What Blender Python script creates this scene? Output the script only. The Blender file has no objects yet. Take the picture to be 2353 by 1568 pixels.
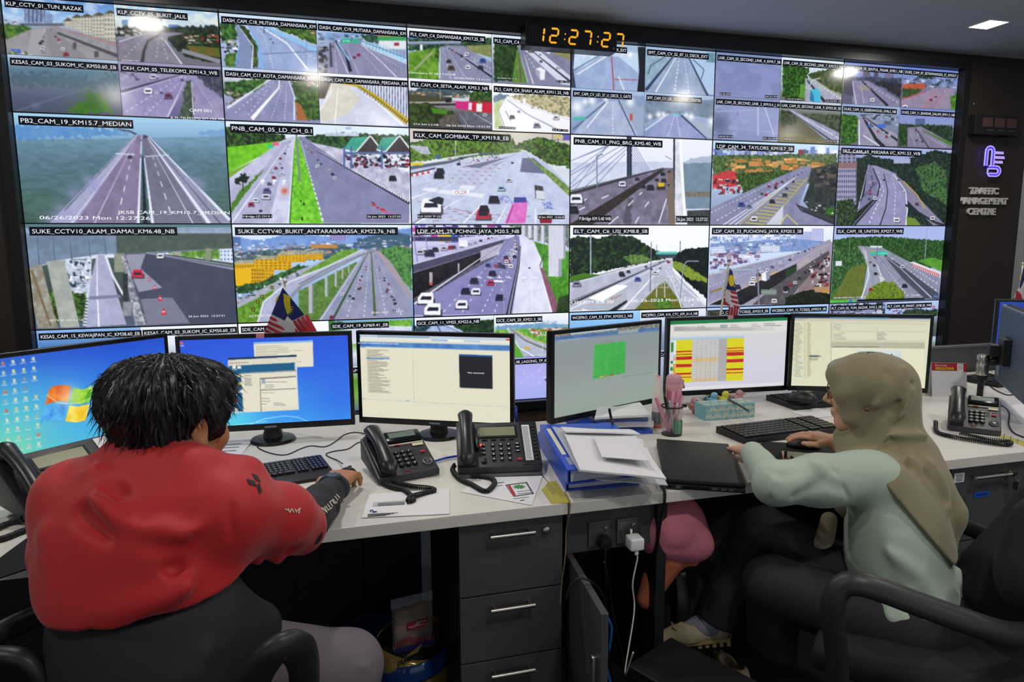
import bpy, bmesh, math, random
import numpy as np
from mathutils import Vector, Matrix

S = bpy.context.scene
COL = S.collection
rnd = random.Random(7)
PI = math.pi

# ---------------------------------------------------------------- camera
CZ = 1.44
EYE = np.array([0.0,0.0, CZ])
FPX = 1569.0
YAW, PITCH, ROLL = 0.27142,-0.14371,-0.00451
FW = np.array([math.sin(YAW)*math.cos(PITCH), math.cos(YAW)*math.cos(PITCH), math.sin(PITCH)])
_r = np.array([math.cos(YAW),-math.sin(YAW),0.0])
_u = np.cross(_r, FW)
RT = _r*math.cos(ROLL) + _u*math.sin(ROLL)
UP = -_r*math.sin(ROLL) + _u*math.cos(ROLL)
cam = bpy.data.cameras.new('camera')
cam.lens = FPX/2353*36.0
cam.sensor_width = 36.0
cam.clip_start = 0.05
cam_o = bpy.data.objects.new('camera', cam)
COL.objects.link(cam_o)
cam_o.matrix_world = Matrix([[RT[0], UP[0],-FW[0],0],[RT[1], UP[1],-FW[1],0],[RT[2], UP[2],-FW[2], CZ],[0,0,0,1]])
S.camera = cam_o

# ---------------------------------------------------------------- world, exposure
S.view_settings.view_transform = 'Standard'
S.view_settings.look = 'None'
S.view_settings.gamma = 1.0
S.view_settings.use_curve_mapping = False
S.view_settings.exposure = 0.0
S.cycles.use_denoising = True
S.cycles.max_bounces = 6
S.cycles.diffuse_bounces = 3
S.cycles.glossy_bounces = 3
S.cycles.transmission_bounces = 4
S.cycles.transparent_max_bounces = 6
W = bpy.data.worlds.new('room_ambient')
S.world = W
W.use_nodes = True
W.node_tree.nodes['Background'].inputs['Color'].default_value = (0.90,0.95,1.0,1)
W.node_tree.nodes['Background'].inputs['Strength'].default_value = 0.46

CEIL = 2.812
WALL_Y = 4.2538
# ceiling downlights (x, y): each gets a fitting further down and its lamp here
DOWNLIGHTS = [(-0.97,3.57),(4.19,3.63),(0.02,2.42),(3.40,2.42),(0.81,0.25),(2.93,-1.75),(5.78,0.85),(7.25,-0.36),(-1.75,1.2),(2.3,0.6)]  # last two are added lamps, not read from any glare on the displays
LAMP_W = 14.0
for _i,(_x, _y) in enumerate(DOWNLIGHTS):
    ld = bpy.data.lights.new('downlight_lamp','AREA')
    ld.shape = 'SQUARE'
    ld.size = 0.13
    ld.energy = LAMP_W
    ld.color = (1.0,0.955,0.88)
    lo = bpy.data.objects.new('downlight_lamp', ld)
    lo.location = (_x, _y, CEIL - 0.012)
    COL.objects.link(lo)

# ---------------------------------------------------------------- photo pixel -> place
def ray(x, y):
    return FW + (x-1176.5)/FPX*RT - (y-784.0)/FPX*UP
def at_z(x, y, z):
    d = ray(x, y); return EYE + d*((z-CZ)/d[2])
def at_y(x, y, Y):
    d = ray(x, y); return EYE + d*(Y/d[1])
def at_d(x, y, t):
    return EYE + ray(x, y)*t

# ---------------------------------------------------------------- helpers
def lin(c):
    c = np.asarray(c, float)
    return np.where(c <= 0.04045, c/12.92,((c+0.055)/1.055)**2.4)
def hx(s):
    s = s.lstrip('#')
    if len(s) == 3: s = ''.join(a+a for a in s)
    return np.array([int(s[i:i+2],16)/255 for i in (0,2,4)])

MATS = {}
def mat(name, col, rough=0.6, metal=0.0, spec=0.5, noise=0.0, nscale=40.0, bump=0.0, bscale=200.0, coat=0.0, trans=0.0, emit=None, estr=1.0, sheen=0.0, wave=None, alpha=1.0, ior=1.45, sub=0.0):
    if name in MATS: return MATS[name]
    m = bpy.data.materials.new(name); m.use_nodes = True
    nt = m.node_tree; b = nt.nodes['Principled BSDF']; L = nt.links
    c = tuple(lin(hx(col) if isinstance(col, str) else col)) + (1,)
    b.inputs['Base Color'].default_value = c
    b.inputs['Roughness'].default_value = rough
    b.inputs['Metallic'].default_value = metal
    b.inputs['Specular IOR Level'].default_value = spec
    b.inputs['Coat Weight'].default_value = coat
    b.inputs['Transmission Weight'].default_value = trans
    b.inputs['IOR'].default_value = ior
    b.inputs['Sheen Weight'].default_value = sheen
    b.inputs['Alpha'].default_value = alpha
    if sub:
        b.inputs['Subsurface Weight'].default_value = sub
        b.inputs['Subsurface Scale'].default_value = 0.01
    if emit is not None:
        b.inputs['Emission Color'].default_value = tuple(lin(hx(emit))) + (1,)
        b.inputs['Emission Strength'].default_value = estr
    tc = nt.nodes.new('ShaderNodeTexCoord')
    if noise:
        n = nt.nodes.new('ShaderNodeTexNoise'); n.inputs['Scale'].default_value = nscale; n.inputs['Detail'].default_value = 5
        L.new(tc.outputs['Object'], n.inputs['Vector'])
        if wave:
            mp = nt.nodes.new('ShaderNodeMapping'); mp.inputs['Scale'].default_value = wave
            L.new(tc.outputs['Object'], mp.inputs['Vector']); L.new(mp.outputs['Vector'], n.inputs['Vector'])
        mx = nt.nodes.new('ShaderNodeMix'); mx.data_type = 'RGBA'
        mx.inputs['A'].default_value = tuple(min(1, v*(1-noise)) for v in c[:3]) + (1,)
        mx.inputs['B'].default_value = tuple(min(1, v*(1+noise)) for v in c[:3]) + (1,)
        L.new(n.outputs['Fac'], mx.inputs['Factor']); L.new(mx.outputs['Result'], b.inputs['Base Color'])
    if bump:
        n2 = nt.nodes.new('ShaderNodeTexNoise'); n2.inputs['Scale'].default_value = bscale; n2.inputs['Detail'].default_value = 3
        L.new(tc.outputs['Object'], n2.inputs['Vector'])
        bp = nt.nodes.new('ShaderNodeBump'); bp.inputs['Strength'].default_value = bump; bp.inputs['Distance'].default_value = 0.004
        L.new(n2.outputs['Fac'], bp.inputs['Height']); L.new(bp.outputs['Normal'], b.inputs['Normal'])
    MATS[name] = m
    return m

def vcol_mat(name, emit=None, rough=0.6, spec=0.5, coat=0.0):
    """colour comes from the mesh's colour attribute; emit = strength when it is a lit screen"""
    if name in MATS: return MATS[name]
    m = bpy.data.materials.new(name); m.use_nodes = True
    nt = m.node_tree; b = nt.nodes['Principled BSDF']
    a = nt.nodes.new('ShaderNodeAttribute'); a.attribute_name = 'Col'
    if emit is None:
        nt.links.new(a.outputs['Color'], b.inputs['Base Color'])
    else:
        b.inputs['Base Color'].default_value = (0.004,0.004,0.005,1)
        nt.links.new(a.outputs['Color'], b.inputs['Emission Color'])
        b.inputs['Emission Strength'].default_value = emit
        try: m.cycles.emission_sampling = 'NONE'
        except Exception: pass
    b.inputs['Roughness'].default_value = rough
    b.inputs['Specular IOR Level'].default_value = spec
    b.inputs['Coat Weight'].default_value = coat
    MATS[name] = m
    return m

def link(name, me, parent=None, m=None, smooth=None):
    o = bpy.data.objects.new(name, me)
    COL.objects.link(o)
    if parent is not None: o.parent = parent
    if m is not None:
        for q in (m if isinstance(m,(list, tuple)) else [m]): me.materials.append(q)
    if smooth is not None:
        me.polygons.foreach_set('use_smooth',[smooth]*len(me.polygons))
    return o

def tag(o, label, cat, group=None, kind=None):
    o['label'] = label; o['category'] = cat
    if group: o['group'] = group
    if kind: o['kind'] = kind
    return o

def thing(name, label, cat, loc=(0,0,0), rz=0.0, group=None):
    o = bpy.data.objects.new(name, None); COL.objects.link(o)
    o.location = tuple(loc); o.rotation_euler = (0,0, rz)
    o.empty_display_size = 0.05
    return tag(o, label, cat, group)

def struct(o):
    o['kind'] = 'structure'; return o

class MB:
    """collects shapes into ONE mesh"""
    def __init__(s): s.bm = bmesh.new()
    def box(s, c, d, rz=0.0, bev=0.0, rot=None, mi=0, seg=2):
        g = bmesh.ops.create_cube(s.bm, size=1.0)
        M = Matrix.Translation(Vector(c)) @ (rot.to_4x4() if rot is not None else Matrix.Rotation(rz,4,'Z')) @ Matrix.Diagonal((d[0], d[1], d[2],1))
        bmesh.ops.transform(s.bm, matrix=M, verts=g['verts'])
        fs = set(f for v in g['verts'] for f in v.link_faces)
        for f in fs: f.material_index = mi
        if bev > 0:
            es = list(set(e for v in g['verts'] for e in v.link_edges))
            r = bmesh.ops.bevel(s.bm, geom=es, offset=bev, segments=seg, affect='EDGES', profile=0.5)
            for f in r['faces']: f.material_index = mi
        return s
    def prism(s, pts, z0, z1, M=None, mi=0, bev=0.0):
        """polygon (x, y) list extruded z0..z1"""
        M = M or Matrix.Identity(4)
        a = [s.bm.verts.new(M @ Vector((p[0], p[1], z0))) for p in pts]
        b = [s.bm.verts.new(M @ Vector((p[0], p[1], z1))) for p in pts]
        n = len(pts); fs = []
        fs.append(s.bm.faces.new(b)); fs.append(s.bm.faces.new(a[::-1]))
        for i in range(n): fs.append(s.bm.faces.new((a[i], a[(i+1) % n], b[(i+1) % n], b[i])))
        for f in fs: f.material_index = mi
        if bev > 0:
            es = list(fs[0].edges) + list(fs[1].edges)
            r = bmesh.ops.bevel(s.bm, geom=es, offset=bev, segments=2, affect='EDGES', profile=0.5)
            for f in r['faces']: f.material_index = mi
        return s
    def lathe(s, prof, c=(0,0,0), n=24, M=None, mi=0, cap=True):
        """profile of (radius, z)"""
        M = M or Matrix.Identity(4); C = Vector(c); rings = []
        for r, z in prof:
            rings.append([s.bm.verts.new(M @ (C + Vector((r*math.cos(2*PI*i/n), r*math.sin(2*PI*i/n), z)))) for i in range(n)])
        for a, b in zip(rings, rings[1:]):
            for i in range(n):
                f = s.bm.faces.new((a[i], a[(i+1) % n], b[(i+1) % n], b[i])); f.material_index = mi
        if cap:
            if prof[0][0] > 1e-5: s.bm.faces.new(rings[0][::-1]).material_index = mi
            if prof[-1][0] > 1e-5: s.bm.faces.new(rings[-1]).material_index = mi
        return s
    def tube(s, pts, r, n=8, mi=0, closed=False, flat=None):
        """round bar along a polyline; r a number or one per point; flat=(a, b) an elliptic section a (side) x b (up)"""
        P = [Vector(p) for p in pts]; k = len(P); rings = []
        rr = r if isinstance(r,(list, tuple, np.ndarray)) else [r]*k
        up = Vector((0,0,1)); prev = None
        for i in range(k):
            if closed: t = (P[(i+1) % k] - P[i-1])
            else: t = P[min(i+1, k-1)] - P[max(i-1,0)]
            if t.length < 1e-9: t = Vector((0,0,1))
            t.normalize()
            if prev is None:
                a = up.cross(t)
                if a.length < 0.05: a = Vector((1,0,0)).cross(t)
                a.normalize()
            else:
                a = prev - t*prev.dot(t)
                if a.length < 1e-6: a = up.cross(t)
                a.normalize()
            prev = a; b = t.cross(a)
            fa, fb = flat if flat else (1,1)
            rings.append([s.bm.verts.new(P[i] + a*(rr[i]*fa*math.cos(2*PI*j/n)) + b*(rr[i]*fb*math.sin(2*PI*j/n))) for j in range(n)])
        for i in range(k if closed else k-1):
            a, b = rings[i], rings[(i+1) % k]
            for j in range(n): s.bm.faces.new((a[j], a[(j+1) % n], b[(j+1) % n], b[j])).material_index = mi
        if not closed:
            s.bm.faces.new(rings[0][::-1]).material_index = mi; s.bm.faces.new(rings[-1]).material_index = mi
        return s
    def quad(s, ps, mi=0):
        f = s.bm.faces.new([s.bm.verts.new(Vector(p)) for p in ps]); f.material_index = mi; return s
    def ball(s, c, r, sc=(1,1,1), mi=0, n=16, rot=None):
        g = bmesh.ops.create_uvsphere(s.bm, u_segments=n, v_segments=max(6, n*2//3), radius=1.0)
        M = Matrix.Translation(Vector(c)) @ (rot.to_4x4() if rot is not None else Matrix.Identity(4)) @ Matrix.Diagonal((r*sc[0], r*sc[1], r*sc[2],1))
        bmesh.ops.transform(s.bm, matrix=M, verts=g['verts'])
        for f in set(f for v in g['verts'] for f in v.link_faces): f.material_index = mi
        return s
    def sheet(s, grid, mi=0, thick=0.0):
        """rows of points -> surface"""
        V = [[s.bm.verts.new(Vector(p)) for p in row] for row in grid]
        for a, b in zip(V, V[1:]):
            for i in range(len(a)-1): s.bm.faces.new((a[i], a[i+1], b[i+1], b[i])).material_index = mi
        return s
    def xf(s, M):
        bmesh.ops.transform(s.bm, matrix=M, verts=s.bm.verts[:]); return s
    def build(s, name, m, parent=None, smooth=False, angle=None):
        me = bpy.data.meshes.new(name)
        bmesh.ops.recalc_face_normals(s.bm, faces=s.bm.faces[:])
        s.bm.to_mesh(me); s.bm.free()
        o = link(name, me, parent, m, smooth)
        if angle is not None: me.set_sharp_from_angle(angle=math.radians(angle))
        return o

def bez(pts, n=24):
    """smooth curve through points (Catmull-Rom)"""
    P = [np.array(p, float) for p in pts]
    P = [2*P[0]-P[1]] + P + [2*P[-1]-P[-2]]
    out = []
    m = len(P)-3
    per = max(2, n//m)
    for i in range(m):
        a, b, c, d = P[i:i+4]
        for k in range(per):
            t = k/per
            out.append(0.5*((2*b)+(c-a)*t+(2*a-5*b+4*c-d)*t*t+(3*b-a-3*c+d)*t**3))
    out.append(P[-2])
    return out

_tc = {}
def text_polys(s, bold=0.0):
    """a text as (verts Nx2, faces), left end at x=0, baseline y=0, cap height 1"""
    k = (s, bold)
    if k in _tc: return _tc[k]
    cu = bpy.data.curves.new('t','FONT'); cu.body = s; cu.size = 1.0; cu.resolution_u = 3; cu.offset = bold
    o = bpy.data.objects.new('t', cu); COL.objects.link(o)
    dg = bpy.context.evaluated_depsgraph_get(); dg.update()
    me = bpy.data.meshes.new_from_object(o.evaluated_get(dg))
    v = np.array([x.co[:2] for x in me.vertices]).reshape(-1,2)/0.72
    f = [tuple(p.vertices) for p in me.polygons]
    bpy.data.meshes.remove(me); bpy.data.objects.remove(o); bpy.data.curves.remove(cu)
    if len(v): v[:,0] -= v[:,0].min()
    _tc[k] = (v, f)
    return _tc[k]

def text_obj(name, s, origin, ex, ey, h, m, parent=None, width=None, depth=0.0, align='l', bold=0.0):
    """flat (or raised) lettering on a surface: origin = baseline start, ex / ey unit directions, h = cap height"""
    v, f = text_polys(s, bold)
    ex, ey, og = np.array(ex, float), np.array(ey, float), np.array(origin, float)
    w = v[:,0].max()*h; sx = (width/w if width else 1.0)
    if align == 'c': og = og - ex*(w*sx/2)
    P = og + np.outer(v[:,0]*h*sx, ex) + np.outer(v[:,1]*h, ey)
    me = bpy.data.meshes.new(name)
    if depth:
        n = np.cross(ex, ey); N = len(P)
        P2 = P + n*depth
        faces = [tuple(i+N for i in q) for q in f]
        ec = {}
        for q in f:
            for a, b in zip(q, q[1:]+q[:1]): ec[(a, b)] = 1
        for (a, b) in ec:
            if (b, a) not in ec: faces.append((a, b, b+N, a+N))
        me.from_pydata([tuple(p) for p in np.vstack([P, P2])],[], faces)
    else:
        me.from_pydata([tuple(p) for p in P],[], f)
    me.update()
    return link(name, me, parent, m, False)
# ================================================================ the room
M_ceil = mat('ceiling_paint','#c9ced6',0.75, noise=0.03, nscale=3)
M_wood = mat('dark_wood_veneer','#2b2522',0.45, noise=0.30, nscale=1.0, wave=(60,60,1.5), bump=0.05, bscale=60)
M_wood2 = mat('brown_wood_veneer','#4a3a30',0.45, noise=0.30, nscale=1.0, wave=(2,60,60))
M_grey = mat('light_grey_wall_paint','#9a9da2',0.8, noise=0.03, nscale=4)
M_frame = mat('black_metal_frame','#16171a',0.35, spec=0.4)
M_carpet = mat('dark_blue_carpet','#1b2026',0.95, noise=0.5, nscale=250, bump=0.3, bscale=400)
M_trim = mat('pale_metal_trim','#6d6a66',0.35, metal=0.6)

struct(MB().box((2.5,1.2,-0.03),(11,9.2,0.06)).build('floor', M_carpet))
# ceiling slab with openings is not seen from below, so one slab carries the recessed fittings
struct(MB().box((2.5,1.0, CEIL+0.05),(11,8.8,0.1)).build('ceiling', M_ceil))
GX0 = 1.578-3*1.03; GX1 = 1.578+3*1.03
PW, PH = 1.03,1.03/1.796
GZ = CZ + 0.11076            # middle line of the display grid
GT = GZ + 2*PH; GB = GZ - 2*PH
wy = WALL_Y - 0.02
struct(MB().box((-2.3, wy+0.06, CEIL/2),(1.47,0.12, CEIL),0).build('wall_left_of_displays', M_wood))
struct(MB().box((GX1+0.055+0.325, wy+0.06, CEIL/2),(0.65,0.12, CEIL)).build('wall_right_of_displays', M_wood))
struct(MB().box((1.578, wy+0.06,(CEIL+GT+0.055)/2),(6*PW+0.11,0.12, CEIL-GT-0.055)).build('wall_above_displays', M_wood))
struct(MB().box((1.578, wy+0.06,(GB-0.055)/2),(6*PW+0.11,0.12, GB-0.055)).build('wall_below_displays', M_wood2))
fr = MB()
for x0, x1, z0, z1 in ((GX0-0.055, GX0, GB-0.055, GT+0.055),(GX1, GX1+0.055, GB-0.055, GT+0.055),(GX0, GX1, GT, GT+0.055),(GX0, GX1, GB-0.055, GB)):
    fr.box(((x0+x1)/2, wy-0.005,(z0+z1)/2),(x1-x0,0.07, z1-z0), bev=0.003)
struct(fr.build('trim_1', M_frame))
tr = MB()
for x in (GX0-0.058, GX1+0.058): tr.box((x, wy-0.004,(GB+GT)/2),(0.006,0.012, GT-GB+0.11))
tr.box((1.578, wy-0.004, GT+0.058),(6*PW+0.12,0.012,0.005))
struct(tr.build('trim_2', M_trim))
struct(MB().box((1.578, WALL_Y+0.15, CEIL/2),(8,0.1, CEIL)).build('wall_back', M_frame))
RX = GX1+0.055+0.65
struct(MB().box((RX+0.6, wy-0.005, CEIL/2),(1.2,0.1, CEIL)).build('wall_right', M_grey))
struct(MB().box((7.95,1.2, CEIL/2),(0.1,6.2, CEIL)).build('wall_far_right', M_grey))
struct(MB().box((-2.95,1.2, CEIL/2),(0.1,6.2, CEIL)).build('wall_left', M_grey))
M_bright = mat('warm_white_diffuser','#ffffff',0.4, emit='#fff3e0', estr=9.0)
M_white = mat('white_plastic','#e4e3e0',0.4)
M_bright.cycles.emission_sampling = 'NONE'
DL_LAB = ['square ceiling downlight reflected in the displays above the left of the video wall','square ceiling downlight seen lit near the right end of the ceiling']
for i,(x, y) in enumerate(DOWNLIGHTS):
    t = thing('ceiling_downlight', DL_LAB[i] if i < 2 else 'square recessed ceiling downlight out of view, placed from a glare on the displays or added','ceiling light',(x, y, CEIL),0,'ceiling downlights')
    f = MB()
    for sx, sy, dx, dy in ((0.083,0,0.014,0.18),(-0.083,0,0.014,0.18),(0,0.083,0.152,0.014),(0,-0.083,0.152,0.014)):
        f.box((sx, sy,-0.003),(dx, dy,0.006))
    f.build('trim_ring', M_white, t)
    MB().box((0,0,-0.002),(0.15,0.15,0.004)).build('diffuser', M_bright, t)
# ================================================================ painter for lit screens: colours computed on a fine grid of mesh points
class Paint:
    def __init__(s, to_uv, w, h, seed=1):
        s.to_uv = to_uv; s.w, s.h = w, h; s.W, s.H = w*2, h*2
        s.img = np.zeros((s.H, s.W,3)); s.rng = np.random.RandomState(seed)
        s.c = (0,0,1.0); s.texts = []
        s.N1 = s.vn(7,7); s.N2 = s.vn(7,7)
        yy, xx = np.mgrid[0:s.H,0:s.W]; s.X = xx+0.5; s.Y = yy+0.5
        a = to_uv(np.array([[s.c[0], s.c[1]]])) if False else None
    def crop(s, ox, oy, sc): s.c = (ox, oy, sc); return s
    def px(s, pts):
        p = np.array(pts, float).reshape(-1,2)/s.c[2]+np.array(s.c[:2])
        return s.to_uv(p)*np.array([s.W, s.H])
    def vn(s, sx, sy):
        g = s.rng.rand(int(s.H/sy)+3, int(s.W/sx)+3)
        y = np.arange(s.H)/sy; x = np.arange(s.W)/sx
        iy = y.astype(int); ix = x.astype(int); fy = (y-iy)[:, None]; fx = (x-ix)[None]
        fy = fy*fy*(3-2*fy); fx = fx*fx*(3-2*fx)
        A = g[iy][:, ix]; B = g[iy][:, ix+1]; C_ = g[iy+1][:, ix]; D = g[iy+1][:, ix+1]
        return (A*(1-fx)+B*fx)*(1-fy)+(C_*(1-fx)+D*fx)*fy
    def fbm(s, sc, ay=1.0):
        return 0.5*s.vn(sc, sc*ay)+0.3*s.vn(max(1.2, sc/2.3), max(1.2, sc*ay/2.3))+0.2*s.vn(max(1.1, sc/5), max(1.1, sc*ay/5))
    def mask(s, P, warp=0.0):
        x0, y0 = np.floor(P.min(0)-warp-1).astype(int); x1, y1 = np.ceil(P.max(0)+warp+1).astype(int)
        x0, y0 = max(0, x0), max(0, y0); x1, y1 = min(s.W, x1), min(s.H, y1)
        if x1 <= x0 or y1 <= y0: return None, None
        sl = (slice(y0, y1), slice(x0, x1))
        X = s.X[sl]; Y = s.Y[sl]
        if warp: X = X+(s.N1[sl]-0.5)*2*warp; Y = Y+(s.N2[sl]-0.5)*2*warp
        m = np.zeros(X.shape, bool); n = len(P)
        for i in range(n):
            ax, ay = P[i]; bx, by = P[(i+1) % n]
            if ay == by: continue
            m ^= ((ay > Y) != (by > Y)) & (X < (bx-ax)*(Y-ay)/(by-ay)+ax)
        return sl, m
    def put(s, sl, m, col, a=1.0):
        r = s.img[sl]
        r[m] = r[m]*(1-a)+(col[m] if isinstance(col, np.ndarray) and col.ndim == 3 else col)*a
    def poly(s, pts, c, c2=None, sc=8.0, amp=0.0, warp=0.0, a=1.0, ay=1.0, hard=2.2, bias=0.0):
        sl, m = s.mask(s.px(pts), warp)
        if sl is None: return s
        col = hx(c)
        if c2 is not None or amp:
            n = s.fbm(sc, ay)[sl]
            if c2 is not None:
                t = np.clip((n-0.5+bias)*hard+0.5,0,1)[..., None]
                col = col*(1-t)+hx(c2)*t
            else: col = col*(1+amp*(n[..., None]-0.5)*2)
        s.put(sl, m, col, a); return s
    def rect(s, x0, y0, x1, y1, c, **k): return s.poly([(x0, y0),(x1, y0),(x1, y1),(x0, y1)], c, **k)
    def bg(s, *cs):
        """top-to-bottom blend of colours over the whole picture"""
        t = (s.Y/s.H)*(len(cs)-1); i = np.clip(t.astype(int),0, max(0, len(cs)-2)); f = (t-i)[..., None]
        A = np.array([hx(c) for c in cs])
        s.img[:] = A[0] if len(cs) == 1 else A[i]*(1-f)+A[i+1]*f
        return s
    def cloud(s, c, sc=40, lo=0.5, a=0.8, y1=0.5):
        n = s.fbm(sc,0.5); t = np.clip((n-lo)*5,0,1)*a*np.clip((y1*s.H-s.Y)/(0.15*s.H),0,1)
        s.img[:] = s.img*(1-t[..., None])+hx(c)*t[..., None]; return s
    def trees(s, pts, d='#1c2a22', l='#4f7a34', sc=7, warp=4.0, bias=-0.05, hard=2.6): return s.poly(pts, d, l, sc=sc, warp=warp, hard=hard, bias=bias)
    def town(s, pts, cs, n=120, w=8, h=5, warp=2.0):
        sl, m = s.mask(s.px(pts), warp)
        if sl is None: return s
        P = s.px(pts); lo, hi = P.min(0), P.max(0); k = s.c[2]; f = (s.px([(10*k,0)])-s.px([(0,0)]))[0,0]/10
        sub = s.img[sl]; y0, x0 = sl[0].start, sl[1].start
        cols = [hx(c) for c in cs]
        for _ in range(n):
            x, y = s.rng.uniform(lo[0], hi[0]), s.rng.uniform(lo[1], hi[1])
            ww, hh = w*f/k*s.rng.uniform(.4,1.3), h*f/k*s.rng.uniform(.4,1.3)
            q = (slice(max(0, int(y-y0-hh)), max(0, int(y-y0+hh))), slice(max(0, int(x-x0-ww)), max(0, int(x-x0+ww))))
            mm = m[q]; b = sub[q]; b[mm] = cols[s.rng.randint(len(cols))]*s.rng.uniform(.8,1.1)
        return s
    def line(s, pts, c, w, w2=None, dash=None, a=1.0, pw=1.0):
        """stroke; w..w2 widths in crop pixels; dash=(count, duty); pw>1 bunches the dashes at the start"""
        P = np.array(pts, float); w2 = w if w2 is None else w2
        seg = np.r_[0, np.cumsum(np.hypot(*np.diff(P, axis=0).T))]; Lt = seg[-1]
        def at(t):
            d = t*Lt; i = min(max(np.searchsorted(seg, d)-1,0), len(P)-2)
            f = (d-seg[i])/max(1e-6, seg[i+1]-seg[i]); return P[i]*(1-f)+P[i+1]*f
        runs = [(k/dash[0],(k+dash[1])/dash[0]) for k in range(dash[0])] if dash else [(i/24,(i+1)/24) for i in range(24)] if len(P) > 2 else [(0,1)]
        for t0, t1 in runs:
            t0, t1 = t0**pw, min(1, t1**pw); A, B = at(t0), at(t1); d = B-A; L = np.hypot(*d)
            if L < 1e-6: continue
            n = np.array([-d[1], d[0]])/L; a0, a1 = (w+(w2-w)*t0)/2,(w+(w2-w)*t1)/2
            e = d/L*(0.3 if not dash else 0)
            s.poly([A-e+n*a0, B+e+n*a1, B+e-n*a1, A-e-n*a0], c, a=a)
        return s
    def road(s, pts, c='#8f8fae', amp=0.06, sc=14): return s.poly(pts, c, sc=sc, amp=amp, ay=0.5)
    def car(s, x, y, w, c='#e8e8f4', dx=0.0):
        """seen from a high camera; dx leans the roof"""
        h = w*0.75
        s.poly([(x-w*.56, y+h*.5),(x+w*.62, y+h*.5),(x+w*.6, y-h*.1),(x-w*.5, y-h*.1)],'#23222e', a=.75)
        s.poly([(x-w*.5, y+h*.35),(x+w*.5, y+h*.35),(x+w*.5, y-h*.15),(x+w*.38+dx*w, y-h*.6),(x-w*.38+dx*w, y-h*.6),(x-w*.5, y-h*.15)], c)
        s.poly([(x-w*.36, y+h*.02),(x+w*.36, y+h*.02),(x+w*.3+dx*w*.6, y-h*.28),(x-w*.3+dx*w*.6, y-h*.28)],'#2a2c3c')
        return s
    def cars(s, path, n, w0, w1, cs=('#e8e8f4','#30303c','#b03038','#c8c8d8','#5a6078'), pw=1.5, jit=6, dx=0.0):
        P = np.array(path, float); seg = np.r_[0, np.cumsum(np.hypot(*np.diff(P, axis=0).T))]
        for k in range(n):
            t = ((k+s.rng.uniform(.1,.9))/n)**pw; d = t*seg[-1]
            i = min(max(np.searchsorted(seg, d)-1,0), len(P)-2); f = (d-seg[i])/max(1e-6, seg[i+1]-seg[i])
            q = P[i]*(1-f)+P[i+1]*f; w = w0+(w1-w0)*t
            s.car(q[0]+s.rng.uniform(-jit, jit)*t, q[1], w, cs[s.rng.randint(len(cs))], dx)
        return s
    def bld(s, x0, y0, x1, y1, c, wc, nx, ny, duty=.5):
        s.rect(x0, y0, x1, y1, c, amp=.08)
        for j in range(ny):
            for i in range(nx):
                a, b = x0+(i+.5-duty/2)*(x1-x0)/nx, y0+(j+.5-duty/2)*(y1-y0)/ny
                s.rect(a, b, a+duty*(x1-x0)/nx, b+duty*(y1-y0)/ny, wc)
        return s
    def blob(s, x, y, r, c, a=.6):
        p = s.px([(x, y),(x+r, y)]); R = max(1, abs(p[1,0]-p[0,0]))
        t = np.exp(-((s.X-p[0,0])**2+(s.Y-p[0,1])**2)/R**2)[..., None]*a
        s.img[:] = s.img*(1-t)+hx(c)*t; return s
    def text(s, t, x0, y0, x1, y1, h, c='#f4f6ff', box=None):
        """baseline from (x0, y0) to (x1, y1), cap height h, in crop pixels"""
        k = s.c[2]; P = np.array([(x0, y0),(x1, y1),(x0, y0-h)], float)/k+np.array(s.c[:2])
        s.texts.append((t, s.to_uv(P), c, box)); return s
    def grid(s, pos):
        """pos(u, v) -> xyz : the mesh with its colours"""
        g = s.img.reshape(s.h,2, s.w,2,3).mean((1,3))
        g = np.concatenate([g, g[-1:]],0); g = np.concatenate([g, g[:,-1:]],1)
        # point colours = average of the cells around
        c = g.copy(); c[1:,1:] = (g[1:,1:]+g[:-1,1:]+g[1:, :-1]+g[:-1, :-1])/4
        c = lin(np.clip(c,0,1))
        w, h = s.w, s.h
        vv, uu = np.mgrid[0:h+1,0:w+1]
        co = pos(uu.ravel()/w, vv.ravel()/h).astype(np.float32)
        i = np.arange(h)[:, None]*(w+1)+np.arange(w)[None]
        q = np.stack([i, i+w+1, i+w+2, i+1],-1).reshape(-1,4).astype(np.int32)
        return make_mesh('camera_feed', co, q, c.reshape(-1,3))

def make_mesh(name, co, q, col=None):
    me = bpy.data.meshes.new(name)
    me.vertices.add(len(co)); me.vertices.foreach_set('co', np.asarray(co, np.float32).ravel())
    n = len(q)
    me.loops.add(n*4); me.loops.foreach_set('vertex_index', np.asarray(q, np.int32).ravel())
    me.polygons.add(n); me.polygons.foreach_set('loop_start', np.arange(0, n*4,4, dtype=np.int32))
    try: me.polygons.foreach_set('loop_total', np.full(n,4, np.int32))
    except Exception: pass
    if col is not None:
        a = me.color_attributes.new('Col','FLOAT_COLOR','POINT')
        a.data.foreach_set('color', np.concatenate([col, np.ones((len(col),1))],1).astype(np.float32).ravel())
    me.update(calc_edges=True)
    return me

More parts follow.
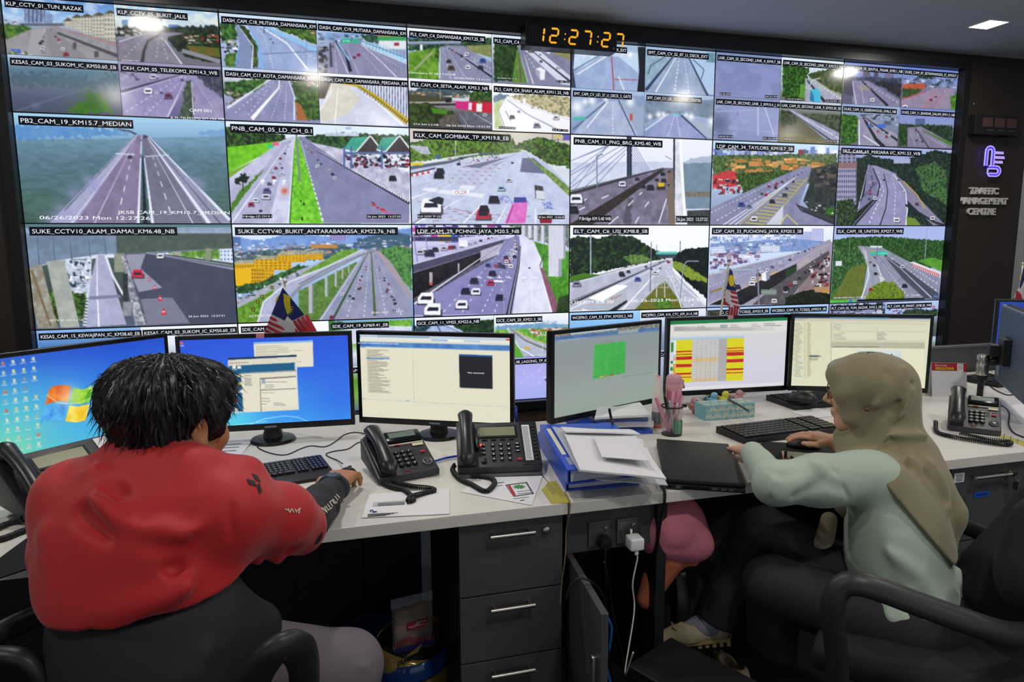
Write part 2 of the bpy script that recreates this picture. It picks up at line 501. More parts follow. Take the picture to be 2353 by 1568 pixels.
def overlay(name, items, parent, m, pos, nrm, off=0.0012):
    """lettering (and its dark plates) on a lit screen: items (text, uv 3x2, colour, box colour)"""
    V, Fc, Cc = [],[],[]
    n = np.array(nrm)
    for t, uv, c, box in items:
        A, B, T = [pos(np.array([p[0]]), np.array([p[1]]))[0] for p in uv]
        if t == '':
            pass
        v, f = text_polys(t) if t else (np.zeros((0,2)),[])
        ex = (B-A); ey = (T-A)
        if box:
            b = len(V)
            for a_, c_ in ((-0.02,-0.5),(1.02,-0.5),(1.02,1.5),(-0.02,1.5)): V.append(A+ex*a_+ey*c_+n*off)
            Fc.append((b, b+1, b+2, b+3)); Cc += [lin(hx(box))]*4
        if len(v):
            b = len(V); w = v[:,0].max()
            for x, y in v: V.append(A+ex*(x/w)+ey*y+n*(off*1.8))
            Fc += [tuple(i+b for i in q) for q in f]; Cc += [lin(hx(c))]*len(v)
    me = bpy.data.meshes.new(name)
    me.from_pydata([tuple(v) for v in V],[], Fc)
    a = me.color_attributes.new('Col','FLOAT_COLOR','POINT')
    a.data.foreach_set('color', np.concatenate([np.array(Cc), np.ones((len(Cc),1))],1).astype(np.float32).ravel())
    me.update()
    return link(name, me, parent, m, False)
M_feed = vcol_mat('lit_display_picture', emit=1.0, rough=0.14, spec=0.3)
# ================================================================ the video wall: 6 x 4 displays with camera pictures
def wall_px_uv(x0, z0, w, h):
    def f(p):
        d = FW[None] + ((p[:, :1]-1176.5)/FPX)*RT[None] - ((p[:,1:]-784.0)/FPX)*UP[None]
        P = EYE[None] + d*(WALL_Y/d[:,1:2])
        return np.stack([(P[:,0]-x0)/w,(z0-P[:,2])/h],1)
    return f
BZ = 0.0035
FEEDS = {}
def tile(i, j, q=None, seed=None):
    """display column i, row j (from the top); q = None whole, or (0/1,0/1) a quarter (across, down)"""
    x0 = GX0+i*PW+BZ; z0 = GT-j*PH-BZ; w, h = PW-2*BZ, PH-2*BZ
    if q is not None: x0 += q[0]*w/2+(0.0006 if q[0] else 0); z0 -= q[1]*h/2+(0.0006 if q[1] else 0); w = w/2-0.0012; h = h/2-0.0012
    k = (300,166) if q is None else (132,73)
    t = Paint(wall_px_uv(x0, z0, w, h), k[0], k[1], seed or (i*31+j*7+(q[0]*3+q[1]*5 if q else 0)+1))
    t.rc = (x0, z0, w, h); FEEDS[(i, j, q)] = t
    return t
def cap(t, s, wide=None, small=False, cut=False):
    w, h = (0.026,0.135) if small else (0.0215,0.082)
    L = wide or min(0.965, len(s)*w)
    x = 0.03 if small else 0.022; y = 0.055 if small else 0.025
    A = np.array([[x+.008, y+h*.75],[x+L, y+h*.75],[x+.008, y+h*.25]])
    t.texts.append((s, A,'#eef2ff','#0d0f16')); return t

GR = '#5b8f2e'
# ---- row of big pictures 1
D = (0,250,3.18)
t = cap(tile(0,1).bg('#a4d0ee','#83aed0','#5f8198','#54757f','#48685f','#3d5a4c').crop(*D),'PB2_CAM_19_KM15.7_MEDIAN')
t.poly([(100,120),(400,110),(900,160),(1000,185),(100,230)],'#4c83c6','#6b9ccf', sc=60, warp=12, a=.8)
t.poly([(1450,170),(1650,150),(1650,210),(1450,190)],'#7aa6d6', warp=4)
t.poly([(100,230),(1700,200),(1700,838),(150,838)],'#3a5a55','#6a8496', sc=22, a=.35, ay=.35)
t.line([(860,150),(950,165),(1000,190)],'#4d5573',10,16)
t.poly([(985,190),(1010,190),(560,838),(360,838)],'#a7aacb', amp=.12, sc=5)
t.line([(990,192),(470,745)],'#4c5068',2,9).line([(1000,195),(520,838)],'#d7dcf4',2,9)
t.poly([(1003,195),(1035,190),(1012,838),(545,838)],'#8d7fa2','#7c7290', sc=30)
t.poly([(1035,190),(1065,192),(1520,838),(1105,838)],'#78788e','#6c6c84', sc=30)
t.poly([(1063,192),(1085,195),(1690,838),(1500,838)],'#8f93ad', amp=.1)
t.line([(1085,200),(1680,815)],'#dfe4fa',4,24).line([(1066,195),(1530,838)],'#e6eaff',4,26).line([(1078,200),(1610,838)],'#5a5f78',3,10)
t.line([(995,215),(690,838)],'#d5d8f2',2,7).line([(1085,240),(1410,838)],'#dfe2f6',2,7)
t.line([(1028,360),(1010,838)],'#e8eaff',8,20).line([(1055,360),(1115,838)],'#e8eaff',6,22).line([(1042,350),(1062,838)],'#1f2238',8,30).line([(1034,190),(1030,330)],'#eceeff',4,9)
t.line([(975,300),(870,750)],'#e4e6fa',4,10, dash=(7,.5), pw=1.6).line([(1110,330),(1265,820)],'#e4e6fa',4,10, dash=(7,.5), pw=1.6)
t.line([(845,328),(985,335)],'#cdd6ea',9).line([(1060,350),(1235,338)],'#cdd6ea',7)
t.car(948,355,30,'#3c3844').car(1062,205,24,'#4a4c60').car(1030,230,10,'#20242e')
for x, y, r in ((540,615,60),(440,735,60),(1450,560,60),(690,560,60),(380,820,60),(640,520,40),(1380,520,40)): t.blob(x, y, r,'#9a9ccc',.55)
t.text('JKSB CAM_19_KM15.7_MEDIAN',860,768,1678,772,24,'#ffffff').text('06/26/2023 Mon 12:27:26',290,808,1098,812,26,'#ffffff')

E_ = (500,270,2.835)
t = cap(tile(1,1).bg('#dfeefc','#f4f8ff').crop(*E_),'PNB_CAM_05_LD_CH_0.1')
t.trees([(40,60),(300,90),(440,110),(450,140),(440,190),(60,250)],'#1f2c22','#4a7a35')
t.trees([(520,130),(800,100),(1250,120),(1250,230),(560,190)],'#27362c','#4d7d40')
t.rect(700,100,920,122,'#c6d2e8', amp=.2).line([(775,70),(775,120)],'#9aa8c8',3).line([(835,70),(870,70)],'#b0bcd8',16)
t.poly([(60,195),(440,150),(300,240),(70,360)],'#5fb023','#7fd02c', sc=14)
t.poly([(70,360),(300,250),(300,280),(70,400)],'#7aa838')
t.poly([(70,400),(420,150),(500,120),(505,160),(470,690),(60,690)],'#b6b9d8','#d4d8f0', sc=30)
t.poly([(80,480),(300,330),(420,160),(470,150),(330,690),(80,690)],'#a5a8c8','#b9bcdc', sc=22)
t.poly([(90,560),(150,480),(300,335),(290,360),(160,520),(80,640)],'#4d7d28', warp=3)
t.poly([(505,130),(525,130),(690,690),(455,690)],'#57ad24','#8be03c', sc=9)
t.poly([(525,130),(560,125),(1250,560),(1250,690),(690,690)],'#7d80a4','#8a8db2', sc=40)
t.poly([(600,160),(830,210),(1250,360),(1250,555),(900,360)],'#a8a8c4','#d6d4ea', sc=18)
t.line([(540,150),(690,690)],'#e8f0ff',4,12, dash=(26,.6), pw=1.8).line([(500,140),(460,690)],'#e8f0ff',3,10)
t.line([(640,215),(1250,560)],'#2b2b36',3,16).line([(640,210),(1250,552)],'#f2f4ff',3,12, dash=(40,.5))
t.line([(450,180),(90,690)],'#eef0ff',3,10).line([(500,200),(470,690)],'#39402a',2,6).line([(512,90),(535,420)],'#7e8298',12)
t.cars([(490,130),(440,220),(330,420),(230,600)],18,6,40, pw=2.0, jit=40).cars([(540,140),(640,260),(800,420)],16,6,24, pw=2.2, jit=26)
t.car(650,320,26,'#f4f6ff').car(1140,400,46,'#26262e').car(320,480,46,'#5a5f90').car(315,520,50,'#d8d8e6').car(280,610,20,'#2a2c40').car(418,370,28,'#e8e8f0').car(420,330,14,'#33384a')
for x in (290,365,430): t.line([(x,435),(x+6,405)],'#ffffff',10).line([(x-10,415),(x+20,412)],'#ffffff',7)
for k in (0,1):
    x = 960+k*210
    t.poly([(820+k*215,205),(875+k*200,130),(1000+k*190,125),(900+k*190,225)],'#4fae98','#3f9c88', sc=10)
    t.poly([(900+k*190,228),(995+k*190,120),(1090+k*190,232)],'#463d42', amp=.1)
    t.line([(820+k*215,210),(900+k*190,228),(995+k*190,118),(1090+k*190,240)],'#f0f6ff',9)
t.rect(820,225,1250,240,'#5d70a0').town([(820,240),(1250,240),(1250,330),(880,330)],['#1c1c26','#303040','#c8ccdf','#a03048','#50566e'],160,12,9)
for x in (825,870,1070): t.line([(x,190),(x,335)],'#5a6ea4',14)
t.town([(985,540),(1100,600),(1150,630),(1120,640),(1000,570)],['#d03040','#e84858','#902030'],34,12,6).line([(1095,628),(1150,628)],'#e040b0',6)
t.poly([(105,400),(160,365),(205,390),(190,430),(160,415),(130,440)],'#1f2a22', warp=7).line([(165,410),(165,480)],'#1f2a22',6)
t.rect(325,178,360,200,'#35c69a').rect(358,160,400,184,'#e06a90').blob(436,480,22,'#d04818',.8).town([(530,430),(570,430),(575,680),(545,680)],['#1f2a18'],5,8,14)
t.text('P.Bridge LD CH 0.1',165,652,352,650,13, box='#08090c').text('26 Jun 2023  12:27:33',975,652,1190,652,13, box='#08090c')

t = cap(tile(2,1).bg('#cfcabd','#d8e2f0','#c4cfe8').crop(*E_),'KLK_CAM_GOMBAK_TP_KM19.8_EB')
t.trees([(1240,170),(1400,130),(1900,110),(1960,200),(1990,230),(1240,290)],'#39452e','#6f9a3f', bias=.05)
t.trees([(1900,200),(2000,150),(2100,130),(2320,180),(2320,340),(2150,300),(2000,210)],'#33402a','#62913c')
t.poly([(1240,180),(1370,190),(1390,240),(1330,240)],'#b9bccb', amp=.3, sc=4)
t.poly([(1240,330),(1960,225),(2010,220),(2130,290),(2320,470),(2320,700),(1240,700)],'#b9c3e2','#cdd6ee', sc=26)
t.poly([(1985,265),(2060,265),(2180,370),(1970,355)],'#6d7290', amp=.06)
t.poly([(1600,320),(1880,260),(1960,235),(1700,330)],'#787c98')
t.poly([(2000,240),(2320,540),(2320,480),(2180,360)],'#5c7a48','#8fb05c', sc=8)
t.line([(1250,330),(1510,290),(1700,235),(1830,235)],'#5c687a',24,10).line([(1250,315),(1500,265),(1700,236)],'#e4ecfa',10,8).line([(1250,370),(1420,330)],'#2c3038',8)
t.line([(1255,380),(1400,352)],'#f0f0f6',14).line([(1255,380),(1400,352)],'#d04048',14, dash=(4,.5)).line([(1550,140),(1550,250)],'#d2dae8',5)
t.town([(1500,265),(1830,235),(1840,270),(1540,310)],['#30343c','#a02838','#d0d4e0','#6a7080'],70,7,5).rect(1250,295,1340,312,'#d8c93a').rect(1420,245,1450,265,'#4a62b4')
for i in range(7): t.line([(1300+i*60,450+i*8),(1900-i*10,275+i*3)],'#a09eb6',2).line([(1280+i*20,520+i*26),(1700+i*70,640)],'#a2596a',3, dash=(6,.35))
for i in range(6): t.line([(1500+i*22,420-i*24),(1760+i*30,430-i*24)],'#a8647a',3, dash=(5,.4))
for a in (((1290,690),(1610,520)),((1600,690),(1740,545)),((1820,690),(1885,570)),((2070,690),(2070,590)),((1260,530),(1380,485))): t.line(a,'#f6f8ff',9,4)
t.rect(1530,470,1640,505,'#f4f4fa').text('OLDR',1545,500,1625,500,26,'#b06a78')
for x, y in ((1350,455),(1450,470),(1650,490),(1590,440)): t.poly([(x, y),(x+90, y+8),(x+70, y+34),(x-20, y+20)],'#f2f4ff', a=.8)
for x, y in ((1830,510),(1945,525),(2110,550)): t.poly([(x, y),(x+60, y),(x+100, y+50),(x+20, y+46)],'#5a6ec0','#dfe4fa', sc=4)
t.line([(1380,620),(1260,700)],'#3b3c4c',4).car(1390,585,130,'#f6f7ff').poly([(1370,540),(1440,515),(1475,530),(1465,570),(1420,560)],'#2e313c').car(1800,540,66,'#2b2b34').car(1730,640,90,'#b8344c').car(1735,600,60,'#30262e').car(1848,465,46,'#9fc4d8').car(1898,412,34,'#d9d4da').car(1440,380,60,'#26262e').car(1450,352,50,'#30323c').car(1920,296,16,'#3c3e50').car(1570,305,22,'#33353f')
t.poly([(1920,560),(2020,545),(2005,690),(1870,690)],'#d966c0','#e58ad2', sc=10).line([(1925,575),(1885,690)],'#a03c94',8).rect(1930,520,2010,555,'#4a4a9c')
t.poly([(2065,440),(2120,450),(2130,540),(2070,530)],'#3a3c40','#5e625c', sc=5).poly([(2072,475),(2128,480),(2128,535),(2075,530)],'#d5dbe6').car(2135,650,70,'#d8dae6').rect(2100,655,2175,690,'#8c2434').poly([(2180,105),(2320,110),(2320,150),(2180,150)],'#6a64b8').poly([(2182,108),(2250,110),(2245,145),(2182,145)],'#cfc08c', warp=3).rect(2185,315,2270,335,'#dfe6f6')
t.text('KLK GOM TP CD',1305,650,1455,652,13, box='#08090c').text('26 Jun 2023  12:26:25',2088,655,2258,657,13, box='#08090c')

F = (1290,290,2.2135)
t = cap(tile(3,1).bg('#f2f5ff','#e2e9fb','#c9d2ea').crop(*F),'PNB_CAM_11_PNG_BRG_KM5.40_WB')
t.poly([(40,185),(600,180),(770,190),(770,340),(40,350)],'#c6cfe8','#d8dff2', sc=30)
t.poly([(620,185),(770,175),(770,420),(630,420)],'#7e93a8','#6f8699', sc=24).poly([(620,190),(660,165),(770,150),(770,185)],'#b0bdd4', warp=3)
for i in range(9):
    t.line([(340-i*2,60+i*10),(40,190+i*32 if i else 180)],'#6a78ac',3) if i % 2 == 0 else t.line([(330-i*10,60),(40,150+i*30)],'#7c88b6',3)
for i in range(10): t.line([(352,60+i*18),(455-i*10,235+i*2)],'#5c6a9c',2)
t.rect(333,55,358,265,'#2f3444').line([(345,60),(345,260)],'#47506a',6)
t.poly([(40,350),(330,262),(530,212),(580,215),(560,500),(40,500)],'#6b6578','#85809a', sc=22)
t.line([(40,345),(520,213)],'#3a3c44',18,5).line([(40,330),(480,222)],'#55585e',5,3)
t.poly([(40,500),(500,222),(530,218),(160,500)],'#2f2b2c','#3c3634', sc=9)
t.poly([(340,370),(360,365),(355,495),(310,495)],'#4a4654', warp=6, a=.7)
t.poly([(578,60),(605,60),(640,500),(560,500)],'#e8ecf6','#c9cfde', sc=20).line([(574,60),(572,420)],'#30343c',9).line([(602,60),(630,490)],'#ffffff',10,14)
t.poly([(540,225),(570,225),(580,500),(545,500)],'#7c6a60').poly([(640,430),(770,425),(770,500),(640,500)],'#33393a','#4a504c', sc=8).poly([(630,335),(770,335),(770,358),(630,360)],'#6a6258','#8a8276', sc=4)
t.line([(182,350),(180,150),(212,143)],'#6f7d96',5).line([(560,170),(530,152)],'#8090a8',4)
for a in (((60,440),(120,412)),((70,400),(130,370)),((240,500),(290,460)),((340,405),(366,378)),((425,410),(445,385)),((375,495),(395,462)),((495,495),(535,370)),((205,368),(240,352)),((395,350),(410,338))): t.line(a,'#f4f6ff',5)
t.car(75,375,64,'#f0f2fb').car(60,430,50,'#24242c').car(310,297,36,'#e4e6f2').car(385,270,22,'#4a3a44').car(412,306,30,'#33343f').car(452,315,36,'#26272f').car(505,310,38,'#3a342a').rect(492,288,522,308,'#dcb832').car(515,245,22,'#23252e').car(520,278,26,'#2c2e38').car(548,232,14,'#3a3c46').car(486,275,18,'#2a2c34').car(545,300,10,'#2b2b34')
t.text('P.Bridge KM 5.40 WB',92,478,250,480,17, box='#15161b').text('26.Jun 2023  12:27:22',585,482,742,482,17, box='#1d2026')

t = cap(tile(4,1).bg('#c4e0f8','#a9c4e6','#8b8fae').crop(*F),'LDP_CAM_34_TAYLORS_KM18.7_SB')
t.town([(770,115),(1400,120),(1410,160),(770,165)],['#8a9cd0','#a8b6dc','#6a7cb6','#dfe6fa','#5f6e98'],130,14,16)
t.rect(1205,120,1228,160,'#8c3038').rect(1268,105,1290,145,'#5a76c8').rect(1345,110,1362,145,'#4f6cc4').blob(1325,130,26,'#ffffff',.8)
t.trees([(770,150),(1400,140),(1410,290),(770,300)],'#2b3429','#5f7b46', bias=.1)
t.town([(830,170),(1200,160),(1340,190),(1340,215),(960,250),(820,225)],['#c48a4c','#d8a060','#b87a44','#e0b474'],90,26,9)
t.poly([(770,250),(850,225),(930,245),(940,300),(770,320)],'#b8343c','#d04a4c', sc=10).town([(770,265),(950,275),(945,340),(770,350)],['#dfe2ee','#7a3038','#3c3c44','#c04048'],60,12,9)
t.trees([(880,240),(1180,225),(1240,235),(1100,290),(930,340)],'#2a3a20','#4f7a30')
t.poly([(755,420),(1080,270),(1230,205),(1275,205),(1250,290),(1210,400),(1390,510),(1390,520),(755,520)],'#7f82a4','#8d90b2', sc=24)
t.poly([(905,505),(1120,350),(1185,265),(1255,265),(1235,300),(1130,410),(1060,505)],'#86869c')
for i in range(15):
    y = 490-i*15.5; k = i/15
    t.line([(935+i*19, y),(1035+i*14.5, y+12-6*k)],'#d8cc3c',4.5-2.5*k)
t.line([(900,505),(1185,262)],'#d8cc3c',3).line([(1060,490),(1250,265)],'#d8cc3c',3).poly([(1035,505),(1130,400),(1115,505)],'#b4b6cc')
for i in range(7): t.line([(1050+i*11,500),(1128,410+i*10)],'#f2f4ff',3)
for i in range(3): t.line([(820+i*30,505),(1180+i*8,268-i*6)],'#e8ecfa',5,2)
t.line([(760,440),(1090,280)],'#eef0fa',3,2, dash=(18,.5)).line([(790,480),(1130,290)],'#eef0fa',4,2, dash=(16,.5))
t.poly([(1270,215),(1400,190),(1410,470),(1290,460),(1230,380),(1260,300)],'#2a2f32','#414a46', sc=12).town([(1280,220),(1400,200),(1400,320),(1290,330)],['#5c5450','#3a3c44','#6e665e','#272a30'],60,16,7)
t.poly([(1200,400),(1390,470),(1390,500),(1240,440)],'#3d4044').line([(1195,395),(1220,430),(1390,500)],'#23252a',5).trees([(1340,410),(1400,420),(1400,455),(1350,450)],'#3f7a28','#2a4a20').town([(1230,380),(1390,410),(1380,450),(1250,430)],['#c8ccd8','#55585e','#e0e2ea'],30,8,5)
for q in ((915,400,30,'#3a4ca8'),(955,410,26,'#7c86a4'),(980,475,34,'#e8eaf4'),(1072,385,26,'#2b2e34'),(1136,352,24,'#43464e'),(1040,350,16,'#c02c38'),(1020,345,16,'#565a70'),(1090,315,16,'#33363e'),(1145,318,14,'#3a3c44'),(1180,285,12,'#30323a'),(1195,285,12,'#e4e6ee')): t.car(*q)
t.cars([(1260,205),(1200,250),(1060,310)],14,4,14, jit=14, pw=1).line([(1130,370),(1130,500)],'#9a9ca8',3).line([(1110,505),(1145,450),(1205,505)],'#e8e03c',4)
t.text('LDP CH18.8 SB P01',805,122,890,122,9,'#eef2ff')

t = cap(tile(5,1).bg('#a6b4e4','#7a86b8','#55607c').crop(*F),'SRT_CAM_65_M/KIARA I/C_KM1.53_WB')
t.trees([(1400,190),(1560,150),(1700,175),(1820,150),(1900,120),(1990,140),(1970,505),(1400,505)],'#1d2826','#3a5540', bias=-.15)
t.bld(1405,120,1500,190,'#8f90b2','#4a4c64',4,4).rect(1405,185,1503,215,'#8c6c70').bld(1400,215,1500,400,'#9c9cc0','#55566e',9,7,.55).rect(1690,165,1775,190,'#a6acd0')
t.trees([(1400,380),(1480,370),(1500,440),(1470,505),(1400,505)],'#1c2822','#4a6a34').trees([(1800,215),(1900,180),(1960,230),(1960,400),(1840,330)],'#24342a','#4f7a44', bias=.05)
t.poly([(1560,200),(1600,200),(1700,240),(1750,330),(1760,400),(1755,505),(1480,505),(1590,380),(1600,300)],'#8d8bb2','#9c98c0', sc=24)
t.poly([(1560,190),(1590,215),(1610,290),(1600,360),(1500,440),(1540,350)],'#7c7aa2', amp=.06).poly([(1690,240),(1740,280),(1880,430),(1950,500),(1890,505),(1760,380)],'#84829e', amp=.08)
t.line([(1585,215),(1620,300),(1600,380),(1490,505)],'#2c2e3e',5,10).line([(1640,240),(1660,330),(1650,420),(1620,505)],'#3c3e50',4,7).line([(1690,245),(1750,330),(1760,420),(1752,505)],'#dfe0f4',4,7).line([(1740,280),(1810,350),(1850,420)],'#c8a838',5)
t.line([(1560,205),(1510,420)],'#b8bcd8',2,6).line([(1680,245),(1700,330),(1690,505)],'#e4e4f8',2,5, dash=(12,.5)).line([(1610,230),(1640,330),(1560,505)],'#e4e4f8',2,6, dash=(12,.5)).poly([(1755,460),(1800,470),(1830,505),(1757,505)],'#6c8c3a')
t.line([(1750,400),(1900,490),(1950,505)],'#272a34',10).line([(1400,505),(1600,290)],'#44465c',4)
for q in ((1596,368,22,'#f0f0fa'),(1706,480,30,'#eceef8'),(1888,470,26,'#d8daea'),(1808,398,18,'#5a3c4a'),(1640,275,10,'#2a2c3c'),(1742,332,12,'#e8e8f4'),(1622,325,12,'#e6e6f2'),(1568,290,14,'#c6c6da'),(1715,275,10,'#33364a')): t.car(*q)
t.cars([(1570,220),(1585,280),(1560,380)],12,5,16, jit=8).text('MONT KIARA NB KPU',1448,137,1545,140,8,'#eef', box='#202430')

# ---- row of big pictures 2
G = (0,500,2.477)
t = cap(tile(0,2).bg('#5f7f88','#4a5d58','#3d4b48','#55627a').crop(*G),'SUKE_CCTV10_ALAM_DAMAI_KM6.48_NB')
t.poly([(145,170),(1330,170),(1330,260),(1000,215),(370,240),(145,300)],'#e4ecff','#c2cce8', sc=10)
t.trees([(900,185),(1330,180),(1330,250),(1000,220)],'#4f7a38','#86b84c').bld(1250,180,1330,250,'#dfe8fa','#6a86c4',4,3)
t.rect(370,240,520,460,'#c4cfe2', amp=.3, sc=8).town([(370,235),(520,235),(500,400),(380,400)],['#eef2fa','#5a6a80','#b8c4d8','#3c4a58'],60,12,12).trees([(270,420),(490,430),(480,590),(300,600)],'#24361c','#5c8c38')
t.poly([(145,90),(660,85),(1330,80),(1330,175),(900,205),(560,210),(370,238),(160,290)],'#7f93ae','#6d8098', sc=26)
t.poly([(660,85),(1330,70),(1330,175),(665,205)],'#55645c','#4a5650', sc=14).poly([(145,60),(1310,55),(1330,90),(145,92)],'#8fa4be', amp=.15)
for x in (210,300,395,500,590): t.line([(x,92),(x+14,270-(x-200)*.15)],'#5c6e84',4,8)
t.poly([(150,290),(235,265),(330,630),(215,630)],'#a8aba0','#857d6c', sc=14).poly([(265,250),(365,238),(455,625),(345,628)],'#9ea4a0','#b4b8b2', sc=18).line([(180,300),(290,620)],'#7a6a50',14)
t.rect(650,205,705,310,'#8f9484', amp=.15).rect(990,195,1030,225,'#a8a494').rect(1170,175,1200,245,'#8c9080')
t.poly([(550,215),(600,212),(720,610),(490,625),(510,380)],'#a3a6c6','#b4b7d6', sc=28).line([(553,215),(553,420),(563,622)],'#f6f8ff',4,9)
t.poly([(505,450),(680,440),(690,455),(500,470)],'#7d80a0')
t.poly([(705,205),(830,200),(1000,215),(1340,285),(1345,600),(830,612),(780,420)],'#4a4f62','#434a60', sc=40)
t.poly([(700,212),(830,205),(800,290),(925,400),(790,425)],'#9597ac', amp=.05).poly([(800,465),(980,455),(1080,600),(840,612)],'#7b7e92', amp=.05)
t.poly([(830,205),(1330,285),(1330,300),(870,210)],'#8a90a0').line([(830,202),(1330,275)],'#b8c0cc',4)
t.line([(520,230),(500,450),(480,625)],'#d8dcee',8,22, dash=(22,.6)).line([(600,215),(640,330),(735,500)],'#e2e6f4',14,12).poly([(690,210),(715,210),(840,610),(770,615)],'#c6cad8','#6a6f7c', sc=8).line([(712,212),(835,612)],'#1f2228',5,10, dash=(40,.5))
t.rect(700,320,728,480,'#30343a', amp=.3).rect(700,480,750,560,'#8a8e98', amp=.2).car(783,325,62,'#d02c48').car(912,222,40,'#e8eaf4')
for x, y, s in ((852,352,10),(880,398,13),(912,458,17),(932,535,20)): t.poly([(x-s*.8, y+s),(x-s*.15, y-s),(x+s*.15, y-s),(x+s*.8, y+s)],'#d83048').line([(x-s*.4, y+s*.1),(x+s*.4, y+s*.1)],'#e8e8f0', s*.4)
t.text('CCTV 10 - KM 2.2 UK',280,592,480,588,11, box=None).text('26 Jun 2023  12:27:31',1072,568,1278,564,11)

t = cap(tile(1,2).bg('#e8f2ff','#a4c4f0','#7f98c0').crop(*G),'SUKE_CCTV40_BUKIT_ANTARABANGSA_KM22.76_NB')
t.poly([(1320,110),(1500,130),(1650,90),(1900,110),(2200,75),(2340,60),(2340,200),(1320,200)],'#6f93d4','#86a8e2', sc=24, warp=4).poly([(2050,120),(2200,85),(2340,95),(2340,200),(2000,170)],'#3c5a78','#4a6c84', sc=12, warp=6)
t.bld(1325,110,1370,165,'#5c78b8','#405a98',5,5).bld(1875,98,1970,130,'#9c92c8','#7a74b0',6,3).town([(1320,150),(2100,130),(2200,110),(2340,160),(2340,190),(1320,240)],['#cfd4e8','#a87c84','#e2dede','#8a94b4','#6a7898'],220,14,6)
t.trees([(1320,200),(1960,150),(2000,180),(1900,240),(1320,260)],'#3a5068','#5c7c78').town([(1330,180),(1960,140),(1960,200),(1330,240)],['#e6e6f0','#b08a80','#8c96b0'],120,14,6).rect(1770,155,1920,175,'#c08a48')
for i,(x0, y0, x1, y1) in enumerate(((1330,260,1450,400),(1430,295,1560,370),(1450,235,1660,300),(1580,210,1740,255),(1740,205,1840,240))):
    t.bld(x0, y0, x1, y1,'#e0ac20','#8c6c14',8,4,.45).poly([(x0-4, y0+6),(x0+18, y0-16),(x1, y0-20),(x1+6, y0)],'#a6a48c', amp=.2)
t.poly([(1335,300),(1450,280),(1450,400),(1335,410)],'#e8b81e').bld(1430,290,1500,395,'#d8a41c','#7c5c10',5,5)
t.trees([(1340,390),(1480,370),(1560,330),(1700,270),(1760,280),(1540,400),(1350,440)],'#24402c','#4c8040')
t.poly([(1340,480),(1700,300),(1960,200),(1990,210),(1760,330),(1560,440),(1350,560)],'#a9aec0', amp=.1).town([(1345,440),(1780,270),(1780,300),(1350,490)],['#39424c','#e6e8f0','#8c96a8','#2c3a34'],120,12,6)
t.poly([(1345,520),(1560,410),(1500,610),(1345,620)],'#4f7c28','#78ac3c', sc=10).poly([(1700,330),(1940,190),(2030,175),(2040,210),(1800,300)],'#5f8c34','#7cae48', sc=10).poly([(1700,420),(2030,250),(2040,320),(1810,590),(1700,590)],'#4f7438','#6c9448', sc=9)
t.poly([(1345,610),(1700,560),(1800,590),(1830,600),(1345,625)],'#5a8a34')
t.poly([(2090,180),(2140,182),(2340,480),(2345,585),(1810,590),(2010,290)],'#8d92b0','#9ca1c0', sc=26)
t.line([(2112,185),(2135,560)],'#52683c',5,16).line([(2100,190),(1900,570)],'#3c5a34',4,14).line([(2060,230),(1820,590)],'#d8dcee',3,6)
for a in (((2095,190),(1970,580)),((2105,190),(2070,580)),((2120,188),(2200,570)),((2128,186),(2290,570))): t.line(a,'#eceffc',1.5,5, dash=(22,.45), pw=1.6)
t.trees([(2160,180),(2250,160),(2345,180),(2345,420),(2280,350),(2180,220)],'#2b5232','#5f9850', bias=.1).poly([(2160,190),(2230,260),(2345,440),(2345,480),(2140,195)],'#a89ca8')
t.poly([(2060,180),(2100,195),(1900,290),(1720,380),(1560,500),(1530,610),(1460,610),(1500,480),(1640,370),(1860,280)],'#a8aecb','#b8bdd8', sc=22)
t.line([(2095,198),(1900,292),(1720,385),(1640,470)],'#8c929e',8,20).line([(2062,182),(1860,280),(1640,370),(1500,480),(1465,605)],'#e4e8f6',5,9).line([(2080,200),(1890,280),(1700,380)],'#3c4250',2,4)
for x, y0, y1, w in ((1770,380,545,26),(1858,330,450,18),(1912,300,395,14),(1950,285,350,9),(1985,265,320,7)): t.line([(x, y0),(x, y1)],'#b6bac6', w).line([(x+w*.4, y0),(x+w*.4, y1)],'#80868f', w*.3)
t.cars([(2110,190),(2080,300),(1990,500)],18,4,18, jit=34).cars([(2125,190),(2200,380),(2240,540)],20,4,20, jit=30).car(1888,570,26,'#a03048').car(1948,440,20,'#eceef8').car(2190,455,20,'#e8eaf6')
for x, y in ((1442,525),(1467,482),(1492,450),(1548,398)): t.rect(x-9, y-9, x+9, y+9,'#1c1a10').line([(x-5, y-6),(x+4, y),(x-5, y+6)],'#d8c030',5)
t.text('CCTV 40 - KM 22.76',1418,568,1600,560,11).text('26.Jun 2023  12:27:31',2112,546,2296,540,11)

H_ = (900,500,2.941)
t = cap(tile(2,2).bg('#d8d6f4','#c4c4ec','#b0b0dc').crop(*H_),'LDP_CAM_29_PCHNG_JAYA_M20.5_NB')
t.town([(130,50),(780,50),(780,110),(130,160)],['#e8e4f8','#d84cb4','#4a4ab0','#38385c','#8a8ad0','#302f48','#c8c8ea'],150,22,10).bld(360,90,450,170,'#4a48b4','#38c0d8',3,3).rect(320,115,400,165,'#d8c040').rect(130,130,450,160,'#3f3c60', amp=.3)
t.poly([(740,110),(800,100),(960,150),(1040,250),(1000,330),(1100,650),(820,650),(870,200)],'#d6d8f4','#e8eafc', sc=28)
t.trees([(790,50),(1200,50),(1200,200),(1060,180),(940,150)],'#5c6c68','#9ab0a0').poly([(960,160),(1060,190),(1200,230),(1200,620),(1090,560),(1030,420),(1020,300)],'#3f7c28','#5fa83c', sc=9)
